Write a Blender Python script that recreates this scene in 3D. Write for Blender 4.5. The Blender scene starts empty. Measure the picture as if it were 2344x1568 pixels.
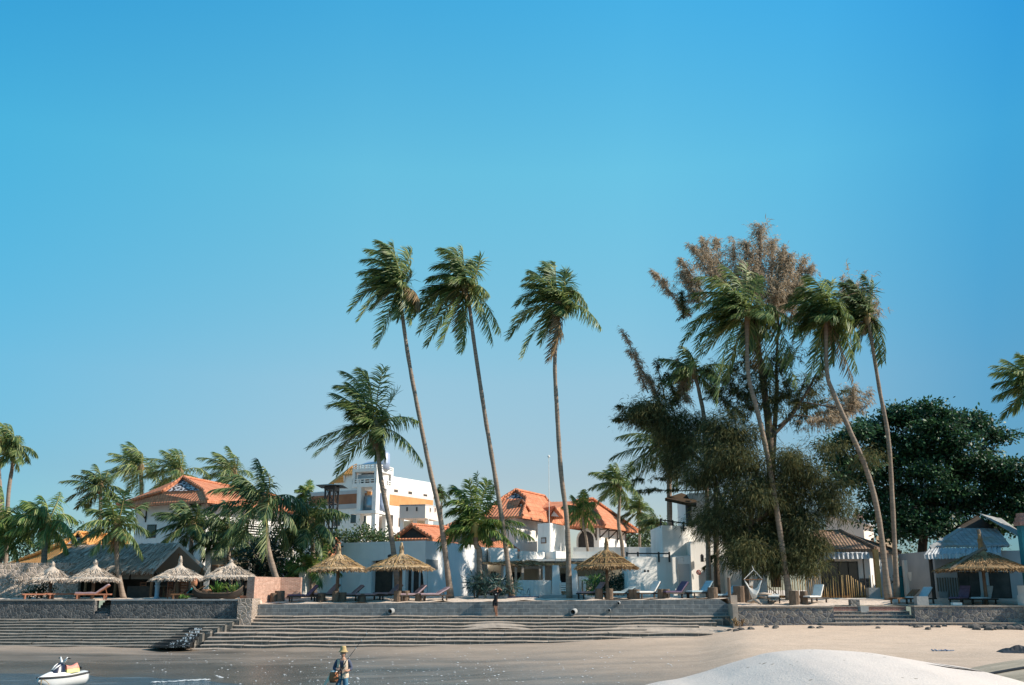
import bpy, math, random
import numpy as np
from mathutils import Vector, Matrix

random.seed(7)
rng = np.random.default_rng(7)
SC = bpy.context.scene
COL = SC.collection
R = math.radians

# ---------------------------------------------------------------- camera
F = 2279.0                      # focal length in units of a 2344 px wide picture (35 mm lens)
PITCH = math.atan(566.0 / F)
CP, SP = math.cos(PITCH), math.sin(PITCH)
CZ = 3.4                        # eye height above the water


def P(px, py, Y):
    xc = (px - 1172.0) / F
    yc = (784.0 - py) / F
    k = Y / (CP - yc * SP)
    return Vector((xc * k, Y, CZ + (SP + yc * CP) * k))


def Z(py, Y):
    return P(1172, py, Y).z


def X(px, Y, py=1350):
    return P(px, py, Y).x


def crop(ox, oy, s):
    return lambda x, y: ((ox + x / s) / 1.5517, (oy + y / s) / 1.5517)


cam = bpy.data.cameras.new('camera')
cam.sensor_fit = 'HORIZONTAL'
cam.sensor_width = 36.0
cam.lens = 36.0 * F / 2344.0
cam.clip_start = 0.1
cam.clip_end = 3000
camo = bpy.data.objects.new('camera', cam)
COL.objects.link(camo)
camo.location = (0, 0, CZ)
camo.rotation_euler = (math.pi / 2 + PITCH, 0, 0)
SC.camera = camo

# ---------------------------------------------------------------- light
SUN_EL, SUN_AZ = R(36), R(9)       # azimuth: from +X towards the camera (-Y)
sd = Vector((math.cos(SUN_EL) * math.cos(SUN_AZ), -math.cos(SUN_EL) * math.sin(SUN_AZ), math.sin(SUN_EL)))
sun = bpy.data.lights.new('sun', 'SUN')
sun.energy = 4.9
sun.angle = R(0.5)
sun.color = (1.0, 0.90, 0.77)
suno = bpy.data.objects.new('sun', sun)
COL.objects.link(suno)
suno.rotation_euler = (-sd).to_track_quat('-Z', 'Y').to_euler()
suno.location = sd * 200

world = bpy.data.worlds.new('World')
SC.world = world
world.use_nodes = True
wt = world.node_tree
wt.nodes.clear()
sky = wt.nodes.new('ShaderNodeTexSky')
sky.sky_type = 'NISHITA'
sky.sun_disc = False
sky.sun_elevation = SUN_EL
sky.sun_rotation = math.pi / 2 + SUN_AZ
sky.altitude = 0
sky.air_density = 1.0
sky.dust_density = 0.15
sky.ozone_density = 2.2
hsv = wt.nodes.new('ShaderNodeHueSaturation')
hsv.inputs['Saturation'].default_value = 1.22
hsv.inputs['Hue'].default_value = 0.485
hsv.inputs['Value'].default_value = 1.0
bg = wt.nodes.new('ShaderNodeBackground')
bg.inputs['Strength'].default_value = 0.12
wo = wt.nodes.new('ShaderNodeOutputWorld')
wt.links.new(sky.outputs[0], hsv.inputs['Color'])
# grade of the clear sky with height and compass direction
wtc = wt.nodes.new('ShaderNodeTexCoord')
wsx = wt.nodes.new('ShaderNodeSeparateXYZ')
wt.links.new(wtc.outputs['Generated'], wsx.inputs[0])


def wramp(sock, scale, add, stops):
    ma = wt.nodes.new('ShaderNodeMath')
    ma.operation = 'MULTIPLY_ADD'
    ma.inputs[1].default_value = scale
    ma.inputs[2].default_value = add
    wt.links.new(sock, ma.inputs[0])
    r = wt.nodes.new('ShaderNodeValToRGB')
    e = r.color_ramp.elements
    while len(e) < len(stops):
        e.new(.5)
    for q, (pp, cc) in zip(e, stops):
        q.position = pp
        q.color = (cc[0] / 3, cc[1] / 3, cc[2] / 3, 1)
    wt.links.new(ma.outputs[0], r.inputs[0])
    return r.outputs[0]


def wmul(a, b):
    m = wt.nodes.new('ShaderNodeVectorMath')
    m.operation = 'MULTIPLY'
    wt.links.new(a, m.inputs[0])
    wt.links.new(b, m.inputs[1])
    m2 = wt.nodes.new('ShaderNodeVectorMath')
    m2.operation = 'SCALE'
    m2.inputs['Scale'].default_value = 3.0
    wt.links.new(m.outputs[0], m2.inputs[0])
    return m2.outputs[0]


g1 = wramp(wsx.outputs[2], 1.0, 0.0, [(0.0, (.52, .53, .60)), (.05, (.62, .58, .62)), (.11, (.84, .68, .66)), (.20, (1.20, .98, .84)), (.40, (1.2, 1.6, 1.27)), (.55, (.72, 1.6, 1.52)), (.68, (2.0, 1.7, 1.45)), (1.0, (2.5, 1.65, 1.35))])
g2 = wramp(wsx.outputs[0], 1.0, 0.5, [(0.02, (.45, .8, .92)), (.36, (1, 1, 1)), (.62, (1, 1, 1)), (.78, (.72, .86, .93)), (.93, (.33, .60, .77)), (1.0, (.3, .55, .7))])
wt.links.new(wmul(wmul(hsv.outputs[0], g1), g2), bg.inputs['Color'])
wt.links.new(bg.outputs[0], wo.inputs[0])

SC.view_settings.view_transform = 'Standard'
SC.view_settings.look = 'None'
SC.view_settings.exposure = 0.50
SC.view_settings.gamma = 1.0
SC.render.engine = 'CYCLES'
SC.cycles.max_bounces = 6
SC.cycles.diffuse_bounces = 3
SC.cycles.glossy_bounces = 3
SC.cycles.transmission_bounces = 4
SC.cycles.caustics_reflective = False
SC.cycles.caustics_refractive = False

# ---------------------------------------------------------------- mesh building


def link_mesh(name, me, mats, parent=None, smooth=False):
    for m in (mats if isinstance(mats, (list, tuple)) else [mats]):
        me.materials.append(m)
    if smooth:
        me.polygons.foreach_set('use_smooth', np.ones(len(me.polygons), dtype=bool))
    o = bpy.data.objects.new(name, me)
    COL.objects.link(o)
    if parent is not None:
        o.parent = parent
    return o


def root_loc(parent):
    loc = Vector((0, 0, 0))
    p = parent
    while p is not None:
        loc = loc + p.location
        p = p.parent
    return loc


class MB:
    def __init__(s):
        s.v, s.f, s.m = [], [], []

    def add(s, vs, fs, mi=0):
        b = len(s.v)
        s.v.extend([tuple(v) for v in vs])
        s.f.extend([tuple(b + i for i in f) for f in fs])
        s.m.extend([mi] * len(fs))
        return s

    def poly(s, pts, mi=0):
        return s.add(pts, [tuple(range(len(pts)))], mi)

    def prism(s, foot, z0, z1, mi=0, top_mi=None):
        """vertical prism over a footprint; z0 and z1 may be lists"""
        n = len(foot)
        a = [z0] * n if not isinstance(z0, (list, tuple)) else z0
        b = [z1] * n if not isinstance(z1, (list, tuple)) else z1
        vs = [(foot[i][0], foot[i][1], a[i]) for i in range(n)] + [(foot[i][0], foot[i][1], b[i]) for i in range(n)]
        ar = sum(foot[i][0] * foot[(i + 1) % n][1] - foot[(i + 1) % n][0] * foot[i][1] for i in range(n))
        idx = list(range(n)) if ar > 0 else list(range(n))[::-1]
        fs = [(idx[i], idx[(i + 1) % n], n + idx[(i + 1) % n], n + idx[i]) for i in range(n)]
        s.add(vs, fs, mi)
        s.add([vs[n + i] for i in idx], [tuple(range(n))], mi if top_mi is None else top_mi)
        s.add([vs[i] for i in idx[::-1]], [tuple(range(n))], mi)
        return s

    def box(s, x0, x1, y0, y1, z0, z1, mi=0):
        return s.prism([(x0, y0), (x1, y0), (x1, y1), (x0, y1)], z0, z1, mi)

    def obox(s, c, size, rot=None, mi=0):
        """oriented box: centre, full size, Matrix 3x3 or z angle"""
        M = rot if isinstance(rot, Matrix) else Matrix.Rotation(rot or 0, 3, 'Z')
        hx, hy, hz = size[0] / 2, size[1] / 2, size[2] / 2
        c = Vector(c)
        vs = [c + M @ Vector((sx * hx, sy * hy, sz * hz)) for sz in (-1, 1) for sx, sy in ((-1, -1), (1, -1), (1, 1), (-1, 1))]
        fs = [(3, 2, 1, 0), (4, 5, 6, 7), (0, 1, 5, 4), (1, 2, 6, 5), (2, 3, 7, 6), (3, 0, 4, 7)]
        return s.add(vs, fs, mi)

    def bar(s, a, b, w, h=None, mi=0):
        a, b = Vector(a), Vector(b)
        d = b - a
        M = d.to_track_quat('X', 'Z').to_matrix()
        return s.obox((a + b) / 2, (d.length, w, h or w), M, mi)

    def tube(s, pts, rad, n=8, mi=0, cap=True):
        pts = [Vector(p) for p in pts]
        if not isinstance(rad, (list, tuple)):
            rad = [rad] * len(pts)
        vs, fs = [], []
        ref = Vector((0.3, -1, 0.12)).normalized()
        for i, p in enumerate(pts):
            d = (pts[min(i + 1, len(pts) - 1)] - pts[max(i - 1, 0)]).normalized()
            u = d.cross(ref)
            if u.length < 1e-3:
                u = d.cross(Vector((1, 0, 0)))
            u.normalize()
            w = d.cross(u)
            for k in range(n):
                a = 2 * math.pi * k / n
                vs.append(p + (u * math.cos(a) + w * math.sin(a)) * rad[i])
        for i in range(len(pts) - 1):
            for k in range(n):
                k2 = (k + 1) % n
                fs.append((i * n + k, i * n + k2, (i + 1) * n + k2, (i + 1) * n + k))
        if cap:
            fs.append(tuple(range(n))[::-1])
            fs.append(tuple((len(pts) - 1) * n + k for k in range(n)))
        return s.add(vs, fs, mi)

    def lathe(s, prof, c=(0, 0, 0), n=24, mi=0, jit=0.0):
        vs, fs = [], []
        for i, (r, z) in enumerate(prof):
            for k in range(n):
                a = 2 * math.pi * k / n
                rr = r * (1 + jit * math.sin(k * 2.3 + i) * .5 + jit * math.sin(k * 5.1 + 2 * i) * .5)
                vs.append((c[0] + rr * math.cos(a), c[1] + rr * math.sin(a), c[2] + z))
        for i in range(len(prof) - 1):
            for k in range(n):
                k2 = (k + 1) % n
                fs.append((i * n + k, i * n + k2, (i + 1) * n + k2, (i + 1) * n + k))
        return s.add(vs, fs, mi)

    def arrays(s, V, Q, mi=0):
        b = len(s.v)
        s.v.extend(map(tuple, V.tolist()))
        s.f.extend([tuple(b + i for i in q) for q in Q.tolist()])
        s.m.extend([mi] * len(Q))
        return s

    def build(s, name, mats, parent=None, smooth=False, uv=True, label=None):
        me = bpy.data.meshes.new(name)
        off = root_loc(parent)
        V = np.array(s.v, dtype=float).reshape(-1, 3)
        Vl = V - np.array(off)
        me.from_pydata(Vl.tolist(), [], s.f)
        me.polygons.foreach_set('material_index', np.array(s.m, dtype=np.int32))
        if uv and len(s.f) < 60000:
            lay = me.uv_layers.new(name='UVMap')
            uvs = np.zeros((len(me.loops), 2))
            k = 0
            for f in s.f:
                p = V[list(f)]
                nrm = np.zeros(3)
                for i in range(len(f)):
                    a, b = p[i], p[(i + 1) % len(f)]
                    nrm += np.cross(a, b)
                L = np.linalg.norm(nrm)
                nrm = nrm / L if L > 1e-12 else np.array([0, 0, 1.0])
                if abs(nrm[2]) > 0.97:
                    e1, e2 = np.array([1., 0, 0]), np.array([0, 1., 0])
                else:
                    e1 = np.array([-nrm[1], nrm[0], 0])
                    e1 /= np.linalg.norm(e1)
                    e2 = np.cross(nrm, e1)
                uvs[k:k + len(f), 0] = p @ e1
                uvs[k:k + len(f), 1] = p @ e2
                k += len(f)
            lay.data.foreach_set('uv', uvs.ravel())
        o = link_mesh(name, me, mats, parent, smooth)
        if label:
            o['label'] = label
        return o


def thing(name, label, cat, loc=(0, 0, 0), group=None):
    o = bpy.data.objects.new(name, None)
    o.empty_display_size = 0.3
    COL.objects.link(o)
    o.location = loc
    o['label'] = label
    o['category'] = cat
    if group:
        o['group'] = group
    return o


def tag(o, label, cat, group=None, kind=None):
    o['label'] = label
    o['category'] = cat
    if group:
        o['group'] = group
    if kind:
        o['kind'] = kind
    return o


def structure(o):
    o['kind'] = 'structure'
    return o


def dup(root, loc, rz=None, label=None):
    r = root.copy()
    COL.objects.link(r)
    r.location = loc
    if rz is not None:
        r.rotation_euler = (0, 0, rz)
    if label:
        r['label'] = label
    for ch in list(root.children):
        c = ch.copy()
        COL.objects.link(c)
        c.parent = r
        for g in list(ch.children):
            d = g.copy()
            COL.objects.link(d)
            d.parent = c
    return r


# ---------------------------------------------------------------- materials


class NT:
    def __init__(s, name):
        s.mat = bpy.data.materials.new(name)
        s.mat.use_nodes = True
        s.t = s.mat.node_tree
        s.t.nodes.clear()
        s.out = s.n('ShaderNodeOutputMaterial')
        s.b = s.n('ShaderNodeBsdfPrincipled')
        s.l(s.b.outputs[0], s.out.inputs[0])

    def n(s, typ, **kw):
        nd = s.t.nodes.new(typ)
        for k, v in kw.items():
            setattr(nd, k, v)
        return nd

    def l(s, a, b):
        s.t.links.new(a, b)

    def coord(s, which='Object', scale=(1, 1, 1), rot=(0, 0, 0)):
        tc = s.n('ShaderNodeTexCoord')
        mp = s.n('ShaderNodeMapping')
        mp.inputs['Scale'].default_value = scale
        mp.inputs['Rotation'].default_value = rot
        s.l(tc.outputs[which], mp.inputs[0])
        return mp.outputs[0]

    def noise(s, vec, scale, detail=5, rough=.6, dist=0):
        n = s.n('ShaderNodeTexNoise')
        n.inputs['Scale'].default_value = scale
        n.inputs['Detail'].default_value = detail
        n.inputs['Roughness'].default_value = rough
        n.inputs['Distortion'].default_value = dist
        s.l(vec, n.inputs['Vector'])
        return n.outputs['Fac']

    def ramp(s, fac, stops):
        r = s.n('ShaderNodeValToRGB')
        els = r.color_ramp.elements
        while len(els) < len(stops):
            els.new(0.5)
        for e, (p, c) in zip(els, stops):
            e.position = p
            e.color = (c[0], c[1], c[2], 1) if not isinstance(c, (int, float)) else (c, c, c, 1)
        s.l(fac, r.inputs[0])
        return r.outputs[0]

    def mix(s, fac, a, b, mode='MIX'):
        m = s.n('ShaderNodeMix', data_type='RGBA', blend_type=mode)
        for sock, v in ((0, fac), (6, a), (7, b)):
            if isinstance(v, (int, float)):
                m.inputs[sock].default_value = v if sock == 0 else (v, v, v, 1)
            elif isinstance(v, tuple):
                m.inputs[sock].default_value = (v[0], v[1], v[2], 1)
            else:
                s.l(v, m.inputs[sock])
        return m.outputs[2]

    def math(s, op, a, b=0.0):
        m = s.n('ShaderNodeMath', operation=op)
        for i, v in enumerate((a, b)):
            if isinstance(v, (int, float)):
                m.inputs[i].default_value = v
            else:
                s.l(v, m.inputs[i])
        return m.outputs[0]

    def bump(s, h, strength=.5, dist=.05):
        b = s.n('ShaderNodeBump')
        b.inputs['Strength'].default_value = strength
        b.inputs['Distance'].default_value = dist
        s.l(h, b.inputs['Height'])
        s.l(b.outputs[0], s.b.inputs['Normal'])

    def set(s, color=None, rough=.8, spec=.3, metal=0):
        if color is not None:
            if isinstance(color, tuple):
                s.b.inputs['Base Color'].default_value = (color[0], color[1], color[2], 1)
            else:
                s.l(color, s.b.inputs['Base Color'])
        if isinstance(rough, (int, float)):
            s.b.inputs['Roughness'].default_value = rough
        else:
            s.l(rough, s.b.inputs['Roughness'])
        s.b.inputs['Specular IOR Level'].default_value = spec
        s.b.inputs['Metallic'].default_value = metal
        return s


def mk(name, c1, c2=None, scale=4, rough=.8, spec=.3, bump=0, bscale=None, coord='Object', stretch=(1, 1, 1), detail=6, lo=.35, hi=.65, metal=0, bdist=.04):
    t = NT(name)
    v = t.coord(coord, stretch)
    if c2 is None:
        c2 = tuple(x * .78 for x in c1)
    f = t.noise(v, scale, detail)
    t.set(t.ramp(f, [(lo, c1), (hi, c2)]), rough, spec, metal)
    if bump:
        t.bump(t.noise(v, bscale or scale * 3, 6), bump, bdist)
    return t.mat


def mk_leaf(name, stops, rough=.5, spec=.35, trans=.25, tcol=None, big=None):
    t = NT(name)
    g = t.n('ShaderNodeNewGeometry')
    fac = g.outputs['Random Per Island']
    if big:
        v = t.coord('Object')
        nz = t.noise(v, big, 3)
        fac = t.math('ADD', t.math('MULTIPLY', fac, .55), t.math('MULTIPLY', t.math('SUBTRACT', nz, .28), 1.0))
    c = t.ramp(fac, stops)
    t.set(c, rough, spec)
    tr = t.n('ShaderNodeBsdfTranslucent')
    t.l(t.mix(.5, c, tcol or stops[-1][1]), tr.inputs[0])
    ms = t.n('ShaderNodeMixShader')
    ms.inputs[0].default_value = trans
    t.l(t.b.outputs[0], ms.inputs[1])
    t.l(tr.outputs[0], ms.inputs[2])
    t.l(ms.outputs[0], t.out.inputs[0])
    return t.mat


def mk_blocks(name, c1, c2, mortar, bw, bh, msize=.012, rough=.9, bump=.6, noise=.35, offset=.5, sq=1.0):
    t = NT(name)
    v = t.coord('UV')
    wob = t.noise(v, 1.3, 2)
    sep = t.n('ShaderNodeVectorMath', operation='ADD')
    cb = t.n('ShaderNodeCombineXYZ')
    t.l(t.math('MULTIPLY', wob, .10), cb.inputs[0])
    t.l(t.math('MULTIPLY', t.noise(v, .35, 2), .12), cb.inputs[1])
    t.l(v, sep.inputs[0])
    t.l(cb.outputs[0], sep.inputs[1])
    b = t.n('ShaderNodeTexBrick', offset=offset)
    b.inputs['Color1'].default_value = (*c1, 1)
    b.inputs['Color2'].default_value = (*c2, 1)
    b.inputs['Mortar'].default_value = (*mortar, 1)
    b.inputs['Scale'].default_value = 1
    b.inputs['Mortar Size'].default_value = msize
    b.inputs['Mortar Smooth'].default_value = .3
    b.inputs['Bias'].default_value = 0
    b.inputs['Brick Width'].default_value = bw
    b.inputs['Row Height'].default_value = bh
    t.l(sep.outputs[0], b.inputs['Vector'])
    nz = t.noise(v, 3.5, 6)
    col = t.mix(1.0, b.outputs['Color'], t.ramp(nz, [(.3, 1 - noise), (.7, 1 + noise * .6)]), 'MULTIPLY')
    t.set(col, rough, .2)
    h = t.math('ADD', t.math('MULTIPLY', b.outputs['Fac'], -1.0), t.math('MULTIPLY', t.noise(v, 9, 5), .6))
    t.bump(h, bump, .03)
    return t.mat


def mk_rubble(name, stones, mortar, scale, width=.06, rough=.9):
    t = NT(name)
    v = t.coord('UV')
    d = t.n('ShaderNodeVectorMath', operation='ADD')
    nz = t.n('ShaderNodeTexNoise')
    nz.inputs['Scale'].default_value = 2.2
    t.l(v, nz.inputs['Vector'])
    sc = t.n('ShaderNodeVectorMath', operation='SCALE')
    sc.inputs['Scale'].default_value = .22
    t.l(nz.outputs['Color'], sc.inputs[0])
    t.l(v, d.inputs[0])
    t.l(sc.outputs[0], d.inputs[1])
    vo = t.n('ShaderNodeTexVoronoi', voronoi_dimensions='2D', feature='DISTANCE_TO_EDGE')
    vo.inputs['Scale'].default_value = scale
    t.l(d.outputs[0], vo.inputs['Vector'])
    vc = t.n('ShaderNodeTexVoronoi', voronoi_dimensions='2D', feature='F1')
    vc.inputs['Scale'].default_value = scale
    t.l(d.outputs[0], vc.inputs['Vector'])
    sx = t.n('ShaderNodeSeparateColor')
    t.l(vc.outputs['Color'], sx.inputs[0])
    st = t.ramp(sx.outputs[0], [(i / max(1, len(stones) - 1), c) for i, c in enumerate(stones)])
    st = t.mix(1.0, st, t.ramp(t.noise(v, 6, 6), [(.3, .6), (.7, 1.3)]), 'MULTIPLY')
    m = t.ramp(vo.outputs['Distance'], [(width * .5, 0.0), (width * 1.4, 1.0)])
    t.set(t.mix(m, mortar, st), rough, .2)
    h = t.math('ADD', t.math('MINIMUM', t.math('MULTIPLY', vo.outputs['Distance'], 3.0), .5), t.math('MULTIPLY', t.noise(v, 8, 5), .3))
    t.bump(h, .8, .08)
    return t.mat


def mk_tiles(name, c1, c2, col_w=.26, row_h=.36, rough=.75, dirt=None, ribs=.35):
    t = NT(name)
    v = t.coord('UV')
    sx = t.n('ShaderNodeSeparateXYZ')
    t.l(v, sx.inputs[0])
    u, w = sx.outputs[0], sx.outputs[1]
    col = t.math('ABSOLUTE', t.math('SINE', t.math('MULTIPLY', u, math.pi / col_w)))
    row = t.math('FRACT', t.math('DIVIDE', w, row_h))
    nz = t.noise(v, 1.2, 6)
    cell = t.n('ShaderNodeTexWhiteNoise', noise_dimensions='2D')
    cb = t.n('ShaderNodeCombineXYZ')
    t.l(t.math('FLOOR', t.math('DIVIDE', u, col_w)), cb.inputs[0])
    t.l(t.math('FLOOR', t.math('DIVIDE', w, row_h)), cb.inputs[1])
    t.l(cb.outputs[0], cell.inputs['Vector'])
    f = t.math('ADD', t.math('MULTIPLY', nz, .6), t.math('MULTIPLY', cell.outputs['Value'], .4))
    c = t.ramp(f, [(.3, c1), (.7, c2)])
    gap = t.ramp(row, [(0.0, .55), (.14, 1.0)])
    c = t.mix(1.0, c, gap, 'MULTIPLY')
    c = t.mix(1.0, c, t.ramp(col, [(0.0, 1 - ribs), (.35, 1.0)]), 'MULTIPLY')
    if dirt:
        c = t.mix(t.ramp(t.noise(v, .5, 6), [(.5, 0.0), (.66, 1.0)]), c, dirt)
    t.set(c, rough, .25)
    t.bump(t.math('ADD', col, t.math('MULTIPLY', row, -.6)), .8, .06)
    return t.mat


M = {}


def mk_plaster(name, c1, c2, stain):
    t = NT(name)
    v = t.coord('UV')
    c = t.ramp(t.noise(v, .9, 6), [(.3, c1), (.7, c2)])
    drip = t.noise(t.coord('UV', (2.2, .22, 1)), 1.0, 5, .65)
    c = t.mix(t.math('MULTIPLY', t.ramp(drip, [(.54, 0.0), (.78, 1.0)]), .45), c, stain)
    t.set(c, .88, .2)
    t.bump(t.noise(v, 14, 6), .25, .03)
    return t.mat


M['white'] = mk_plaster('white_plaster', (.82, .79, .74), (.74, .71, .66), (.46, .42, .37))
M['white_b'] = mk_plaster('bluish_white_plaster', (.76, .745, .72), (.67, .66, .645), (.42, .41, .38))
M['cream'] = mk('cream_plaster', (.72, .62, .46), (.62, .53, .40), .8, .85, .2)
M['greywash'] = mk('grey_plaster', (.46, .46, .46), (.38, .38, .39), .6, .9, .2, .2, 12)
M['pink'] = mk('pale_pink_plaster', (.74, .62, .54), (.66, .55, .48), .6, .9, .2)
M['concrete'] = mk('concrete_grey', (.34, .34, .33), (.24, .25, .25), 1.2, .9, .2, .4, 10)
M['dark'] = mk('dark_timber', (.035, .028, .022), (.06, .045, .035), 3, .7, .3)
M['black'] = mk('black_metal', (.015, .016, .018), (.03, .03, .03), 4, .5, .4)
M['glass'] = mk('dark_glass', (.015, .02, .024), (.03, .035, .04), 2, .12, .5)
M['interior'] = mk('dim_interior', (.06, .055, .05), (.10, .09, .08), 1.5, .9, .1)
M['wood'] = mk('brown_wood', (.22, .11, .05), (.14, .07, .035), 6, .7, .3, .3, 20, stretch=(1, 1, 6))
M['bamboo'] = mk('bamboo_yellow', (.52, .34, .14), (.38, .24, .10), 5, .6, .3)
M['bamboo_d'] = mk('weathered_bamboo', (.20, .16, .12), (.12, .10, .08), 5, .8, .2, stretch=(8, 8, 1))
M['orange_wood'] = mk('orange_stained_wood', (.42, .18, .10), (.30, .12, .07), 5, .6, .3)
M['mauve'] = mk('mauve_cushion_fabric', (.40, .29, .31), (.33, .24, .26), 6, .9, .1)
M['purple'] = mk('purple_cushion_fabric', (.15, .11, .17), (.11, .08, .13), 6, .9, .1)
M['bluec'] = mk('pale_blue_cushion_fabric', (.42, .52, .56), (.34, .45, .50), 6, .9, .1)
M['whitec'] = mk('white_cushion_fabric', (.80, .77, .72), (.72, .69, .64), 6, .9, .1)
M['log'] = mk('log_bark', (.20, .14, .10), (.12, .085, .06), 8, .9, .2, .6, 20, stretch=(1, 1, .4))
M['rock'] = mk('beach_rock', (.16, .14, .125), (.09, .085, .08), 3, .9, .2, .6, 8)
M['teal'] = mk('teal_paint', (.03, .22, .26), (.025, .16, .20), 2, .7, .3)
M['tealcloth'] = mk('teal_cloth', (.03, .38, .40), (.02, .28, .30), 4, .9, .1)
M['red'] = mk('red_paint', (.50, .07, .05), (.40, .05, .04), 4, .6, .3)
M['bluepaint'] = mk('pale_blue_paint', (.24, .36, .44), (.18, .28, .36), 4, .7, .3)
M['poolblue'] = mk('pool_tile_blue', (.012, .02, .07), (.02, .03, .10), 8, .25, .5)
M['terracotta'] = mk('terracotta_pot', (.50, .22, .12), (.40, .17, .09), 4, .8, .2)
M['steel'] = mk('grey_steel', (.45, .46, .47), (.35, .36, .37), 3, .35, .5, metal=.7)
M['tankblue'] = mk('blue_tank', (.22, .28, .40), (.36, .41, .50), 1, .4, .4)
M['orangeband'] = mk('orange_brown_render', (.54, .285, .12), (.47, .235, .095), 1.2, .85, .2)
M['orangeband_shaded'] = mk('shaded_orange_render', (.31, .14, .075), (.26, .11, .06), 1.2, .85, .2)  # darker orange render, shade of the hotel's left face put into the colour
M['straw'] = mk_leaf('straw_thatch', [(0, (.24, .155, .085)), (.5, (.43, .30, .175)), (1, (.62, .47, .30))], .9, .1, .08)
M['straw_d'] = mk_leaf('brown_thatch', [(0, (.13, .08, .04)), (.5, (.26, .165, .085)), (1, (.42, .29, .16))], .9, .1, .05)
M['straw_g'] = mk_leaf('grey_thatch', [(0, (.30, .25, .205)), (.5, (.48, .405, .335)), (1, (.62, .53, .44))], .9, .1, .05)
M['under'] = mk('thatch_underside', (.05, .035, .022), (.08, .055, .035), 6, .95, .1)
M['tile_o'] = mk_tiles('orange_roof_tiles', (.50, .18, .09), (.64, .255, .135))
M['tile_y'] = mk_tiles('yellow_orange_roof_tiles', (.60, .27, .075), (.68, .33, .11), .3, .42)
M['tile_b'] = mk_tiles('brown_roof_tiles', (.20, .125, .085), (.30, .19, .125), .2, .32, dirt=(.11, .09, .07), ribs=.15)
M['tile_g'] = mk_tiles('grey_roof_tiles', (.27, .275, .28), (.38, .385, .39), .34, .5, dirt=(.28, .23, .18), ribs=.3)
M['corr'] = mk_tiles('corrugated_sheet', (.42, .43, .44), (.52, .53, .54), .22, 3.0, ribs=.4)
M['screen'] = mk('carved_gable_screen', (.55, .54, .55), (.025, .025, .03), 5, .8, .2, lo=.46, hi=.52, coord='UV')
M['rubble'] = mk_rubble('dark_rubble_stone', [(.075, .077, .08), (.125, .122, .12), (.18, .168, .158)], (.22, .205, .19), 5.2, .045)
M['rubble_l'] = mk_rubble('pale_rubble_stone', [(.20, .165, .125), (.30, .245, .20), (.40, .33, .28)], (.47, .385, .32), 4.2, .14)
M['rubble_r'] = mk_rubble('grey_rubble_stone', [(.10, .105, .12), (.18, .17, .165), (.27, .235, .20)], (.27, .245, .22), 4.0, .045)
M['blocks'] = mk_blocks('grey_concrete_blocks', (.15, .165, .17), (.21, .22, .22), (.38, .36, .33), .72, .22, .012)
M['stepstone'] = mk_blocks('dark_step_stone', (.115, .113, .102), (.17, .16, .142), (.33, .29, .25), .46, .60, .022, bump=.8)
M['stepsand'] = mk('sandy_tread', (.44, .36, .29), (.30, .255, .215), 2.5, .95, .1, .3, 20)
M['treadgrey'] = mk('mossy_tread', (.30, .265, .225), (.185, .172, .15), 2.5, .95, .1, .3, 20)
M['brick'] = mk_blocks('pink_brick', (.40, .21, .15), (.52, .31, .23), (.58, .45, .37), .24, .075, .010, noise=.25)
M['redbrick'] = mk_blocks('red_brick', (.32, .12, .09), (.40, .17, .13), (.5, .42, .36), .22, .07, .01, noise=.25)


def mk_trunk():
    t = NT('palm_bark')
    v = t.coord('Object')
    sx = t.n('ShaderNodeSeparateXYZ')
    t.l(v, sx.inputs[0])
    nz = t.noise(v, 1.5, 4)
    ring = t.math('FRACT', t.math('ADD', t.math('MULTIPLY', sx.outputs[2], 4.2), t.math('MULTIPLY', nz, 1.3)))
    c = t.ramp(t.noise(v, 2.2, 6), [(.3, (.33, .25, .19)), (.7, (.21, .165, .13))])
    c = t.mix(1.0, c, t.ramp(ring, [(0.0, .62), (.2, 1.05), (1, .95)]), 'MULTIPLY')
    t.set(c, .9, .2)
    t.bump(t.math('ADD', ring, t.noise(v, 12, 4)), .6, .03)
    return t.mat


M['trunk'] = mk_trunk()
M['bark'] = mk('tree_bark', (.17, .125, .095), (.09, .07, .055), 5, .95, .15, .8, 12, stretch=(1, 1, .3))
M['palm'] = mk_leaf('palm_leaflets', [(0, (.018, .050, .026)), (.35, (.062, .128, .038)), (.65, (.17, .235, .070)), (1, (.42, .44, .19))], .45, .4, .36, (.26, .32, .08))
M['palm_d'] = mk_leaf('dark_palm_leaflets', [(0, (.016, .042, .026)), (.4, (.045, .098, .036)), (.75, (.125, .18, .06)), (1, (.30, .32, .14))], .5, .3, .25, (.18, .23, .06))
M['palm_y'] = mk_leaf('yellow_green_palm_leaflets', [(0, (.026, .070, .028)), (.4, (.080, .165, .040)), (.75, (.20, .28, .065)), (1, (.42, .42, .15))], .5, .3, .3, (.32, .38, .08))
M['rachis'] = mk('palm_midrib', (.30, .25, .08), (.20, .18, .06), 3, .6, .3)
M['dead'] = mk_leaf('dry_palm_leaflets', [(0, (.14, .09, .05)), (1, (.34, .25, .14))], .9, .1, .1)
M['coconut'] = mk('green_coconut', (.24, .26, .06), (.30, .24, .07), 3, .5, .4)
M['needle'] = mk_leaf('casuarina_needles', [(0, (.018, .036, .022)), (.45, (.058, .078, .036)), (.8, (.135, .138, .06)), (1, (.24, .215, .10))], .8, .1, .3, (.26, .22, .08))
M['needle_b'] = mk_leaf('brown_casuarina_needles', [(0, (.20, .165, .115)), (.5, (.40, .32, .225)), (1, (.60, .48, .36))], .85, .1, .42, (.55, .43, .30))
M['almond'] = mk_leaf('sea_almond_leaves', [(0, (.008, .026, .015)), (.55, (.024, .068, .030)), (1, (.085, .19, .070))], .5, .35, .18, (.06, .15, .05))
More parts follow.
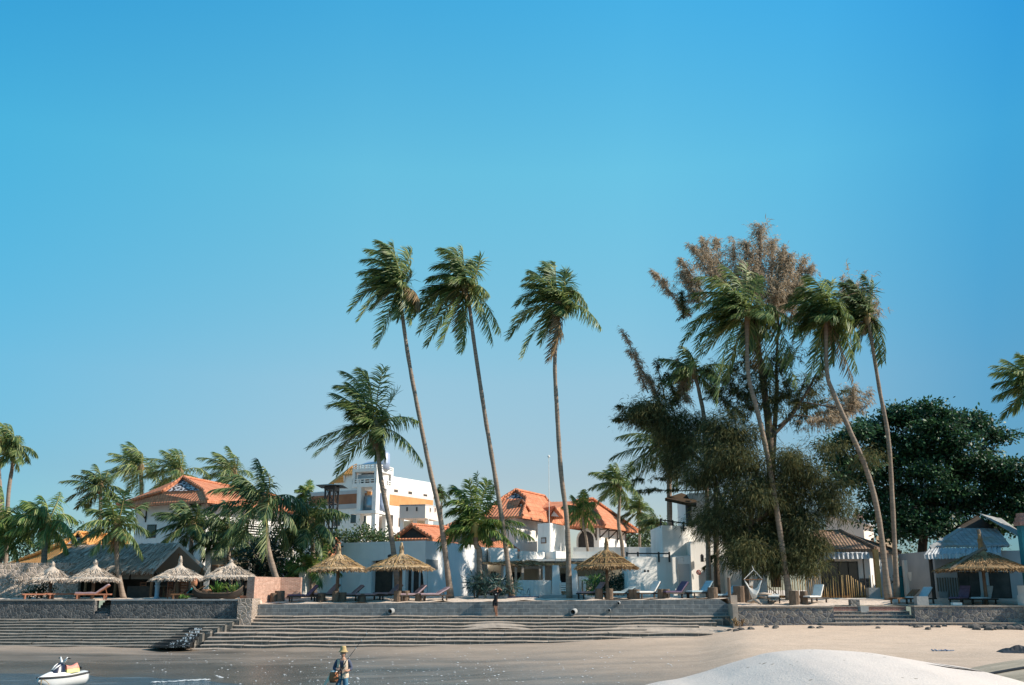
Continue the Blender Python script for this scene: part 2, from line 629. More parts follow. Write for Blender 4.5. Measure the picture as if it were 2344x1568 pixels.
M['bush'] = mk_leaf('shrub_leaves', [(0, (.018, .042, .014)), (.6, (.05, .095, .026)), (1, (.13, .17, .05))], .5, .35, .22, (.16, .2, .05))
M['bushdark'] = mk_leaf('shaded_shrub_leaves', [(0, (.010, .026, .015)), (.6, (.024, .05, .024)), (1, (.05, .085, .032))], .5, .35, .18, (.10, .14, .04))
M['agave'] = mk_leaf('agave_leaves', [(0, (.02, .05, .05)), (.6, (.04, .085, .075)), (1, (.09, .14, .10))], .45, .4, .15, (.1, .16, .09))
M['brightleaf'] = mk_leaf('bright_leaves', [(0, (.03, .10, .02)), (.6, (.09, .21, .04)), (1, (.22, .30, .06))], .45, .4, .25, (.25, .32, .06))
# ================================================================ ground, beach, water


def smooth(t):
    t = max(0.0, min(1.0, t))
    return t * t * (3 - 2 * t)


XL_END = X(577, 58)          # right end of the left retaining wall
XR_BEG = X(1672, 58.5)       # left end of the right retaining wall


def terr_z(x, Y):
    """height of the sand terrace"""
    if x < XL_END:
        zf, zb = 2.83, 2.90
    elif x < XR_BEG:
        u = (x - XL_END) / (XR_BEG - XL_END)
        zf, zb = 2.60 + .31 * u, 3.0
    else:
        zf, zb = 2.47, 2.88
    y0 = 59.3 if XL_END <= x < XR_BEG else 58.2
    z = zf + (zb - zf) * smooth((Y - y0) / 5.5)
    return z


PXK = [-400, 0, 300, 440, 700, 1000, 1300, 1600, 1700, 2000, 2400, 2800]
FOOT = [0.62, 0.62, 0.52, 0.42, 0.44, 0.55, 0.72, 0.98, 1.36, 1.42, 1.40, 1.45]     # beach height at Y = 55.5
SLOPE = [.054, .054, .041, .030, .022, .020, .020, .022, .026, .028, .030, .030]


def beach_z(x, Y):
    px = 1172 + x * 2348.0 / max(Y, 30)
    f = np.interp(px, PXK, FOOT)
    sl = np.interp(px, PXK, SLOPE)
    d = Y - 55.5
    z = f + d * (sl if d < 0 else .03)
    if Y < 37:
        z -= (37 - Y) * .03 * np.interp(px, [1000, 1700], [1, .1])
    z += .035 * math.sin(x * .55 + Y * .31) * math.sin(Y * .5 - x * .17) + .02 * math.sin(x * 1.7 + 1.3) * math.sin(Y * 1.3)
    return float(z)


t = NT('beach_sand')
geo = t.n('ShaderNodeNewGeometry')
sx = t.n('ShaderNodeSeparateXYZ')
t.l(geo.outputs['Position'], sx.inputs[0])
v = t.coord('Object')
vs = t.coord('Object', (.35, 1.6, 1))
big = t.noise(vs, .35, 6)
fine = t.noise(v, 14, 6)
mid = t.noise(v, 1.7, 6)
# wetness follows the height above the water and the tide line
wet = t.math('ADD', sx.outputs[2], t.math('MULTIPLY', t.math('SUBTRACT', big, .5), .55))
wetf = t.ramp(t.math('DIVIDE', wet, 1.4), [(0.0, 1.0), (.12, 1.0), (.30, .66), (.52, .36), (.80, 0.0)])
dry = t.ramp(mid, [(.3, (.53, .395, .290)), (.7, (.61, .46, .345))])
dry = t.mix(1.0, dry, t.ramp(fine, [(.35, .80), (.65, 1.12)]), 'MULTIPLY')
weto = t.ramp(big, [(.3, (.085, .080, .070)), (.7, (.145, .125, .104))])
t.set(t.mix(wetf, dry, weto), t.ramp(wetf, [(.35, .95), (.75, .42), (1.0, .20)]), .32)
t.bump(t.math('ADD', t.math('MULTIPLY', fine, .5), mid), .5, .05)
M['sand'] = t.mat

t = NT('terrace_sand')
v = t.coord('Object')
c = t.ramp(t.noise(v, 1.1, 7), [(.3, (.56, .45, .36)), (.7, (.66, .54, .44))])
t.set(c, .95, .1)
t.bump(t.noise(v, 4, 7), .7, .12)
M['tsand'] = t.mat

t = NT('sea_water')
v = t.coord('Object', (.55, 1.9, 1), (0, 0, .06))
n1 = t.noise(v, 1.1, 5, .55, .6)
n2 = t.noise(v, 5.0, 4, .5)
h = t.math('ADD', n1, t.math('MULTIPLY', n2, .35))
crest = t.ramp(t.math('ADD', n1, t.math('MULTIPLY', n2, .2)), [(.66, 0.0), (.76, 1.0)])
t.set(t.mix(t.math('MULTIPLY', crest, .25), (.055, .085, .105), (.42, .47, .50)), .14, .5)
t.bump(h, .8, .2)
M['water'] = t.mat

M['foam'] = mk('sea_foam', (.75, .76, .76), (.55, .57, .58), 9, .8, .3)

# one sheet of beach from the sea bed up to the foot of the steps
mb = MB()
xs = np.linspace(-46, 46, 185)
ys = np.concatenate([np.linspace(3, 34, 32), np.linspace(34.5, 60, 86)])
nx, ny = len(xs), len(ys)
V = np.array([[x, y, beach_z(x, y)] for y in ys for x in xs])
Q = np.array([[j * nx + i, j * nx + i + 1, (j + 1) * nx + i + 1, (j + 1) * nx + i] for j in range(ny - 1) for i in range(nx - 1)])
mb.arrays(V, Q)
structure(mb.build('beach', M['sand'], smooth=True, uv=False))

# water sheet
mb = MB()
mb.poly([(-400, -60, 0), (400, -60, 0), (400, 46.5, 0), (-400, 46.5, 0)])
structure(mb.build('water', M['water']))

# terrace and the land behind it, one sheet out to the horizon
mb = MB()
xs = np.unique(np.concatenate([np.linspace(-46, 46, 139), [XL_END - .02, XL_END + .02, XR_BEG - .02, XR_BEG + .02], [-900, -300, -120, -60, 60, 120, 300, 900]]))
tys = np.concatenate([np.linspace(0, 8, 22), [12, 18, 30, 60, 120, 300, 1200]])
nx, ny = len(xs), len(tys)
V = []
for ty in tys:
    for x in xs:
        y0 = 59.25 if XL_END <= x < XR_BEG else 58.3
        Y = y0 + ty
        if 18.1 - .1 < x < 22.75 and ty < 1.1:
            Y = 59.4 + ty * .2
        z = terr_z(x, Y) + (.045 * math.sin(x * 1.9 + ty * 2) * math.sin(x * .7 + 1) + .03 * math.sin(x * 4.1 + ty)) * (1 if ty < 9 else 0)
        V.append((x, Y, z))
V = np.array(V)
Q = np.array([[j * nx + i, j * nx + i + 1, (j + 1) * nx + i + 1, (j + 1) * nx + i] for j in range(ny - 1) for i in range(nx - 1)])
mb.arrays(V, Q)
structure(mb.build('terrace_ground', M['tsand'], smooth=True, uv=False))

# ---------------------------------------------------------------- foam flecks and wave edges
mb = MB()
for i in range(760):
    px = random.uniform(300, 1620)
    py = 1484 + 84 * random.random() ** .75
    if px < 520 and py > 1540:
        continue
    if px > 1480 and py > 1530:
        continue
    # dense band from the jet ski to the middle of the frame
    if random.random() > .35 + .65 * math.exp(-((px - 900) / 450) ** 2):
        continue
    Y = 40.0
    for _ in range(8):
        z = beach_z(X(px, Y, py), Y)
        z = max(z, 0.0)
        pz = P(px, py, Y).z
        Y += (pz - z) / .09 * .6
    q = P(px, py, Y)
    z = max(beach_z(q.x, q.y), 0.0) + .012
    r = .012 + .03 * random.random() ** 2.5
    a0 = random.random() * 6
    mb.add([(q.x + r * 1.4 * math.cos(a0 + k * math.pi / 3), q.y + r * 1.6 * math.sin(a0 + k * math.pi / 3), z) for k in range(6)] + [(q.x, q.y, z + r * .4)],
           [(k, (k + 1) % 6, 6) for k in range(6)])
o = mb.build('foam_flecks', M['foam'], uv=False)
tag(o, 'white foam flecks scattered over the wet sand', 'foam', kind='stuff')


def foam_line(pts, w):
    mb = MB()
    n = 110
    for k in range(n):
        u = k / n * (len(pts) - 1)
        i = min(int(u), len(pts) - 2)
        f = u - i
        px = pts[i][0] * (1 - f) + pts[i + 1][0] * f
        py = pts[i][1] * (1 - f) + pts[i + 1][1] * f
        if random.random() < .5:
            continue
        d = (CZ - .03) / (CZ - Z(py, 40)) * 40
        q = P(px, py + random.uniform(-1.2, 1.2), d)
        L = random.uniform(.03, .09)
        ww = w * random.uniform(.4, 1.2)
        vs_, fs_ = [], []
        for a in range(8):
            an = a * math.pi / 4
            vs_.append((q.x + L * 1.3 * math.cos(an) * random.uniform(.8, 1.2), q.y + ww * math.sin(an), q.z))
        vs_.append((q.x, q.y, q.z + .02))
        mb.add(vs_, [(a, (a + 1) % 8, 8) for a in range(8)])
    return mb


mb = foam_line([(-20, 1529), (60, 1531), (165, 1534)], .035)
m2 = foam_line([(300, 1534), (400, 1538), (480, 1543), (512, 1552)], .035)
mb.add(m2.v, m2.f)
m2 = foam_line([(345, 1562), (420, 1558), (480, 1555)], .02)
mb.add(m2.v, m2.f)
o = mb.build('wave_foam', M['foam'], uv=False)
tag(o, 'thin white foam line along the edge of the shallow water', 'foam', kind='stuff')

# ================================================================ retaining walls and steps
z_b = 0.2


def capwall(name, label, x0, x1, Y, th, z0, z1, mat, capmat, cat='wall'):
    """rubble wall with a thin rendered coping, front face at Y"""
    r = thing(name, label, cat, ((x0 + x1) / 2, Y + th / 2, z0))
    mb = MB()
    mb.box(x0, x1, Y, Y + th, z0, z1 - .06)
    mb.build('wall_face', mat, r)
    mb = MB()
    mb.box(x0 - .02, x1 + .02, Y - .04, Y + th + .3, z1 - .06, z1 + .02)
    mb.build('coping', capmat, r)
    return r


capwall('retaining_wall', 'dark rubble sea wall beneath the orange sun loungers', -40, X(220, 58), 58.0, .6, .2, 2.86, M['rubble'], M['stepsand'])
capwall('retaining_wall', 'dark rubble sea wall below the planted wooden boat', X(257, 58), X(546, 58), 58.0, .6, .2, 2.86, M['rubble'], M['concrete'])
mb = MB()
mb.box(X(546, 57.7) + .01, X(579, 57.7), 57.7, 59.6, .2, 2.92)
tag(mb.build('wall_pillar', M['rubble_l']), 'pale rubble end pillar where the dark sea wall meets the grey steps', 'pillar')

# recessed little stair between the two left walls
mb = MB()
xa, xb = X(220, 58) + .01, X(257, 58) - .01
for i in range(7):
    mb.box(xa, xb, 57.75 + .27 * i, 60.2, .2, 1.80 + .15 * (i + 1))
tag(mb.build('narrow_steps', M['rubble']), 'narrow dark steps recessed between the two rubble sea walls', 'steps')

# long steps on the left
mb = MB()
LZ = [1.80 - .137 * i for i in range(10)]
def step_row(mb, x0, x1, y0, y1, zt, i, amp=.016):
    n = max(6, int((x1 - x0) / 1.1))
    rr = random.Random(i * 7 + int(x1 * 10))
    for k in range(n):
        a, b = x0 + (x1 - x0) * k / n, x0 + (x1 - x0) * (k + 1) / n
        j = [.03 * math.sin(q * 1.3 + i * 2.1) + .02 * math.sin(q * 3.7 + i) for q in (a, b)]
        z = [zt + amp * math.sin(q * 1.7 + i) + amp * .7 * math.sin(q * 4.3 + 2 * i) for q in (a, b)]
        chip = rr.uniform(.02, .05) if rr.random() < .14 else 0
        mb.add([(a, y0 + j[0] + chip, .05), (b, y0 + j[1] + chip, .05), (b, y0 + j[1] + chip, z[1] - .035), (a, y0 + j[0] + chip, z[0] - .035)], [(0, 1, 2, 3)], 0)
        c = chip * 1.2
        mb.add([(a, y0 - .03 + j[0] + c, z[0] - .035), (b, y0 - .03 + j[1] + c, z[1] - .035), (b, y0 - .03 + j[1] + c, z[1] - c * .5), (a, y0 - .03 + j[0] + c, z[0] - c * .5),
                (b, y1, z[1] + .03), (a, y1, z[0] + .03)], [(0, 1, 2, 3), (3, 2, 4, 5)], 1)
    mb.add([(x0, y0, .1), (x0, y1, .1), (x0, y1, zt - .03), (x0, y0, zt - .03)], [(3, 2, 1, 0)], 0)
    mb.add([(x1, y0, .1), (x1, y1, .1), (x1, y1, zt + .02), (x1, y0, zt - .03)], [(0, 1, 2, 3)], 0)


for i in range(10):
    y0 = 57.62 - .37 * i
    step_row(mb, -42, X(546 - 12 * i, 57), y0, y0 + .46, LZ[i], i + 20, .010)
o = mb.build('stone_steps', [M['stepstone'], M['treadgrey']])
tag(o, 'long flight of mossy dark stone steps running down to the wet sand', 'steps')

# central wall of grey blocks and the wide steps before it
r = thing('block_wall', 'grey concrete block wall with sand heaped on its top above the wide steps', 'wall', (0, 59.2, 1.0))
mb = MB()
xa, xb = XL_END, X(1672, 59)
n = 40
for k in range(n):
    a, b = xa + (xb - xa) * k / n, xa + (xb - xa) * (k + 1) / n
    za, zb = terr_z(a + .01, 59.3) - .02, terr_z(b - .01, 59.3) - .02
    mb.add([(a, 59.0, 1.0), (b, 59.0, 1.0), (b, 59.0, zb), (a, 59.0, za), (b, 60.3, zb + .03), (a, 60.3, za + .03)],
           [(0, 1, 2, 3)])
    mb.add([(b, 59.0, zb), (a, 59.0, za), (a, 60.3, za + .03), (b, 60.3, zb + .03)], [(1, 0, 3, 2)], 1)
mb.add([(xb, 59.0, .5), (xb, 59.4, .5), (xb, 59.4, zb), (xb, 59.0, zb)], [(0, 1, 2, 3)])
mb.build('block_face', [M['blocks'], M['tsand']], r)


def drain(px, py, rad, ln, mat, label, Y=59.0):
    c = P(px, py, Y - .02)
    mb = MB()
    n = 16
    vs, fs = [], []
    d = Vector((-.35, -1, -.12)).normalized()
    u = d.cross(Vector((0, 0, 1))).normalized()
    w = u.cross(d)
    for rr, dd in ((rad, 0), (rad, ln), (rad * .8, ln), (rad * .8, 0.0)):
        for k in range(n):
            a = 2 * math.pi * k / n
            vs.append(c + d * dd + (u * math.cos(a) + w * math.sin(a)) * rr)
    for i in range(3):
        for k in range(n):
            fs.append((i * n + k, i * n + (k + 1) % n, (i + 1) * n + (k + 1) % n, (i + 1) * n + k))
    mb.add(vs, fs)
    mb.add([c + d * .04 + (u * math.cos(2 * math.pi * k / n) + w * math.sin(2 * math.pi * k / n)) * rad * .8 for k in range(n)], [tuple(range(n))], 1)
    o = mb.build('drain_pipe', [mat, M['black']], smooth=False)
    tag(o, label, 'pipe')


drain(898, 1398, .16, .34, M['concrete'], 'grey drain pipe low in the block wall under the straw parasols')
drain(1316, 1399, .165, .48, M['concrete'], 'wide grey drain pipe jutting from the block wall under the tall leaning palm')
drain(1417, 1380, .09, .18, M['concrete'], 'small upper pipe stub in the block wall below the loungers')
drain(1396, 1396, .09, .18, M['concrete'], 'small lower pipe stub in the block wall, left of and below its twin')

mb = MB()
CZs = [1.95, 1.79, 1.62, 1.45, 1.29, 1.13, .94, .76, .57, .39]
CY = [58.55, 58.15, 57.75, 57.35, 56.95, 55.85, 55.48, 55.1, 54.72, 54.34]
XR_ = [1672, 1655, 1640, 1600, 1480, 1630, 1612, 1600, 1300, 900]
XLs = [578, 560, 548, 534, 528, 492, 478, 470, 462, 440]
for i in range(10):
    y0, y1 = CY[i], (59.05 if i == 0 else CY[i - 1] + .05)
    x0, x1 = X(XLs[i], y0, 1420), X(XR_[i], y0, 1420)
    step_row(mb, x0, x1, y0, y1, CZs[i], i)
o = mb.build('stone_steps', [M['stepstone'], M['stepsand']])
tag(o, 'wide sand dusted stone steps below the grey block wall', 'steps')

# sand drifted over the steps in the middle and on the right
def sand_drift(name, label, px0, px1, Y0, Y1, zs, amp):
    mb = MB()
    nx_, ny_ = 40, 12
    V = []
    for j in range(ny_):
        for i in range(nx_):
            u, w = i / (nx_ - 1), j / (ny_ - 1)
            Y = Y0 + (Y1 - Y0) * w
            x = X(px0 + (px1 - px0) * u, Y, 1420)
            e = min(1, 4 * u * (1 - u)) ** .7
            z = zs[0] + (zs[1] - zs[0]) * w + amp * e * math.sin(math.pi * min(1, w * 1.1)) * (.8 + .2 * math.sin(9 * u + 3 * w)) - .35 * (1 - e)
            V.append((x, Y, z))
    Q = [[j * nx_ + i, j * nx_ + i + 1, (j + 1) * nx_ + i + 1, (j + 1) * nx_ + i] for j in range(ny_ - 1) for i in range(nx_ - 1)]
    mb.arrays(np.array(V), np.array(Q))
    o = mb.build(name, M['stepsand'], smooth=True, uv=False)
    structure(o)


sand_drift('sand_drift', '', 1030, 1240, 57.1, 58.3, (1.36, 1.73), .06)
sand_drift('sand_drift', '', 1250, 1720, 56.75, 58.0, (1.16, 1.58), .06)

# pale rendered end pier of the wall on the right, and the two rubble walls with steps between
mb = MB()
mb.box(X(1671, 58.2), X(1683, 58.2), 57.75, 61.5, 1.2, 2.62)
tag(mb.build('wall_pier', M['stepsand']), 'sandy rendered pier between the grey block wall and the right rubble wall', 'pillar')
xa, xb = X(1905, 57.8), X(2089, 57.8)
capwall('retaining_wall', 'grey rubble wall below the hammock chair and log heap', X(1683, 57.8) + .01, xa - .01, 57.8, .55, .9, 2.50, M['rubble_r'], M['stepsand'])
capwall('retaining_wall', 'grey rubble wall under the blue and purple loungers, half in deep shadow', xb + .01, 34, 57.8, .55, .9, 2.53, M['rubble_r'], M['stepsand'])
mb = MB()
for i in range(4):
    y0 = 57.35 + .40 * i if i else 57.35
    zt = 1.62 + .20 * i
    mb.box(xa - (.9 if i == 0 else 0), xb + (11 if i == 0 else 0), y0, 59.4, .9, zt - .035)
    mb.add([(xa - (.9 if i == 0 else 0), y0 - .02, zt - .034), (xb + (11 if i == 0 else 0), y0 - .02, zt - .034), (xb + (11 if i == 0 else 0), y0 - .02, zt), (xa - (.9 if i == 0 else 0), y0 - .02, zt),
            (xb, y0 + .45, zt + .01), (xa, y0 + .45, zt + .01)], [(0, 1, 2, 3), (3, 2, 4, 5)], 1)
o = mb.build('beach_steps', [M['rubble_r'], M['stepsand']])
tag(o, 'short grey stone steps between the two right rubble walls', 'steps')
mb = MB()
mb.box(xa, xb, 59.0, 59.35, 2.10, 2.46)
mb.box(xa, xb, 58.97, 59.42, 2.46, 2.50, 1)
tag(mb.build('brick_course', [M['redbrick'], M['stepsand']]), 'low red brick course at the top of the short beach steps', 'kerb')
mb = MB()
mb.obox((X(1974, 58.6), 58.72, 2.32), (.48, .4, .34), .1)
tag(mb.build('stone_block', M['concrete']), 'small grey stone block sitting on the short beach steps before the red bricks', 'stone')
mb = MB()
mb.obox((X(1954, 59.2), 59.3, 2.63), (.52, .4, .42), .02)
tag(mb.build('stone_block', M['rubble_r']), 'dark stone post on the terrace left of the red brick course', 'stone')
mb = MB()
mb.obox((X(2106, 58.1), 58.1, 2.78), (.66, .45, .52), .05)
tag(mb.build('stone_block', M['concrete']), 'pale square stone post on the wall before the brown wooden lounger', 'stone')
mb = MB()
mb.obox((X(2185, 58.1), 58.05, 2.62), (.52, .3, .16), .03)
tag(mb.build('stone_block', M['white']), 'small white slab lying on the wall before the purple lounger', 'stone')

# steps' drain with water running down it
r = thing('drain_cascade', 'dark drain channel spilling white water over the mossy steps', 'drain', (X(420, 56), 55.5, .4))
mb = MB()
mb2 = MB()
rr = random.Random(3)
for i in range(3, 10):
    y0 = 57.62 - .37 * i
    u = (i - 3) / 6
    cx, hw = 450 - 52 * u, 15 + 34 * u
    xa, xb = X(cx - hw + rr.uniform(-5, 3), y0, 1440), X(cx + hw * .8 + rr.uniform(-3, 5), y0, 1440)
    mb.box(xa, xb, y0 - .05, y0 + .36, LZ[i] - .16, LZ[i] + .012)
    for k in range(16):
        px = cx + hw * rr.uniform(-.35, .75)
        x = X(px, y0, 1440)
        w = rr.uniform(.012, .04)
        h0, h1 = sorted((rr.uniform(0, .15), rr.uniform(0, .15)))
        mb2.add([(x, y0 - .058, LZ[i] - h1), (x + w, y0 - .058, LZ[i] - h1), (x + w + rr.uniform(-.05, .09), y0 - .056, LZ[i] - h0), (x + rr.uniform(-.05, .05), y0 - .056, LZ[i] - h0)], [(0, 1, 2, 3)])
        d = rr.uniform(.05, .3)
        if k % 3 == 0:
            mb2.add([(x, y0 + .01, LZ[i] + .018), (x + w, y0 + .01, LZ[i] + .018), (x + w + .08, y0 + d, LZ[i] + .018), (x + .07, y0 + d, LZ[i] + .018)], [(0, 1, 2, 3)])
mb.build('wet_channel', M['black'], r)
mb2.build('water_spill', M['foam'], r, uv=False)['kind'] = 'stuff'
mb = MB()
V = []
for k in range(22):
    a = 2 * math.pi * k / 22
    V.append((X(398 + 52 * math.cos(a) + 6 * math.sin(3 * a), 54, 1474), 53.75 + 1.1 * math.sin(a) + .1 * math.sin(5 * a), .56))
mb.poly(V)
mb.build('pool', mk('dark_drain_water', (.012, .014, .015), (.02, .022, .02), 2, .08, .5), r)

# loose stones along the foot of the right walls
mbp = MB()
vs, fs = [], []
base = []
for i in range(5):
    for k in range(8):
        ph, th = math.pi * (i + .5) / 5, 2 * math.pi * k / 8
        rad = 1 + .25 * math.sin(3 * th + i) * math.sin(ph)
        base.append((rad * math.sin(ph) * math.cos(th), .8 * rad * math.sin(ph) * math.sin(th), .55 * math.cos(ph)))
for i in range(4):
    for k in range(8):
        fs.append((i * 8 + k, i * 8 + (k + 1) % 8, (i + 1) * 8 + (k + 1) % 8, (i + 1) * 8 + k))
fs.append(tuple(range(8))[::-1])
fs.append(tuple(32 + k for k in range(8)))
mbp.add(base, fs)
stone0 = mbp.build('beach_stone', M['rock'], smooth=False)
tag(stone0, 'small dark stone half buried in sand along the foot of the right rubble walls', 'stone', 'stones along the foot of the right walls')
spots = []
rr = random.Random(11)
for k in range(46):
    px = rr.choice([rr.uniform(1640, 2050), rr.uniform(2080, 2344), rr.uniform(2230, 2350)])
    py = rr.uniform(1427, 1442) if px < 2100 else rr.uniform(1431, 1452)
    Y = 57.0 - (py - 1425) * .12
    s = rr.uniform(.08, .22) * (1.5 if px > 2220 else 1)
    spots.append((px, Y, s))
for i, (px, Y, s) in enumerate(spots):
    o = stone0 if i == 0 else stone0.copy()
    if i:
        COL.objects.link(o)
    x = X(px, Y, 1435)
    o.location = (x, Y, beach_z(x, Y) + s * .15)
    o.scale = (s, s, s)
    o.rotation_euler = (0, 0, rr.uniform(0, 6))

# ---------------------------------------------------------------- sand filled tubes in the foreground
t = NT('white_geotextile')
v = t.coord('Object')
f = t.noise(v, 1.1, 5)
sp_ = t.n('ShaderNodeTexVoronoi', feature='F1')
sp_.inputs['Scale'].default_value = 9
sp_.inputs['Randomness'].default_value = 1
t.l(v, sp_.inputs['Vector'])
n2 = t.noise(v, 2.1, 4)
rad_ = t.math('MULTIPLY', t.ramp(n2, [(.50, .0), (.70, .24)]), 1.0)
spk = t.math('LESS_THAN', sp_.outputs['Distance'], rad_)
c = t.ramp(f, [(.3, (.61, .525, .465)), (.7, (.68, .59, .52))])
c = t.mix(t.ramp(t.noise(v, 30, 4), [(.35, .12), (.7, 0.0)]), c, (.35, .28, .2))
c = t.mix(t.math('MULTIPLY', spk, .85), c, (.20, .155, .11))
t.set(c, .9, .15)
t.bump(t.math('ADD', t.noise(v, 40, 4), t.math('MULTIPLY', t.noise(v, 2, 4), 2.5)), .25, .04)
M['geo'] = t.mat

YT = 11.6
sil = [(1300, 1625), (1400, 1600), (1490, 1577), (1530, 1566), (1580, 1558), (1640, 1541), (1700, 1521), (1780, 1499), (1830, 1493), (1880, 1490), (1950, 1492), (2000, 1495), (2060, 1505), (2110, 1514), (2180, 1524), (2250, 1541), (2330, 1566), (2400, 1600), (2460, 1650)]
sxs = [X(p[0], YT, p[1]) for p in sil]
szs = [Z(p[1], YT) for p in sil]
mb = MB()
gx = np.linspace(sxs[0] - 1.2, sxs[-1] + .5, 110)
gy = np.linspace(3.2, 16.5, 80)
V = []
for y in gy:
    for x in gx:
        zc = np.interp(x, sxs, szs)
        if x < sxs[0]:
            zc = szs[0] - (sxs[0] - x) ** 1.3 * 1.2
        d = y - YT
        z = zc - (.075 * d * d if d > 0 else .030 * d * d) - (max(0, d - 2.4) ** 2 * .25)
        if y < YT - 4.5:
            z -= (YT - 4.5 - y) ** 2 * .12
        z += .012 * math.sin(2.3 * x + 1.1 * y) * math.sin(.9 * x - 1.7 * y)
        V.append((x, y, z))
nx = len(gx)
Q = np.array([[j * nx + i, j * nx + i + 1, (j + 1) * nx + i + 1, (j + 1) * nx + i] for j in range(len(gy) - 1) for i in range(nx - 1)])
r = thing('sand_tube', 'big white sand filled geotextile tube in the near foreground', 'sandbag', (3.6, YT, 0))
mb.arrays(np.array(V), Q)
mb.build('tube_fabric', M['geo'], r, smooth=True, uv=False)
mb = MB()
c = P(2110, 1521, YT + .1)
rip = [(-.28, .02), (-.1, -.035), (.14, -.04), (.34, 0), (.15, .03), (-.1, .035)]
pts = []
for a, b in rip:
    x, y = c.x + a, YT - .75 + b * 2.2
    zc = np.interp(x, sxs, szs) - .030 * (y - YT) ** 2
    pts.append((x, y, zc + .018))
mb.poly(pts)
mb.build('tear', M['rock'], r)

t = NT('sand_stained_geotextile')
v = t.coord('Object', (.5, 2.0, 1))
f = t.noise(v, 1.3, 6)
c = t.ramp(f, [(.25, (.20, .175, .13)), (.5, (.37, .305, .225)), (.75, (.50, .41, .31))])
t.set(c, .9, .2)
t.bump(t.noise(v, 5, 6), .6, .06)
M['geo2'] = t.mat
r = thing('sand_tube', 'sand stained grey brown geotextile tube beside the white one', 'sandbag', (16, 28, .8))
mb = MB()
na, nl = 18, 40
V, seam = [], []
for i in range(nl):
    u = i / (nl - 1)
    x = X(1985, 27, 1540) + (22.5 - X(1985, 27, 1540)) * u
    yc = 26.0 + 1.6 * math.sin(u * 1.5)
    hz = (1.02 * math.sin(min(1, u * 2.1) * math.pi / 2) ** .8 + .02) * (1 + .03 * math.sin(7 * u))
    zb_ = .78
    for k in range(na):
        a = math.pi * k / (na - 1)
        V.append((x, yc - 3.6 * math.cos(a) * (.35 + .65 * min(1, u * 2.2)), zb_ - .1 + hz * math.sin(a) ** .8))
    a = math.pi * .40
    seam.append((x, yc - 3.6 * math.cos(a) * (.35 + .65 * min(1, u * 2.2)), zb_ - .1 + hz * math.sin(a) ** .8 + .01))
Q = np.array([[i * na + k, (i + 1) * na + k, (i + 1) * na + k + 1, i * na + k + 1] for i in range(nl - 1) for k in range(na - 1)])
mb.arrays(np.array(V), Q)
mb.build('tube_fabric', M['geo2'], r, smooth=True, uv=False)
mb = MB()
mb.tube(seam[4:], .045, 6)
mb.build('seam', M['black'], r)

# litter
mb = MB()
rr = random.Random(5)
for k in range(9):
    u = k / 8
    px, py = 2134 + 44 * u + rr.uniform(-3, 3), 1482 - 5 * u + rr.uniform(-1, 1.5)
    c = P(px, py, 41.5)
    c.z = beach_z(c.x, c.y) + .03
    mb.obox(c, (.13, .07, .03), Matrix.Rotation(rr.uniform(0, 3), 3, Vector((.3, .2, 1)).normalized()))
tag(mb.build('rope_scrap', M['tankblue']), 'blue rope scraps lying on the dry sand beyond the white sand tube', 'litter')
mb = MB()
vs, fs = [], []
c0 = Vector((X(2325, 41, 1474), 41, 0))
c0.z = beach_z(c0.x, 41)
for j in range(5):
    for i in range(14):
        u = i / 13
        w = j / 4
        h = .26 * math.sin(math.pi * u) ** .6 * math.sin(math.pi * w) * (.75 + .35 * math.sin(9 * u + 2 * j))
        vs.append((c0.x - .75 + 1.9 * u, c0.y - .4 + .8 * w, c0.z + h))
for j in range(4):
    for i in range(13):
        fs.append((j * 14 + i, j * 14 + i + 1, (j + 1) * 14 + i + 1, (j + 1) * 14 + i))
mb.add(vs, fs)
tag(mb.build('tarp_heap', M['black']), 'crumpled black tarp heap on the sand at the right', 'tarp')
# ================================================================ palms
WIND = np.array([-1.0, 0.12, 0.0])


def nrm(a):
    L = np.linalg.norm(a, axis=-1, keepdims=True)
    return a / np.maximum(L, 1e-9)


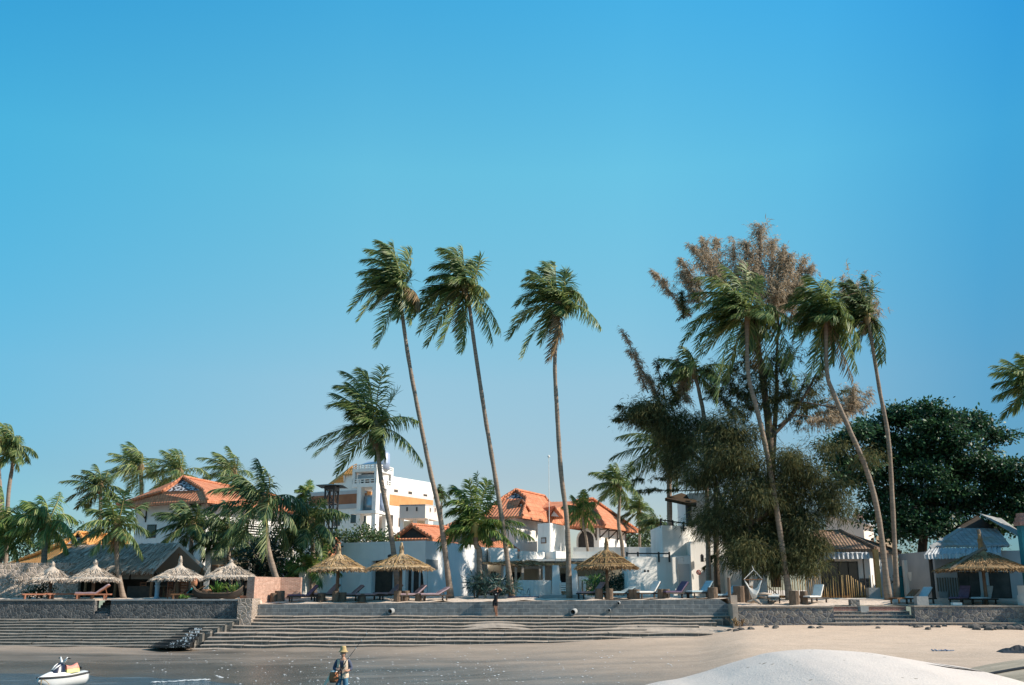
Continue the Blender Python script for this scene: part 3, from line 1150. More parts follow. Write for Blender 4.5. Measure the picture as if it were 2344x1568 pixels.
def frond(store, p0, c, p1, leaf, rnd, n=34, droop=.55, wind=.35, mi=0, thin=1.0, width=.062):
    """one pinnate leaf: bent midrib with two rows of hanging two-piece leaflets"""
    p0, c, p1 = map(lambda a: np.array(a, dtype=float), (p0, c, p1))
    t = np.linspace(0, 1, 13)[:, None]
    spine = (1 - t) ** 2 * p0 + 2 * t * (1 - t) * c + t ** 2 * p1
    tang = nrm(np.gradient(spine, axis=0))
    # midrib: flat three-sided strip
    side = nrm(np.cross(tang, np.array([.12, .25, 1.0])))
    up = np.cross(side, tang)
    w = np.linspace(.055, .008, 13)[:, None]
    A, B, C = spine - side * w, spine + side * w, spine - up * w * 1.2
    V = np.concatenate([A, B, C])
    k = np.arange(12)
    Q = np.concatenate([np.stack([k, k + 1, 13 + k + 1, 13 + k], 1), np.stack([13 + k, 14 + k, 27 + k, 26 + k], 1), np.stack([26 + k, 27 + k, k + 1, k], 1)])
    store.append((V, Q, 1 if mi == 0 else mi))
    # leaflets
    tt = np.linspace(.13, .995, n)
    tt = np.clip(tt + rnd.normal(0, .006, n), .1, 1)
    for sgn in (-1, 1):
        keep = rnd.random(n) < (.95 * thin)
        T_ = tt[keep][:, None]
        m = len(T_)
        pos = (1 - T_) ** 2 * p0 + 2 * T_ * (1 - T_) * c + T_ ** 2 * p1
        tg = nrm(2 * (1 - T_) * (c - p0) + 2 * T_ * (p1 - c))
        sd_ = nrm(np.cross(tg, np.array([.12, .25, 1.0])))
        fwd = .50 + .75 * T_ ** 2
        d = sgn * sd_ * (1.0 - .25 * T_) + tg * fwd + np.array([0, 0, -1.0]) * droop * rnd.uniform(.4, 1.5, (m, 1)) + WIND * wind * rnd.uniform(.5, 1.5, (m, 1)) + rnd.normal(0, .12, (m, 3))
        d = nrm(d)
        L = leaf * (.42 + .62 * np.sin(np.pi * np.clip(T_ * .92 + .10, 0, 1)) ** .8) * rnd.uniform(.8, 1.12, (m, 1))
        mid = pos + d * L * .5
        d2 = nrm(d + np.array([0, 0, -1.0]) * droop * .9 + WIND * wind * .7 + rnd.normal(0, .10, (m, 3)))
        tip = mid + d2 * L * .5
        wv = nrm(tg - d * np.sum(tg * d, 1, keepdims=True)) * width * .5
        V = np.stack([pos - wv * .8, pos + wv * .8, mid - wv, mid + wv, tip - wv * .15, tip + wv * .15], 1).reshape(-1, 3)
        k = np.arange(m)[:, None] * 6
        Q = np.concatenate([k + np.array([[0, 1, 3, 2]]), k + np.array([[2, 3, 5, 4]])])
        store.append((V, Q, mi))


def build_store(name, store, mats, parent):
    nv = sum(len(s[0]) for s in store)
    V = np.concatenate([s[0] for s in store]) - np.array(root_loc(parent))
    off = 0
    Qs, Ms = [], []
    for v_, q_, mi in store:
        Qs.append(q_ + off)
        Ms.append(np.full(len(q_), mi, dtype=np.int32))
        off += len(v_)
    Q = np.concatenate(Qs).astype(np.int32)
    Mi = np.concatenate(Ms)
    me = bpy.data.meshes.new(name)
    me.vertices.add(len(V))
    me.vertices.foreach_set('co', V.astype(np.float32).ravel())
    me.loops.add(Q.size)
    me.loops.foreach_set('vertex_index', Q.ravel())
    me.polygons.add(len(Q))
    me.polygons.foreach_set('loop_start', np.arange(0, Q.size, 4, dtype=np.int32))
    me.polygons.foreach_set('loop_total', np.full(len(Q), 4, dtype=np.int32))
    me.polygons.foreach_set('material_index', Mi)
    me.update(calc_edges=True)
    me.validate()
    return link_mesh(name, me, mats, parent)


def spline(pts, n):
    """Catmull-Rom through pts"""
    pts = [Vector(p) for p in pts]
    P_ = [pts[0] * 2 - pts[1]] + pts + [pts[-1] * 2 - pts[-2]]
    out = []
    segs = len(pts) - 1
    for k in range(n + 1):
        u = k / n * segs
        i = min(int(u), segs - 1)
        f = u - i
        a, b, c, d = P_[i:i + 4]
        out.append(.5 * ((2 * b) + (c - a) * f + (2 * a - 5 * b + 4 * c - d) * f * f + (3 * b - a - 3 * c + d) * f ** 3))
    return out


def palm_trunk(root, tpx, Y, rad, base_z, seed):
    rr = random.Random(seed)
    pts = [P(a, b, Y + (.0 if not k else 0)) for k, (a, b) in enumerate(tpx)]
    if base_z is not None:
        pts[-1].z = base_z - .15
    sp = spline(pts, 7 * (len(pts) - 1))
    n = len(sp)
    rad_ = []
    for k in range(n):
        u = k / (n - 1)
        r_ = rad * (.72 + .35 * u) * (1 + .05 * math.sin(k * 2.1 + seed) + rr.uniform(-.03, .03))
        if u > .93:
            r_ *= 1 + 6 * (u - .93)
        if u < .05:
            r_ *= 1.25
        rad_.append(r_)
    mb = MB()
    mb.tube(sp, rad_, 10)
    mb.build('trunk', M['trunk'], root, smooth=True, uv=False)


def palm(label, Y, center, trunk, fronds=None, scale=1.0, seed=1, auto=0, R_=3.4, leaf=.85, mat='palm', rad=.16, wind=.35, droop=.5,
         nuts=0, dead=0, n=44, base=True, group=None, elev=(-35, 80), width=.062, back=0, name='palm_tree', spear=True):
    """fronds: list of (ctrl, tip) in picture units; auto: number of freely grown fronds"""
    rnd = np.random.default_rng(seed)
    c0 = P(center[0], center[1], Y)
    bx = P(trunk[-1][0], trunk[-1][1], Y).x
    bz = terr_z(bx, Y) if base else None
    root = thing(name, label, 'palm tree', (bx, Y, bz if base else P(trunk[-1][0], trunk[-1][1], Y).z), group)
    palm_trunk(root, [center] + trunk if trunk[0] != center else trunk, Y, rad, bz, seed)
    st = []
    c0 = np.array(c0)
    mats = [M[mat], M['rachis'], M['dead']]
    for k, fr in enumerate(fronds or []):
        cx, tx = fr[0], fr[1]
        kind = fr[2] if len(fr) > 2 else 0
        L = math.hypot(tx[0] - center[0], tx[1] - center[1]) * Y / 2348
        dy = rnd.uniform(-.45, .45) * max(L, 1.2)
        c_ = np.array(P(cx[0], cx[1], Y + dy * .55))
        t_ = np.array(P(tx[0], tx[1], Y + dy))
        frond(st, c0 + rnd.normal(0, .08, 3), c_, t_, leaf, rnd, n, droop, wind, 2 if kind == 2 else 0, .75 if kind == 1 else 1.0, width)
    for k in range(auto):
        az = 2 * math.pi * (k * .381966 + rnd.uniform(-.06, .06))
        u = (k + .5) / auto
        el = R(elev[1] + (elev[0] - elev[1]) * u ** 1.0 + rnd.uniform(-8, 8))
        d = np.array([math.cos(az) * math.cos(el), math.sin(az) * math.cos(el), math.sin(el)])
        L = R_ * rnd.uniform(.82, 1.1) * (.8 if u < .15 else 1.0)
        p0 = c0 + rnd.normal(0, .07, 3)
        d = nrm(d + WIND * wind * .35)
        c_ = p0 + d * L * .52
        d2 = nrm(d + np.array([0, 0, -1.0]) * (.55 + .55 * u + .3 * math.cos(el)) * rnd.uniform(.7, 1.2) + WIND * wind * 1.1)
        frond(st, p0, c_, c_ + d2 * L * .50, leaf, rnd, n, droop, wind, 0, 1, width)
    for k in range(back):
        # short inner fronds that close the heart of the crown
        az = rnd.uniform(0, 2 * math.pi)
        el = R(rnd.uniform(-20, 75))
        d = np.array([math.cos(az) * math.cos(el), math.sin(az) * math.cos(el), math.sin(el)])
        L = R_ * rnd.uniform(.5, .85)
        c_ = c0 + d * L * .5
        d2 = nrm(d + np.array([0, 0, -.8]) + WIND * wind * 1.3)
        frond(st, c0, c_, c_ + d2 * L * .5, leaf * .9, rnd, n, droop, wind, 0, 1, width)
    for k in range(dead):
        az = rnd.uniform(0, 2 * math.pi)
        d = np.array([math.cos(az) * .5, math.sin(az) * .5, -.4])
        L = R_ * rnd.uniform(.5, .8)
        c_ = c0 + d * L * .45
        frond(st, c0, c_, c_ + np.array([d[0] * .1, d[1] * .1, -.55 * L]), leaf * .7, rnd, n, droop * 1.6, .05, 2, .6, width)
    crown = build_store('crown', st, mats, root)
    # fibrous sheath at the crown base
    mb = MB()
    cv = Vector(c0)
    mb.lathe([(rad * .9, -.55), (rad * 1.5, -.25), (rad * 1.7, .05), (rad * 1.1, .35), (rad * .3, .6)], cv, 9, jit=.12)
    mb.build('leaf_sheath', M['dead'] if mat != 'palm_y' else M['rachis'], root, smooth=True, uv=False)
    if nuts:
        rr = random.Random(seed)
        for q in range(1 if nuts < 8 else 2):
            mb = MB()
            nn = nuts if nuts < 8 else nuts // 2
            side = .42 if q == 0 else .30
            for k in range(nn):
                p = cv + Vector((side + rr.uniform(-.16, .16), -.25 + rr.uniform(-.2, .1), -.15 - .95 * q + rr.uniform(-.25, .2)))
                vs, fs = [], []
                for i in range(5):
                    for j in range(8):
                        ph, th = math.pi * (i + .5) / 5, 2 * math.pi * j / 8
                        vs.append(p + Vector((math.sin(ph) * math.cos(th), math.sin(ph) * math.sin(th), 1.2 * math.cos(ph))) * .12)
                for i in range(4):
                    for j in range(8):
                        fs.append((i * 8 + j, i * 8 + (j + 1) % 8, (i + 1) * 8 + (j + 1) % 8, (i + 1) * 8 + j))
                fs.append(tuple(range(8)))
                fs.append(tuple(32 + j for j in range(8)))
                mb.add(vs, fs)
                mb.tube([cv + Vector((0, 0, -.1)), (cv + p) / 2 + Vector((0, 0, .12)), p], .014, 4)
            mb.build('coconut_bunch', M['coconut'], root, smooth=True, uv=False)
    return root


# ---- the three tall palms
k = crop(1200, 820, 3.2667)
palm('tall leaning palm, first from the left of the three that rise above the white hotel', 62.5, k(718, 650),
     [k(718, 650), (917, 690), (935, 820), (963, 970), (985, 1080), (1008, 1185), (1033, 1368)],
     [(k(*a), k(*b), *x) for a, b, *x in [
         ((700, 190), (470, 110)), ((660, 200), (330, 215)), ((620, 280), (300, 330)), ((590, 360), (260, 490)), ((660, 260), (560, 170)),
         ((520, 430), (255, 660)), ((430, 500), (145, 915)), ((500, 560), (240, 1040)), ((640, 800), (455, 1330)), ((600, 680), (400, 900)),
         ((560, 450), (330, 560)), ((800, 320), (860, 240)), ((800, 500), (850, 390)), ((820, 600), (860, 510)), ((900, 600), (890, 930)),
         ((820, 740), (860, 1060)), ((740, 800), (690, 1010)), ((610, 420), (380, 440)), ((690, 400), (640, 140)), ((930, 610), (960, 900), 2)]],
     seed=11, leaf=1.12, rad=.155, wind=.55, droop=.45, n=54, back=9, R_=2.6, group='tall coconut palms on the terrace')
k = crop(1200, 820, 3.2667)
palm('tall palm with green coconuts and one drooping side frond, middle of the three', 62.8, k(1480, 650),
     [k(1480, 650), (1075, 705), (1086, 790), (1110, 950), (1135, 1100), (1152, 1210), (1173, 1366)],
     [(k(*a), k(*b), *x) for a, b, *x in [
         ((1440, 230), (1190, 200)), ((1390, 270), (1100, 420)), ((1330, 400), (1040, 570)), ((1460, 400), (1450, 200)), ((1220, 560), (990, 690)),
         ((1120, 560), (985, 1010)), ((1040, 620), (850, 1030)), ((1230, 740), (950, 1170)), ((1260, 840), (1035, 1320)), ((1370, 900), (1190, 1330)),
         ((1500, 950), (1435, 1400)), ((1690, 330), (1500, 380)), ((1650, 500), (1640, 300)), ((1720, 720), (1890, 1180)), ((1690, 760), (1800, 1290)),
         ((1450, 880), (1430, 1230), 2), ((1400, 330), (1280, 220)), ((1300, 500), (1090, 800)), ((1300, 640), (1150, 950)), ((1420, 300), (1370, 210))]],
     seed=12, leaf=1.12, rad=.155, wind=.5, droop=.45, nuts=16, n=54, back=9, R_=2.6, dead=1, group='tall coconut palms on the terrace')
k = crop(1750, 880, 3.733)
palm('tall straight palm standing apart over the orange roofed house, last of the three tall ones', 62.4, k(880, 745),
     [k(880, 745), (1276, 730), (1270, 830), (1275, 940), (1284, 1080), (1298, 1200), (1303, 1366)],
     [(k(*a), k(*b), *x) for a, b, *x in [
         ((870, 300), (700, 190)), ((830, 280), (820, 190)), ((760, 280), (430, 400)), ((640, 400), (310, 760)), ((720, 380), (500, 300)),
         ((680, 540), (460, 750)), ((470, 700), (210, 1200)), ((640, 840), (390, 1450)), ((760, 900), (640, 1250)), ((950, 1000), (740, 1500), 2),
         ((950, 480), (970, 320)), ((1010, 380), (1010, 600)), ((1080, 400), (1260, 780)), ((1220, 660), (1440, 1060)), ((830, 800), (760, 1050)),
         ((700, 420), (420, 480)), ((560, 700), (290, 950)), ((850, 350), (640, 260)), ((900, 1050), (820, 1400), 2)]],
     seed=13, leaf=1.08, rad=.155, wind=.5, droop=.45, nuts=7, n=54, back=9, R_=2.6, group='tall coconut palms on the terrace')
k = crop(1050, 1280, 3.7327)
palm('mid height palm with a full windswept crown right before the white hotel tower', 63.5, k(1060, 900),
     [k(1060, 900), k(1090, 1150), k(1130, 1560), (890, 1190), (903, 1280), (912, 1368)],
     [(k(*a), k(*b), *x) for a, b, *x in [
         ((980, 250), (620, 140)), ((900, 300), (540, 330)), ((850, 400), (440, 600)), ((800, 520), (490, 430)), ((1000, 230), (860, 120)),
         ((1060, 400), (1170, 100), 1), ((1200, 600), (1360, 400), 1), ((780, 760), (170, 1150)), ((720, 820), (270, 1250)), ((860, 1000), (550, 1500)),
         ((1330, 660), (1620, 800)), ((1400, 860), (1690, 1360)), ((1200, 1050), (1180, 1290)), ((1090, 1050), (1050, 1250)), ((920, 450), (700, 300)),
         ((860, 560), (560, 560)), ((960, 520), (780, 700)), ((1010, 350), (950, 150)), ((1120, 480), (1230, 760)), ((800, 850), (560, 1250)), ((880, 640), (700, 720))]],
     seed=14, leaf=1.15, rad=.17, wind=.45, droop=.4, n=54, back=9, R_=2.8, mat='palm', dead=1, group=None)
k = crop(1500, 1620, 3.733)
palm('low bushy palm with yellow green fronds before the white courtyard blocks', 63.0, k(705, 960),
     [k(705, 960), k(715, 1180), (1097, 1260), (1098, 1310), (1099, 1368)],
     [(k(*a), k(*b), *x) for a, b, *x in [
         ((715, 560), (718, 245)), ((600, 300), (350, 470)), ((600, 420), (290, 640)), ((560, 560), (330, 760)), ((560, 640), (400, 960)), ((790, 560), (860, 330)),
         ((860, 640), (950, 440)), ((900, 640), (960, 600)), ((950, 780), (1320, 880)), ((1100, 840), (1460, 1080)), ((950, 880), (1180, 1150)), ((500, 760), (210, 1130)),
         ((480, 900), (230, 1220)), ((620, 1000), (520, 1210)), ((660, 560), (620, 330)), ((540, 480), (440, 400)), ((840, 1000), (900, 1130)), ((620, 700), (470, 1000))]],
     seed=15, leaf=1.0, rad=.20, wind=.2, droop=.5, n=54, back=9, R_=2.7, mat='palm_y', group=None)

# ---- palms on the right
k = crop(2150, 780, 2.1564)
palm('broad crowned tall palm with hanging fronds in front of the casuarina', 62.2, k(1085, 720),
     [k(1085, 720), (1712, 850), (1732, 935), (1752, 1020), (1772, 1130), (1790, 1250), (1808, 1370)],
     [(k(*a), k(*b), *x) for a, b, *x in [
         ((1060, 430), (900, 350)), ((960, 400), (700, 440)), ((900, 500), (670, 570)), ((850, 540), (640, 690)), ((800, 600), (590, 950)), ((900, 580), (720, 760)),
         ((1075, 520), (1085, 335)), ((1140, 520), (1180, 440)), ((1340, 600), (1510, 890)), ((1300, 760), (1470, 1290)), ((1200, 850), (1280, 1200)), ((800, 780), (650, 1180)),
         ((880, 860), (860, 1440)), ((1000, 880), (920, 1260)), ((1120, 880), (1090, 1010)), ((980, 480), (780, 500)), ((880, 640), (600, 820)), ((1000, 560), (860, 620)),
         ((1350, 700), (1440, 1100)), ((820, 700), (700, 960)), ((1150, 650), (1260, 900)), ((1160, 900), (1190, 1130), 2), ((960, 760), (760, 1020))]],
     seed=21, leaf=1.2, rad=.17, wind=.42, droop=.5, n=52, back=18, R_=3.5, dead=1, group='tall palms beside the casuarina')
palm('tall palm with a boldly curved leaning trunk before the brown tiled bungalow', 62.0, k(1690, 730),
     [k(1690, 730), (1893, 850), (1908, 900), (1945, 985), (1985, 1080), (2012, 1190), (2034, 1370)],
     [(k(*a), k(*b), *x) for a, b, *x in [
         ((1680, 480), (1550, 430)), ((1600, 460), (1420, 610)), ((1560, 560), (1360, 660)), ((1540, 630), (1300, 920)), ((1600, 760), (1400, 1110)), ((1640, 850), (1560, 1230)),
         ((1720, 560), (1730, 480)), ((1780, 570), (1810, 680)), ((1820, 760), (1930, 1160)), ((1760, 850), (1900, 1230), 2), ((1720, 800), (1740, 1100)), ((1860, 640), (1960, 980)),
         ((1640, 500), (1480, 520)), ((1580, 680), (1440, 900)), ((1660, 850), (1640, 1160)), ((1800, 680), (1860, 960)), ((1620, 560), (1460, 730))]],
     seed=22, leaf=1.2, rad=.165, wind=.42, droop=.5, n=52, back=16, R_=3.2, dead=1, group='tall palms beside the casuarina')
palm('slim tall palm with a straight pale trunk, farthest along of the tall ones', 63.0, k(2005, 750),
     [k(2005, 750), (1992, 760), (2013, 890), (2033, 1000), (2043, 1150), (2053, 1370)],
     [(k(*a), k(*b), *x) for a, b, *x in [
         ((2060, 520), (1990, 430)), ((1960, 500), (1810, 480)), ((1900, 560), (1760, 560)), ((2050, 620), (2055, 470)), ((1900, 640), (1750, 900)), ((1960, 850), (1890, 1050)),
         ((2110, 720), (2140, 1080)), ((2090, 840), (2110, 1100)), ((1980, 560), (1880, 460)), ((1920, 720), (1830, 960)), ((2000, 600), (1900, 620))]],
     seed=23, leaf=.95, rad=.14, wind=.45, droop=.5, n=48, back=9, R_=2.6, mat='palm_d', dead=1, group='tall palms beside the casuarina')

# ---- other palms, grown freely: label, Y, centre, trunk, options
OT = [
    ('dark leaning palm with drooping fronds rooted by the pink brick wall', 63.2, (603, 1150), [(603, 1150), (607, 1190), (612, 1250), (630, 1318), (652, 1370)],
     dict(auto=19, R_=3.8, seed=31, leaf=1.1, mat='palm_d', rad=.2, wind=.45, droop=.8, back=3, elev=(-45, 82))),
    ('bushy green palm behind the pink brick wall', 66.5, (712, 1195), [(712, 1195), (716, 1260), (722, 1340)],
     dict(auto=20, R_=2.9, seed=32, leaf=1.0, mat='palm_d', wind=.2, droop=.7, back=6)),
    ('small palm sprouting just over the brick wall before the white annex', 66.0, (717, 1308), [(717, 1308), (714, 1330), (712, 1365)],
     dict(auto=11, R_=2.2, seed=33, leaf=.8, mat='palm_y', rad=.12, wind=.1, droop=.5, elev=(5, 75))),
    ('mid sized palm with a dark trunk in front of the grey villa wall', 69.0, (440, 1200), [(440, 1200), (438, 1240), (440, 1330)],
     dict(auto=19, R_=2.7, seed=34, leaf=.95, mat='palm_d', wind=.35, droop=.6)),
    ('feathery palm mass between the villa and the small thatched gazebo', 70.0, (520, 1222), [(520, 1222), (524, 1270), (530, 1340)],
     dict(auto=18, R_=2.7, seed=35, leaf=1.1, mat='palm_d', wind=.3, droop=.9, back=6)),
    ('low palm with a short pale trunk before the long thatched hut', 62.5, (268, 1205), [(268, 1205), (267, 1250), (270, 1305), (284, 1372)],
     dict(auto=16, R_=2.5, seed=36, leaf=.95, mat='palm', rad=.15, wind=.15, droop=.6, dead=2)),
    ('big sunlit palm with a shaggy crown over the small yellow roof', 67.0, (107, 1195), [(107, 1195), (103, 1240), (100, 1350)],
     dict(auto=22, R_=3.1, seed=37, leaf=1.0, mat='palm_y', rad=.2, wind=.35, droop=.8, back=4, dead=2)),
    ('dense palm cut by the picture edge beside the rubble garden wall', 68.0, (2, 1200), [(2, 1200), (0, 1260), (-4, 1350)],
     dict(auto=24, R_=3.2, seed=38, leaf=1.05, mat='palm_y', rad=.2, wind=.3, droop=.8, back=6)),
    ('tall palm with a bare pale trunk above the shaggy crowned one', 76.0, (34, 1022), [(34, 1022), (28, 1070), (18, 1150), (14, 1340)],
     dict(auto=16, R_=2.5, seed=39, leaf=.85, mat='palm', rad=.16, wind=.4, droop=.5)),
    ('tall palm half outside the picture beside the bare trunked one', 75.0, (-6, 1012), [(-6, 1012), (-4, 1070), (0, 1150), (0, 1340)],
     dict(auto=18, R_=2.9, seed=40, leaf=.95, mat='palm', rad=.18, wind=.4, droop=.6)),
    ('dark palm standing just clear of the villa roof corner', 82.0, (230, 1115), [(230, 1115), (230, 1170), (226, 1340)],
     dict(auto=18, R_=2.9, seed=41, leaf=.9, mat='palm_d', rad=.16, wind=.35, droop=.5)),
    ('windswept palm rising highest behind the villa roof', 94.0, (322, 1070), [(322, 1070), (324, 1130), (330, 1340)],
     dict(auto=20, R_=4.0, seed=42, leaf=1.15, mat='palm', rad=.2, wind=.55, droop=.5, elev=(-30, 82))),
    ('full palm directly behind the villa gable', 92.0, (412, 1080), [(412, 1080), (415, 1130), (418, 1340)],
     dict(auto=20, R_=3.6, seed=43, leaf=1.1, mat='palm', rad=.2, wind=.4, droop=.5)),
    ('palm behind the villa ridge, next to the dark leaning one', 96.0, (535, 1080), [(535, 1080), (535, 1130), (535, 1340)],
     dict(auto=18, R_=3.6, seed=44, leaf=1.1, mat='palm', rad=.2, wind=.5, droop=.5)),
    ('round headed palm far behind between villa and hotel', 112.0, (702, 1128), [(702, 1128), (703, 1180), (704, 1340)],
     dict(auto=16, R_=1.6, seed=45, leaf=.7, mat='palm_y', rad=.15, wind=.1, droop=.5)),
    ('palm with ringed trunk standing before the arched house end wall', 78.0, (1416, 1108), [(1416, 1108), (1418, 1150), (1416, 1200), (1424, 1250), (1432, 1345)],
     dict(auto=18, R_=2.6, seed=46, leaf=.85, mat='palm', rad=.15, wind=.3, droop=.5)),
    ('small palm just beyond the orange roof corner', 88.0, (1462, 1168), [(1462, 1168), (1464, 1210), (1464, 1340)],
     dict(auto=13, R_=2.0, seed=47, leaf=.8, mat='palm', rad=.13, wind=.2, droop=.5)),
    ('short palm growing over the shrubs beside the white roof terrace', 84.0, (1503, 1205), [(1503, 1205), (1500, 1240), (1497, 1340)],
     dict(auto=14, R_=1.9, seed=48, leaf=.75, mat='palm_d', rad=.12, wind=.35, droop=.5)),
    ('little yellowish palm before the dark arched window', 79.0, (1333, 1168), [(1333, 1168), (1336, 1205), (1343, 1240), (1356, 1340)],
     dict(auto=14, R_=1.8, seed=49, leaf=.75, mat='palm_y', rad=.11, wind=.1, droop=.8)),
    ('dark palm with a straight trunk behind the roof terrace canopy', 70.5, (1528, 1020), [(1528, 1020), (1531, 1080), (1533, 1190), (1534, 1345)],
     dict(auto=18, R_=3.9, seed=50, leaf=1.15, mat='palm_d', rad=.2, wind=.3, droop=.6, elev=(-40, 70))),
    ('palm half hidden among the casuarina branches', 66.0, (1588, 850), [(1588, 850), (1602, 905), (1614, 1000), (1622, 1340)],
     dict(auto=15, R_=2.5, seed=51, leaf=.95, mat='palm', rad=.15, wind=.3, droop=.7)),
    ('palm crown entering at the right edge above the sea almond', 64.0, (2366, 880), [(2366, 880), (2366, 1000), (2362, 1340)],
     dict(auto=24, R_=2.9, seed=52, leaf=1.0, mat='palm', rad=.17, wind=.35, droop=.5)),
    ('tiny far palm seen between two leaning trunks beside the hotel', 150.0, (1010, 1130), [(1010, 1130), (1011, 1170), (1012, 1345)],
     dict(auto=12, R_=1.8, seed=53, leaf=.8, mat='palm_d', rad=.15, wind=.2, droop=.5)),
]
for lab, Y, c, tr, kw in OT:
    palm(lab, Y, c, tr, **kw)

# ================================================================ casuarina


def strands(store, pos, base_dir, rnd, length, width, mi=0):
    """needle tufts: thin two-piece ribbons hanging from pos"""
    m = len(pos)
    d = nrm(base_dir + rnd.normal(0, .42, (m, 3)))
    L = length * rnd.uniform(.6, 1.3, (m, 1))
    mid = pos + d * L * .5
    d2 = nrm(d + np.array([-.12, 0, -.75]) + rnd.normal(0, .15, (m, 3)))
    tip = mid + d2 * L * .5
    wv = nrm(np.cross(d, rnd.normal(0, 1, (m, 3)))) * width * rnd.uniform(.6, 1.3, (m, 1))
    V = np.stack([pos - wv * .6, pos + wv * .6, mid - wv, mid + wv, tip - wv * .3, tip + wv * .3], 1).reshape(-1, 3)
    k = np.arange(m)[:, None] * 6
    store.append((V, np.concatenate([k + np.array([[0, 1, 3, 2]]), k + np.array([[2, 3, 5, 4]])]), mi))


def plume(store, mb, a, b, Y, w, n, rnd, mi=0, dy=0.0, twig=True, length=.34):
    """a feathery branch from picture point a to b"""
    pa, pb = np.array(P(a[0], a[1], Y)), np.array(P(b[0], b[1], Y + dy))
    axis = pb - pa
    if twig:
        bend = (pa + pb) / 2 + np.array([0, 0, -.06]) * np.linalg.norm(axis)
        pts = [Vector(pa), Vector(bend), Vector(pb)]
        mb.tube(spline(pts, 6), [.05 * (1 - .75 * i / 6) for i in range(7)], 5)
    u = rnd.random(n) ** .85
    prof = (.30 + .8 * np.sin(np.pi * np.clip(u * .85 + .1, 0, 1)))[:, None]
    ww = w * Y / 2348
    # tufts sit on a limited number of twiglets, so that gaps show between
    nt = max(5, n // 22)
    tu = rnd.random(nt)
    to = rnd.normal(0, 1, (nt, 3)) * .55
    pick = rnd.integers(0, nt, n)
    u2 = np.clip(tu[pick] + rnd.normal(0, .035, n), 0, 1.02)
    off = to[pick] * rnd.uniform(0, 1.15, (n, 1)) ** .8
    prof = (.30 + .8 * np.sin(np.pi * np.clip(u2 * .85 + .1, 0, 1)))[:, None]
    pos = pa + axis * u2[:, None] + off * prof * ww
    strands(store, pos, nrm(axis[None, :]) * .45 + np.array([[-.10, 0, -.55]]) + off * .5, rnd, length, .021, mi)


def tuft_cloud(store, c, r, n, Y, ry, rnd, mi=0, length=.36):
    """irregular cloud of hanging tufts around picture point c with radii r"""
    cc = np.array(P(c[0], c[1], Y))
    sc = Y / 2348
    nc = max(6, n // 120)
    q = nrm(rnd.normal(0, 1, (nc, 3))) * rnd.uniform(.35, 1.0, (nc, 1))
    cen = cc + q * np.array([r[0] * sc, ry, r[1] * sc])
    pick = rnd.integers(0, nc, n)
    spread = np.array([.44, .44, .30]) * rnd.uniform(.5, 1.3, (nc, 1))
    off = rnd.normal(0, 1, (n, 3)) * spread[pick]
    strands(store, cen[pick] + off, nrm(off) * .5 + q[pick] * .4 + np.array([-.15, 0, -.45]), rnd, length, .018, mi)


def limb(mb, pts, Y, r0, r1, dY=None):
    n = len(pts)
    q = [P(a, b, Y + (dY[i] if dY else 0)) for i, (a, b) in enumerate(pts)]
    s = spline(q, 6 * (n - 1))
    m = len(s)
    mb.tube(s, [r0 + (r1 - r0) * i / (m - 1) for i in range(m)], 8)


rnd = np.random.default_rng(77)
k5 = crop(2150, 780, 2.1564)
k6 = crop(2150, 1300, 1.9604)
YC = 65.5
root = thing('casuarina_tree', 'huge casuarina with a sparse brown feathery top and twin dark trunks', 'casuarina', (X(1748, YC), YC, 2.95))
mb, st = MB(), []
limb(mb, [k6(1190, 1540), k6(1175, 1200), k6(1155, 800), k6(1140, 450), k6(1110, 200), k6(1085, 20), k5(1180, 1060)], YC, .34, .17)
limb(mb, [k6(1160, 700), k6(1180, 420), k6(1195, 150), k5(1310, 1150), k5(1330, 700)], YC + .5, .2, .07)
limb(mb, [k5(1180, 1060), k5(1160, 700), k5(1180, 350), k5(1190, 120)], YC, .17, .03)
limb(mb, [k5(1180, 1060), k5(1000, 700), k5(850, 430)], YC, .12, .03)
limb(mb, [k5(1320, 900), k5(1400, 600), k5(1520, 360)], YC + .4, .1, .03)
limb(mb, [k6(1170, 480), k6(1300, 340), k6(1420, 150), k6(1480, 40), k5(1700, 1130)], YC - .2, .13, .04)
limb(mb, [k6(1200, 420), k6(1330, 345), k6(1560, 380), k6(1700, 370)], YC - .3, .07, .02)
limb(mb, [k6(1380, 250), k6(1640, 300), k6(1760, 320), k6(1850, 250)], YC - .3, .05, .015)
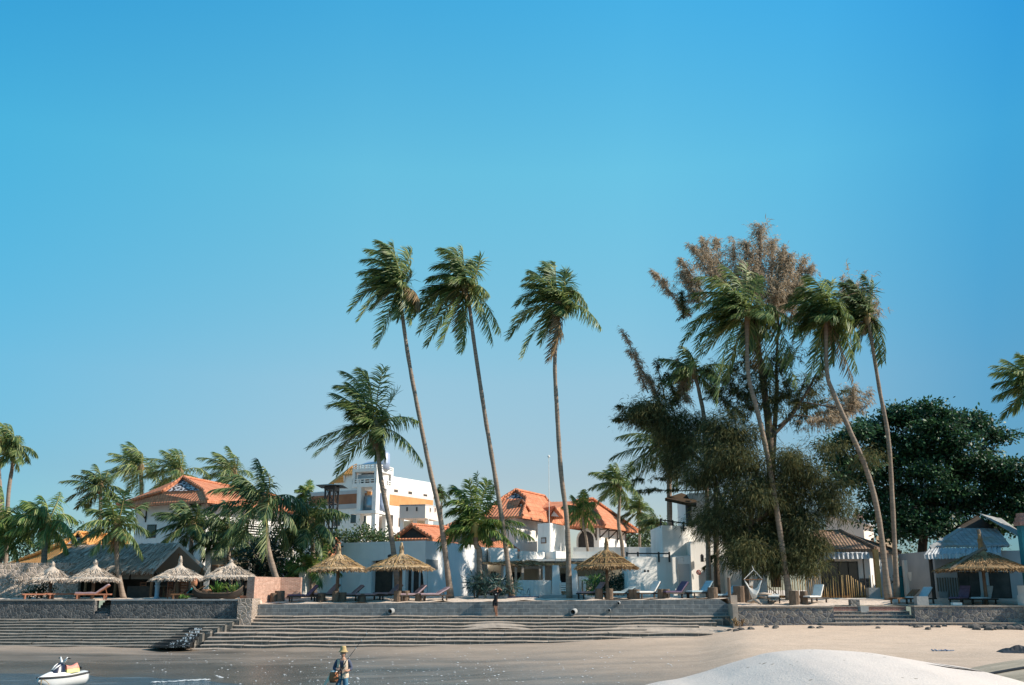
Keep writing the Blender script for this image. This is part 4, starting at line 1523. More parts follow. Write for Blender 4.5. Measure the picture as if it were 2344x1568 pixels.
for a, b, w, n, mi in [
    ((1180, 640), (1190, 45), 85, 1300, 1), ((1010, 640), (985, 150), 75, 800, 1), ((900, 500), (835, 145), 55, 600, 1), ((880, 480), (745, 155), 60, 700, 1),
    ((850, 470), (655, 185), 55, 600, 1), ((760, 580), (590, 310), 50, 550, 1), ((720, 640), (590, 400), 50, 500, 1), ((660, 740), (375, 400), 30, 600, 1), ((600, 760), (580, 540), 22, 180, 0),
    ((1250, 620), (1290, 160), 80, 900, 1), ((1300, 580), (1360, 215), 55, 500, 1), ((1330, 680), (1410, 265), 65, 800, 1), ((1360, 660), (1520, 310), 65, 800, 1),
    ((1310, 720), (1590, 360), 60, 700, 1), ((1140, 520), (1090, 180), 65, 700, 1), ((1250, 780), (1320, 500), 110, 900, 1), ((1080, 560), (1060, 330), 90, 600, 1),
    ((1420, 760), (1480, 480), 80, 600, 1), ((1850, 720), (1815, 430), 40, 350, 1), ((1900, 760), (1900, 520), 120, 900, 1), ((2030, 720), (1960, 580), 70, 400, 1), ((2080, 640), (2000, 760), 40, 200, 1),
    ((1400, 1500), (1690, 1120), 60, 350, 0), ((1500, 1450), (1900, 1280), 60, 300, 0), ((1700, 1440), (2040, 1340), 60, 420, 1), ((1600, 1480), (1980, 1430), 70, 480, 1), ((1890, 1450), (1910, 1270), 35, 220, 1),
    ((1450, 1400), (1540, 1180), 70, 300, 0), ((1560, 1550), (1820, 1500), 70, 420, 1), ((1300, 1250), (1180, 1100), 80, 300, 0), ((900, 1250), (1000, 1120), 70, 250, 0),
    ((1120, 1350), (960, 1300), 60, 300, 0), ((1120, 1450), (900, 1180), 60, 350, 0), ((1230, 1400), (1400, 1330), 60, 350, 0), ((1200, 1300), (1290, 1060), 120, 500, 0), ((1200, 1450), (1080, 1200), 110, 500, 0), ((1250, 1520), (1390, 1250), 110, 500, 0), ((1100, 1520), (820, 1300), 90, 450, 0), ((980, 1520), (780, 1130), 80, 450, 0), ((1180, 1150), (1020, 1000), 90, 350, 0), ((1330, 1150), (1430, 980), 90, 350, 0), ((1480, 1540), (1600, 1300), 80, 350, 0)]:
    plume(st, mb, k5(*a), k5(*b), YC + rnd.uniform(-.8, .8), w * 1.6 / 3.346, int(n * 2.5), rnd, mi, rnd.uniform(-1, 1))
mb.build('trunk', M['bark'], root, smooth=True, uv=False)
build_store('foliage', st, [M['needle'], M['needle_b']], root)

YD = 63.2
root = thing('casuarina_tree', 'dense low casuarina hanging dark green over the hammock chair', 'casuarina', (X(1710, YD), YD, 2.7))
mb, st = MB(), []
limb(mb, [(1709, 1372), (1706, 1320), (1712, 1240), (1725, 1150), (1735, 1060)], YD, .26, .12)
limb(mb, [(1712, 1240), (1660, 1170), (1640, 1100)], YD, .12, .04)
limb(mb, [(1718, 1200), (1790, 1150), (1860, 1090)], YD, .12, .04)
limb(mb, [k6(1400, 950), k6(1480, 880), k6(1580, 820)], YD, .06, .02)
limb(mb, [k6(1000, 1210), k6(1250, 1290), k6(1420, 1350)], YD - .8, .05, .015)
for x, y, rx, ry_, n in [
    (850, 420, 140, 110, 1900), (800, 620, 200, 130, 3000), (680, 760, 160, 100, 1900), (960, 700, 170, 130, 2400), (1250, 650, 130, 90, 1500), (1360, 760, 190, 120, 2600),
    (1000, 900, 240, 150, 3800), (1300, 950, 210, 150, 3000), (1520, 930, 130, 110, 1300), (1600, 850, 110, 70, 800), (850, 1050, 180, 140, 2600), (1100, 1150, 230, 150, 3800),
    (1350, 1150, 180, 150, 2800), (700, 1090, 90, 80, 800), (1000, 1300, 210, 110, 3000), (1300, 1290, 200, 110, 2800), (1430, 1390, 110, 60, 1200), (1450, 1250, 110, 80, 1200), (1640, 1010, 90, 50, 500),
    (1780, 650, 80, 60, 420), (1560, 560, 110, 40, 420), (980, 500, 130, 90, 1200), (760, 500, 110, 80, 900), (1180, 900, 160, 160, 1800), (1200, 1380, 180, 60, 1500), (930, 1200, 130, 110, 1500)]:
    d = rnd.uniform(-.9, .9)
    tuft_cloud(st, k6(x, y), (rx / 3.042, ry_ / 3.042), int(n * 1.75), YD + d, 1.3, rnd, 0 if rnd.random() < .8 else 0)
mb.build('trunk', M['bark'], root, smooth=True, uv=False)
build_store('foliage', st, [M['needle'], M['needle_b']], root)

YE = 66.8
root = thing('casuarina_tree', 'thin casuarina leaning over the white roof terrace with wispy bare shoots', 'casuarina', (X(1642, YE), YE, 3.0))
mb, st = MB(), []
limb(mb, [(1643, 1365), (1640, 1290), (1638, 1180), k6(760, 800), k6(640, 640), k6(500, 480), k6(390, 270), k6(330, 180)], YE, .22, .05)
limb(mb, [k6(560, 560), k6(420, 480), k6(260, 380)], YE, .09, .03)
limb(mb, [k6(520, 500), k6(480, 330), k6(430, 200)], YE, .07, .02)
limb(mb, [k6(780, 850), k6(700, 1000), k6(640, 1060)], YE, .07, .02)
limb(mb, [k6(730, 860), k6(480, 870), k6(270, 860)], YE - .2, .05, .015)
for a, b, w, n, mi in [((420, 1380), (125, 830), 34, 420, 1), ((420, 1350), (180, 990), 60, 420, 1), ((330, 1330), (230, 1080), 40, 200, 1), ((460, 1380), (395, 1080), 45, 220, 0),
                       ((420, 1450), (70, 1430), 45, 420, 0), ((430, 1500), (75, 1530), 45, 420, 0), ((620, 1400), (560, 1060), 80, 800, 1), ((560, 1420), (480, 1180), 60, 300, 0)]:
    plume(st, mb, k5(*a), k5(*b), YE + rnd.uniform(-.5, .5), w / 3.346, int(n * 1.7), rnd, mi, rnd.uniform(-.8, .8))
for x, y, rx, ry_, n in [(250, 330, 150, 90, 2200), (430, 420, 140, 110, 2200), (560, 520, 130, 90, 1700), (380, 300, 120, 80, 1300), (620, 400, 120, 90, 1300), (480, 620, 130, 90, 1500), (560, 720, 110, 70, 900)]:
    tuft_cloud(st, k6(x, y), (rx / 3.042, ry_ / 3.042), int(n * 1.6), YE + rnd.uniform(-.5, .5), 1.2, rnd, 0)
plume(st, mb, k6(520, 860), k6(240, 865), YE - .2, 8, 500, rnd, 0, 0, False, .26)
plume(st, mb, k6(420, 780), k6(200, 790), YE - .2, 10, 300, rnd, 0, 0, False, .26)
plume(st, mb, k6(720, 1020), k6(600, 1090), YE - .3, 14, 300, rnd, 0)
plume(st, mb, k6(770, 1300), k6(690, 1400), YE - .3, 10, 260, rnd, 0)
mb.build('trunk', M['bark'], root, smooth=True, uv=False)
build_store('foliage', st, [M['needle'], M['needle_b']], root)

# ================================================================ broad leaved trees and shrubs


def leaves(store, pos, out, rnd, size, mi=0, droop=.2, aspect=.55):
    m = len(pos)
    d = nrm(out * .7 + rnd.normal(0, .55, (m, 3)) + np.array([0, 0, -droop]))
    nrm_ = nrm(np.array([[.15, -.25, 1.0]]) + rnd.normal(0, .55, (m, 3)))
    sd_ = nrm(np.cross(d, nrm_))
    L = size * rnd.uniform(.6, 1.25, (m, 1))
    w = L * aspect * .5
    V = np.stack([pos, pos + d * L * .55 + sd_ * w, pos + d * L, pos + d * L * .55 - sd_ * w], 1).reshape(-1, 3)
    k = np.arange(m)[:, None] * 4
    store.append((V, k + np.array([[0, 1, 2, 3]]), mi))


def leaf_cloud(store, c, r, n, Y, ry, rnd, size, clump=.4, mi=0, shell=.45, per=40, flat=.6, aspect=.55):
    cc = np.array(P(c[0], c[1], Y))
    sc = Y / 2348
    nc = max(5, n // per)
    q = nrm(rnd.normal(0, 1, (nc, 3))) * rnd.uniform(shell, 1.0, (nc, 1))
    cen = cc + q * np.array([r[0] * sc, ry, r[1] * sc])
    pick = rnd.integers(0, nc, n)
    off = rnd.normal(0, 1, (n, 3)) * np.array([clump, clump, clump * flat])
    leaves(store, cen[pick] + off, nrm(off) + q[pick] * .5, rnd, size, mi, aspect=aspect)


k8 = crop(3037, 1230, 2.34)
YA = 73.0
rnd = np.random.default_rng(5)
root = thing('sea_almond_tree', 'huge dark glossy sea almond tree spreading over the grey tiled bungalow', 'tree', (X(2112, YA), YA, 2.9))
mb, st = MB(), []
limb(mb, [(2104, 1372), (2108, 1300), (2118, 1200), (2140, 1110)], YA, .42, .22)
limb(mb, [(2118, 1210), (2060, 1140), (1990, 1090)], YA, .18, .05)
limb(mb, [(2125, 1170), (2200, 1110), (2290, 1080)], YA, .18, .05)
limb(mb, [(2135, 1130), (2130, 1030), (2120, 960)], YA, .16, .04)
for x, y, rx, ry_, n in [
    (-140, 820, 110, 50, 500), (-60, 740, 120, 40, 500), (40, 700, 120, 40, 500), (-180, 900, 100, 50, 400), (-100, 1120, 110, 50, 400), (330, 545, 130, 35, 700), (590, 520, 130, 40, 900), (760, 580, 140, 35, 800), (150, 650, 110, 35, 500), (420, 620, 200, 45, 1300), (960, 620, 150, 50, 1000), (650, 680, 240, 50, 1500),
    (1060, 690, 110, 30, 500), (1180, 745, 130, 28, 600), (250, 760, 200, 50, 1200), (520, 800, 240, 50, 1400), (850, 790, 220, 50, 1300), (1090, 870, 100, 25, 350), (150, 880, 140, 50, 700),
    (420, 920, 260, 55, 1500), (760, 910, 240, 50, 1400), (1000, 960, 160, 45, 800), (1250, 1000, 200, 45, 900), (1450, 1010, 180, 60, 900), (560, 1040, 260, 55, 1500), (860, 1060, 240, 55, 1300), (1180, 1110, 220, 60, 1200),
    (260, 1060, 200, 55, 1100), (90, 1000, 90, 50, 350), (-40, 960, 110, 60, 500), (-120, 1010, 90, 50, 300), (20, 1090, 110, 50, 450), (430, 1190, 240, 55, 1300), (760, 1200, 260, 55, 1400), (1080, 1240, 240, 60, 1200), (1400, 1180, 220, 70, 1100),
    (180, 1220, 170, 50, 700), (620, 1310, 240, 45, 1300), (900, 1350, 200, 50, 900), (1250, 1340, 220, 60, 900), (340, 1340, 180, 60, 800), (120, 1390, 110, 50, 400), (440, 1450, 200, 60, 900), (700, 1440, 170, 50, 700), (1480, 1330, 150, 80, 600), (260, 1500, 120, 50, 350),
    (350, 1560, 140, 60, 400), (1700, 1100, 200, 90, 800), (1700, 1300, 200, 90, 700), (1450, 1330, 170, 90, 800), (1350, 1460, 170, 70, 800), (1560, 1460, 160, 80, 700), (560, 1520, 170, 55, 800), (780, 1530, 170, 55, 800), (980, 1500, 170, 60, 800), (1150, 1480, 150, 60, 700)]:
    leaf_cloud(st, k8(x, y), (rx / 3.631, ry_ / 3.631 * 1.15), int(n * 1.5), YA + rnd.uniform(-2.2, 1.5), 1.8, rnd, .30, .40, shell=.1, flat=.55, per=30)
mb.build('trunk', M['bark'], root, smooth=True, uv=False)
for x, y, rx, ry_ in [(2455, 1110, 42, 34), (2500, 1050, 45, 34), (2550, 1120, 45, 34), (2480, 1185, 45, 30), (2600, 1075, 45, 34), (2540, 1200, 45, 30), (2440, 1160, 34, 28), (2600, 1170, 45, 34)]:  # unseen crown clumps past the right edge, added to shade the grey bungalow
    leaf_cloud(st, (x, y), (rx, ry_), 1300, 65 + rnd.uniform(-2.5, 2.5), 2.0, rnd, .30, .40, shell=.1, flat=.55, per=30)
build_store('crown', st, M['almond'], root)


def shrub(label, blobs, Y, mat, size=.16, name='shrub', cat='shrub', seed=1, ry=1.0, stem=None, group=None, clump=.3, aspect=.55, base=None):
    rnd = np.random.default_rng(seed)
    st = []
    bx = P(blobs[0][0], blobs[0][1], Y).x
    root = thing(name, label, cat, (bx, Y, base if base is not None else terr_z(bx, Y)), group)
    for x, y, rx, ry_, n in blobs:
        leaf_cloud(st, (x, y), (rx, ry_), n, Y + rnd.uniform(-.3, .3) * ry, ry, rnd, size, clump, aspect=aspect)
    build_store('foliage', st, M[mat], root)
    mb = MB()
    rr = random.Random(seed)
    for x, y, rx, ry_, n in blobs[:6]:
        c = P(x, y, Y)
        z0 = base if base is not None else terr_z(c.x, Y)
        mb.tube([(bx + (c.x - bx) * .5 + rr.uniform(-.2, .2), Y, z0 - .1), (c.x + rr.uniform(-.2, .2), Y, (z0 + c.z) / 2), (c.x, Y, c.z)], [.06, .045, .02], 6)
    mb.build('stem', M['bark'], root, uv=False)
    return root


shrub('sunlit leafy shrub mass along the top of the white wall before the hotel', [(800, 1228, 30, 20, 800), (840, 1222, 30, 18, 800), (878, 1232, 22, 12, 500), (765, 1235, 20, 15, 400), (900, 1232, 14, 9, 250)], 78, 'bush', .22, seed=2, ry=1.5)
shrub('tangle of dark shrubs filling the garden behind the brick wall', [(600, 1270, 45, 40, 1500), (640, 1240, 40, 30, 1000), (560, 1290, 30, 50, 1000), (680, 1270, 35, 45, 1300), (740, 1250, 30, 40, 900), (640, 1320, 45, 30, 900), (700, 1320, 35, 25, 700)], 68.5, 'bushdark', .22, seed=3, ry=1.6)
shrub('bright leaved bush between the pink brick wall and the leaning palm', [(672, 1295, 20, 22, 500), (690, 1318, 16, 14, 300)], 66.9, 'brightleaf', .16, seed=4, ry=.7)
shrub('row of dim trees closing the view beyond the roof terrace', [(1440, 1240, 40, 24, 900), (1480, 1232, 40, 28, 1000), (1520, 1230, 40, 40, 1000), (1400, 1250, 30, 20, 500)], 96, 'bush', .3, seed=5, ry=3, clump=.5)
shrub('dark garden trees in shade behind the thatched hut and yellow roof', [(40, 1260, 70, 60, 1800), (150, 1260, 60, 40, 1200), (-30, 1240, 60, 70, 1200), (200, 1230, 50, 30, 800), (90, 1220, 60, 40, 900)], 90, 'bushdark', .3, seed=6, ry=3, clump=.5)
shrub('dark spiky agave hedge around the pool behind the standing person', [(1090, 1332, 20, 16, 260), (1118, 1335, 24, 18, 320), (1145, 1340, 22, 16, 300), (1165, 1342, 12, 14, 140)], 62.6, 'agave', .5, name='agave_hedge', cat='hedge', seed=7, ry=.7, clump=.16, aspect=.14)
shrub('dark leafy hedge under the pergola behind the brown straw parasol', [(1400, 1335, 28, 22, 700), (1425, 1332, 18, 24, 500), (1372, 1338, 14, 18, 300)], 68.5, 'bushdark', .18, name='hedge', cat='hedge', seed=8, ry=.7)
shrub('light green palm like shrub left of the brown parasol post', [(1362, 1328, 14, 14, 220), (1358, 1348, 9, 10, 120)], 66.5, 'brightleaf', .4, seed=9, ry=.5, aspect=.16, clump=.15)
shrub('green shrubs growing under the sea almond beside its trunk', [(2085, 1345, 16, 26, 500), (2070, 1330, 14, 18, 260), (2128, 1345, 12, 22, 260)], 71, 'bushdark', .2, seed=10, ry=.8)
shrub('greyish low bushes in front of the rubble garden wall', [(85, 1356, 14, 9, 260), (103, 1350, 10, 12, 200), (70, 1362, 10, 6, 150)], 62.0, 'bushdark', .16, seed=12, ry=.5, clump=.2)
shrub('far belt of dim treetops behind the pink house', [(1850, 1240, 80, 50, 1200), (1700, 1240, 80, 50, 1000), (2060, 1250, 90, 60, 1200), (2250, 1260, 90, 60, 900)], 104, 'bushdark', .35, seed=13, ry=3, clump=.6)
shrub('far belt of green treetops between villa and hotel', [(620, 1190, 60, 40, 900), (710, 1180, 40, 40, 700), (560, 1200, 60, 50, 800)], 112, 'bushdark', .35, seed=14, ry=3, clump=.6)
# ================================================================ buildings
GZ = 2.9


def gp(px, Y, py=1340):
    p = P(px, py, Y)
    return (p.x, p.y)


def V3(xy, z):
    return Vector((xy[0], xy[1], z))


def inset(foot, d):
    cx = sum(p[0] for p in foot) / len(foot)
    cy = sum(p[1] for p in foot) / len(foot)
    out = []
    n = len(foot)
    for i in range(n):
        a, b, c = Vector(foot[i - 1]), Vector(foot[i]), Vector(foot[(i + 1) % n])
        u, w = (a - b).normalized(), (c - b).normalized()
        out.append(tuple(b + (u + w) * d))
    return out


def slab_poly(mb, pts, th, mi=0, under=None):
    """sloping roof sheet with thickness"""
    mb.poly(pts, mi)
    lo = [Vector(p) - Vector((0, 0, th)) for p in pts]
    mb.poly(lo[::-1], mi if under is None else under)
    n = len(pts)
    for i in range(n):
        mb.poly([pts[i], lo[i], lo[(i + 1) % n], pts[(i + 1) % n]], mi if under is None else under)


def ridge_caps(mb, lines, r=.11, mi=0):
    for a, b in lines:
        mb.tube([a, b], r, 6, mi)


def panel(mb, fr, u0, u1, z0, z1, off, mi=0, arch=False, n=10):
    """flat panel standing off a wall. fr = (origin xy, unit direction xy, outward normal xy)"""
    o, d, nn = fr
    pts = []
    if arch:
        r = (u1 - u0) / 2
        zc = z1 - r
        pr = [(u0, z0), (u1, z0)] + [((u0 + u1) / 2 + r * math.cos(a), zc + r * math.sin(a)) for a in [math.pi * i / n for i in range(n + 1)]]
    else:
        pr = [(u0, z0), (u1, z0), (u1, z1), (u0, z1)]
    for u, z in pr:
        pts.append(Vector((o[0] + d[0] * u + nn[0] * off, o[1] + d[1] * u + nn[1] * off, z)))
    back = [p - Vector((nn[0], nn[1], 0)) * (abs(off) + .02) for p in pts]
    mb.poly(pts, mi)
    m = len(pts)
    for i in range(m):
        mb.poly([pts[i], back[i], back[(i + 1) % m], pts[(i + 1) % m]], mi)


def frame_of(a, b):
    a, b = Vector(a), Vector(b)
    d = (b - a).normalized()
    n = Vector((d.y, -d.x))
    return (tuple(a), tuple(d), tuple(n)), (b - a).length


def window(root, fr, u0, u1, z0, z1, frame=.07, mat='glass', fmat='dark', arch=False, name='window'):
    mb = MB()
    panel(mb, fr, u0 - frame, u1 + frame, z0 - frame, z1 + frame, .03, 0, arch)
    w = mb.build(name, M[fmat], root)
    mb = MB()
    panel(mb, fr, u0, u1, z0, z1, .045, 0, arch)
    mb.build('pane', M[mat], w)
    return w


def u_at(fr, px, py):
    """distance along a wall at which picture column px meets it"""
    o, d, n = fr
    # ray through px,py: x = s*Y ; find Y with (x-ox)*n=0
    p1 = P(px, py, 50.0)
    s = p1.x / 50.0
    # (sY - ox)*nx + (Y - oy)*ny = 0
    Y = (o[0] * n[0] + o[1] * n[1]) / (s * n[0] + n[1])
    return (s * Y - o[0]) * d[0] + (Y - o[1]) * d[1], Y


def win_px(root, fr, x0, x1, y0, y1, **kw):
    ua, Ya = u_at(fr, x0, (y0 + y1) / 2)
    ub, Yb = u_at(fr, x1, (y0 + y1) / 2)
    Y = (Ya + Yb) / 2
    return window(root, fr, ua, ub, Z(y1, Y), Z(y0, Y), **kw)


def gablet_roof(root, FL, FR, BR, BL, ze, GL, GR, A, B, mat, th=.18, name='roof', gable='screen', caps=True):
    mb = MB()
    fl, fr_, br, bl = V3(FL, ze), V3(FR, ze), V3(BR, ze), V3(BL, ze)
    slab_poly(mb, [fl, fr_, GR, GL], th)
    slab_poly(mb, [fr_, br, B, A, GR] if GR is not A else [fr_, br, B, A], th)
    slab_poly(mb, [bl, fl, GL, A, B] if GL is not A else [bl, fl, A, B], th)
    slab_poly(mb, [br, bl, B], th)
    rf = mb.build(name, mat, root)
    if caps:
        mb = MB()
        up = Vector((0, 0, .05))
        ridge_caps(mb, [(A + up, B + up), (fr_ + up, GR + up), (fl + up, GL + up), (br + up, B + up), (bl + up, B + up)])
        if GL is not A:
            ridge_caps(mb, [(GL + up, A + up), (GR + up, A + up)])
        mb.build('ridge_tiles', mat, rf, uv=True)
    if gable and GL is not A:
        mb = MB()
        s = Vector((0, .25, 0))
        mb.poly([GL + s, GR + s, A + s])
        mb.poly([A + s * 1.6, GR + s * 1.6, GL + s * 1.6])
        mb.build('gable_screen', M[gable], rf)
    return rf


def bracket(root, p, n, s=.9):
    mb = MB()
    p = Vector(p)
    n = Vector((n[0], n[1], 0))
    mb.bar(p + Vector((0, 0, -s)), p + Vector((0, 0, 0)), .10)
    mb.bar(p + Vector((0, 0, -s * .8)), p + n * s * .8 + Vector((0, 0, -.08)), .09)
    mb.bar(p + n * .05 + Vector((0, 0, -.1)), p + n * s * .9 + Vector((0, 0, -.1)), .09)
    mb.build('eave_bracket', M['dark'], root)


# ---------------------------------------------------------------- villa on the left
FL, FR, BR = gp(268, 76, 1156), gp(475, 72, 1145), gp(690, 82.5, 1171)
BL = (FL[0] + BR[0] - FR[0], FL[1] + BR[1] - FR[1])
ze = Z(1145, 72)
villa = thing('villa', 'two storey grey walled villa under a big orange tiled roof', 'house', ((FL[0] + BR[0]) / 2, 80, GZ))
foot = inset([FL, FR, BR, BL], 1.0)
mb = MB()
mb.prism(foot, GZ - .3, ze - .1)
mb.build('wall', M['white_b'], villa)
gablet_roof(villa, FL, FR, BR, BL, ze, P(372, 1125, 74.4), P(466, 1122, 73.4), P(419, 1092, 75.6), P(631, 1135, 88.5), M['tile_o'])
fr, L = frame_of(foot[0], foot[1])
win_px(villa, fr, 338, 356, 1203, 1229, mat='glass')
win_px(villa, fr, 446, 463, 1196, 1226, mat='glass')
for u in (1.1, L - .6):
    bracket(villa, (fr[0][0] + fr[1][0] * u, fr[0][1] + fr[1][1] * u, ze - .15), fr[2], 1.15)
fr2, L2 = frame_of(foot[1], foot[2])
for u in np.linspace(.5, L2 - .5, 5):
    bracket(villa, (fr2[0][0] + fr2[1][0] * u, fr2[0][1] + fr2[1][1] * u, ze - .15), fr2[2], 1.0)
mb = MB()
for i in range(5):
    panel(mb, fr2, 2.0, L2 - .5, Z(1227, 77) + .19 * i, Z(1227, 77) + .19 * i + .07, 1.2)
mb.build('balcony_rail', M['white'], villa)
mb = MB()
for u in (L2 * .25, L2 * .62, L2 - .4):
    c = (fr2[0][0] + fr2[1][0] * u + fr2[2][0] * 1.25, fr2[0][1] + fr2[1][1] * u + fr2[2][1] * 1.25)
    mb.box(c[0] - .25, c[0] + .25, c[1] - .2, c[1] + .2, GZ, Z(1203, 77))
mb.build('balcony_pillar', M['white'], villa)
for u in np.linspace(2, L2 - 2.2, 4):
    window(villa, fr2, u, u + 1.3, GZ + .2, GZ + 2.3)
    window(villa, fr2, u, u + 1.3, GZ + 3.4, GZ + 5.4)

# white porch in front of the villa's right half
r = thing('garden_porch', 'white open porch with slim columns between thatched hut and small gazebo', 'porch', (X(520, 70.5), 70.5, GZ))
mb = MB()
yb = 71.8
mb.box(X(462, 71), X(660, 71), yb, yb + .3, GZ, Z(1258, 71))
mb.build('back_wall', M['cream'], r)
mb = MB()
for a, b in ((465, 477), (566, 572), (640, 646)):
    mb.box(X(a, 70), X(b, 70), 70.0, 70.35, GZ, Z(1276, 70))
mb.build('column', M['white'], r)
mb = MB()
mb.box(X(464, 70), X(517, 70), 69.95, 70.4, Z(1276, 70) + .003, Z(1259, 70))
mb.box(X(517, 70), X(650, 70), 70.0, 71.7, Z(1282, 70) + .003, Z(1276, 70))
mb.build('beam', M['white'], r)
fr, L = frame_of((X(462, 71.8), yb), (X(660, 71.8), yb))
for x0, x1 in ((484, 496), (506, 517), (530, 541), (556, 566), (584, 596), (610, 622)):
    win_px(r, fr, x0, x1, 1296, 1352, mat='interior', fmat='wood', name='door')

# ---------------------------------------------------------------- small yellow roofed house
FL, FR, BR = gp(22, 80, 1287), gp(118, 76, 1290), gp(300, 86, 1283)
BL = (FL[0] + BR[0] - FR[0], FL[1] + BR[1] - FR[1])
ze = Z(1289, 77)
r = thing('small_house', 'small low house with a bright yellow orange tiled roof beside the rubble wall', 'house', ((FL[0] + BR[0]) / 2, 82, GZ))
foot = inset([FL, FR, BR, BL], .8)
mb = MB()
mb.prism(foot, GZ - .3, ze - .08)
mb.build('wall', M['cream'], r)
gablet_roof(r, FL, FR, BR, BL, ze, P(146, 1245, 78.6), P(196, 1243, 78.2), P(180, 1219, 79.4), P(292, 1228, 85), M['tile_y'])
fr, L = frame_of(foot[0], foot[1])
window(r, fr, .4, L * .45, GZ + .5, GZ + 1.5, mat='interior')
window(r, fr, L * .58, L - .35, GZ + .5, GZ + 1.5, mat='interior')

# ---------------------------------------------------------------- thatch helpers


def thatch_strands(rnd, base, down, n, length, width, lift=.05):
    """ragged straw ribbons: base (n,3), down (n,3) unit directions"""
    m = len(base)
    d = nrm(down + rnd.normal(0, .085, (m, 3)))
    L = length * rnd.uniform(.5, 1.3, (m, 1))
    nn = rnd.normal(0, 1, (m, 3))
    w = nrm(np.cross(d, nn)) * width * rnd.uniform(.5, 1.4, (m, 1))
    tip = base + d * L
    V = np.stack([base - w, base + w, tip + w * .5, tip - w * .5], 1).reshape(-1, 3)
    k = np.arange(m)[:, None] * 4
    return (V, k + np.array([[0, 1, 2, 3]]), 0)


def thatch_plane(root, quad, rnd, mat, rows, per_m, name='thatch', width=.035, th=.22):
    """sloping thatch: eave-left, eave-right, ridge-right, ridge-left"""
    a, b, c, d = [np.array(q) for q in quad]
    mb = MB()
    slab_poly(mb, [Vector(q) for q in quad], th)
    o = mb.build(name, [M[mat]], root)
    st = []
    W = np.linalg.norm(b - a)
    n_ = nrm(np.cross(b - a, d - a))
    for r_ in range(rows):
        v0 = (r_) / rows
        m = int(W * per_m)
        u = rnd.random(m)[:, None]
        v = v0 + rnd.random(m)[:, None] / rows * .9
        lo = a + (b - a) * u
        hi = d + (c - d) * u
        base = lo + (hi - lo) * v + n_ * rnd.uniform(.01, .07, (m, 1))
        st.append(thatch_strands(rnd, base, nrm(lo - hi), m, .55, width))
    m = int(W * per_m * 2)
    u = rnd.random(m)[:, None]
    lo = a + (b - a) * u - np.array([0, 0, 1]) * rnd.uniform(0, th, (m, 1))
    st.append(thatch_strands(rnd, lo, nrm((a - d)[None, :] * .6 + np.array([[0, 0, -1.2]])), m, .28, width))
    build_store(name + '_fringe', st, M[mat], o)
    return o


# ---------------------------------------------------------------- long thatched hut
hut = thing('thatched_hut', 'long open restaurant hut with a grey weathered thatch roof', 'hut', (X(290, 66), 66, 2.9))
rnd = np.random.default_rng(3)
a, b = P(99, 1301, 66.6), P(356, 1298, 64.0)
c, d = P(411, 1243, 65.6), P(170, 1248, 68.4)
e, f = P(472, 1301, 67.6), None
f = Vector(a) + (Vector(e) - Vector(b))
thatch_plane(hut, [a, b, c, d], rnd, 'straw_g', 12, 60)
thatch_plane(hut, [e, f, d, c], rnd, 'straw_g', 2, 14, name='rear_thatch')
for px, Y in ((120, 66.4), (200, 65.6), (268, 64.9), (350, 64.1), (463, 67.4), (408, 65.7)):
    q = P(px, 1300, Y)
    mb = MB()
    mb.tube([(q.x, Y, 2.7), (q.x, Y, q.z + (.9 if px == 408 else .1))], .085, 8)
    mb.build('post', M['wood'], hut, uv=False)
mb = MB()
A1, B1, E1 = Vector(a), Vector(b), Vector(e)
for (p, q, z0, z1) in ((P(300, 1300, 64.65), P(352, 1300, 64.1), 4.05, 4.62), (P(205, 1300, 65.6), P(296, 1300, 64.7), 4.05, 4.62)):
    mb.add([(p.x, p.y + .12, z0), (q.x, q.y + .12, z0), (q.x, q.y + .12, z1), (p.x, p.y + .12, z1)], [(0, 1, 2, 3)])
mb.build('bamboo_blind', M['bamboo_d'], hut)
mb = MB()
pL, pR = P(170, 1340, 68.6), P(470, 1340, 70.2)
mb.add([(pL.x, pL.y, 2.8), (pR.x, pR.y, 2.8), (pR.x, pR.y, 5.0), (pL.x, pL.y, 5.0)], [(0, 1, 2, 3)])
mb.build('rear_wall', M['dark'], hut)
mb = MB()
pL, pR = P(292, 1340, 64.75), P(352, 1340, 64.15)
mb.add([(pL.x, pL.y, 2.8), (pR.x, pR.y, 2.8), (pR.x, pR.y, 3.62), (pL.x, pL.y, 3.62)], [(0, 1, 2, 3)])
mb.build('lattice_screen', M['dark'], hut)

# rubble garden wall on the left
mb = MB()
mb.prism([(-40, 60.4), (X(178, 66), 66.0), (X(178, 66), 66.4), (-40, 60.9)], 2.6, [Z(1288, 60.4), Z(1288, 66), Z(1288, 66), Z(1288, 60.4)])
tag(mb.build('garden_wall', M['rubble_l']), 'pale pinkish rubble garden wall with dark stones behind the left parasols', 'wall')

# pink brick wall
xb0, xb1 = X(580, 61), X(688, 63)
mb = MB()
mb.prism([(xb0, 59.5), (xb0 + .45, 59.4), (X(640, 62.6), 62.7), (xb1, 63.0), (xb1, 63.35), (X(640, 62.6) - .2, 63.05), (xb0 + .2, 60.1)], 2.4, Z(1321, 61.5))
o = mb.build('brick_wall', M['brick'])
tag(o, 'low pink brick wall behind the foot of the dark leaning palm', 'wall')

# ---------------------------------------------------------------- hotel
c3 = crop(1000, 1520, 3.7333)


def wall_corner(name, root, mat, left, corner, right, z0, z1, depth=8.0):
    """solid block showing two faces: left end, near corner, right end as xy"""
    l, c, r_ = map(Vector, (left, corner, right))
    far = l + (r_ - c)
    mb = MB()
    mb.prism([tuple(l), tuple(c), tuple(r_), tuple(far)], z0, z1)
    return mb.build(name, mat, root)


hotel = thing('hotel', 'white multi storey hotel with orange and grey bands and a balconied tower', 'hotel', (X(850, 108), 110, GZ))
Yc = 106.0
cor = gp(840, Yc, 1150)
lft = gp(703, 110.5, 1150)
rgt = gp(992, 117, 1150)
zT = Z(1081, Yc)
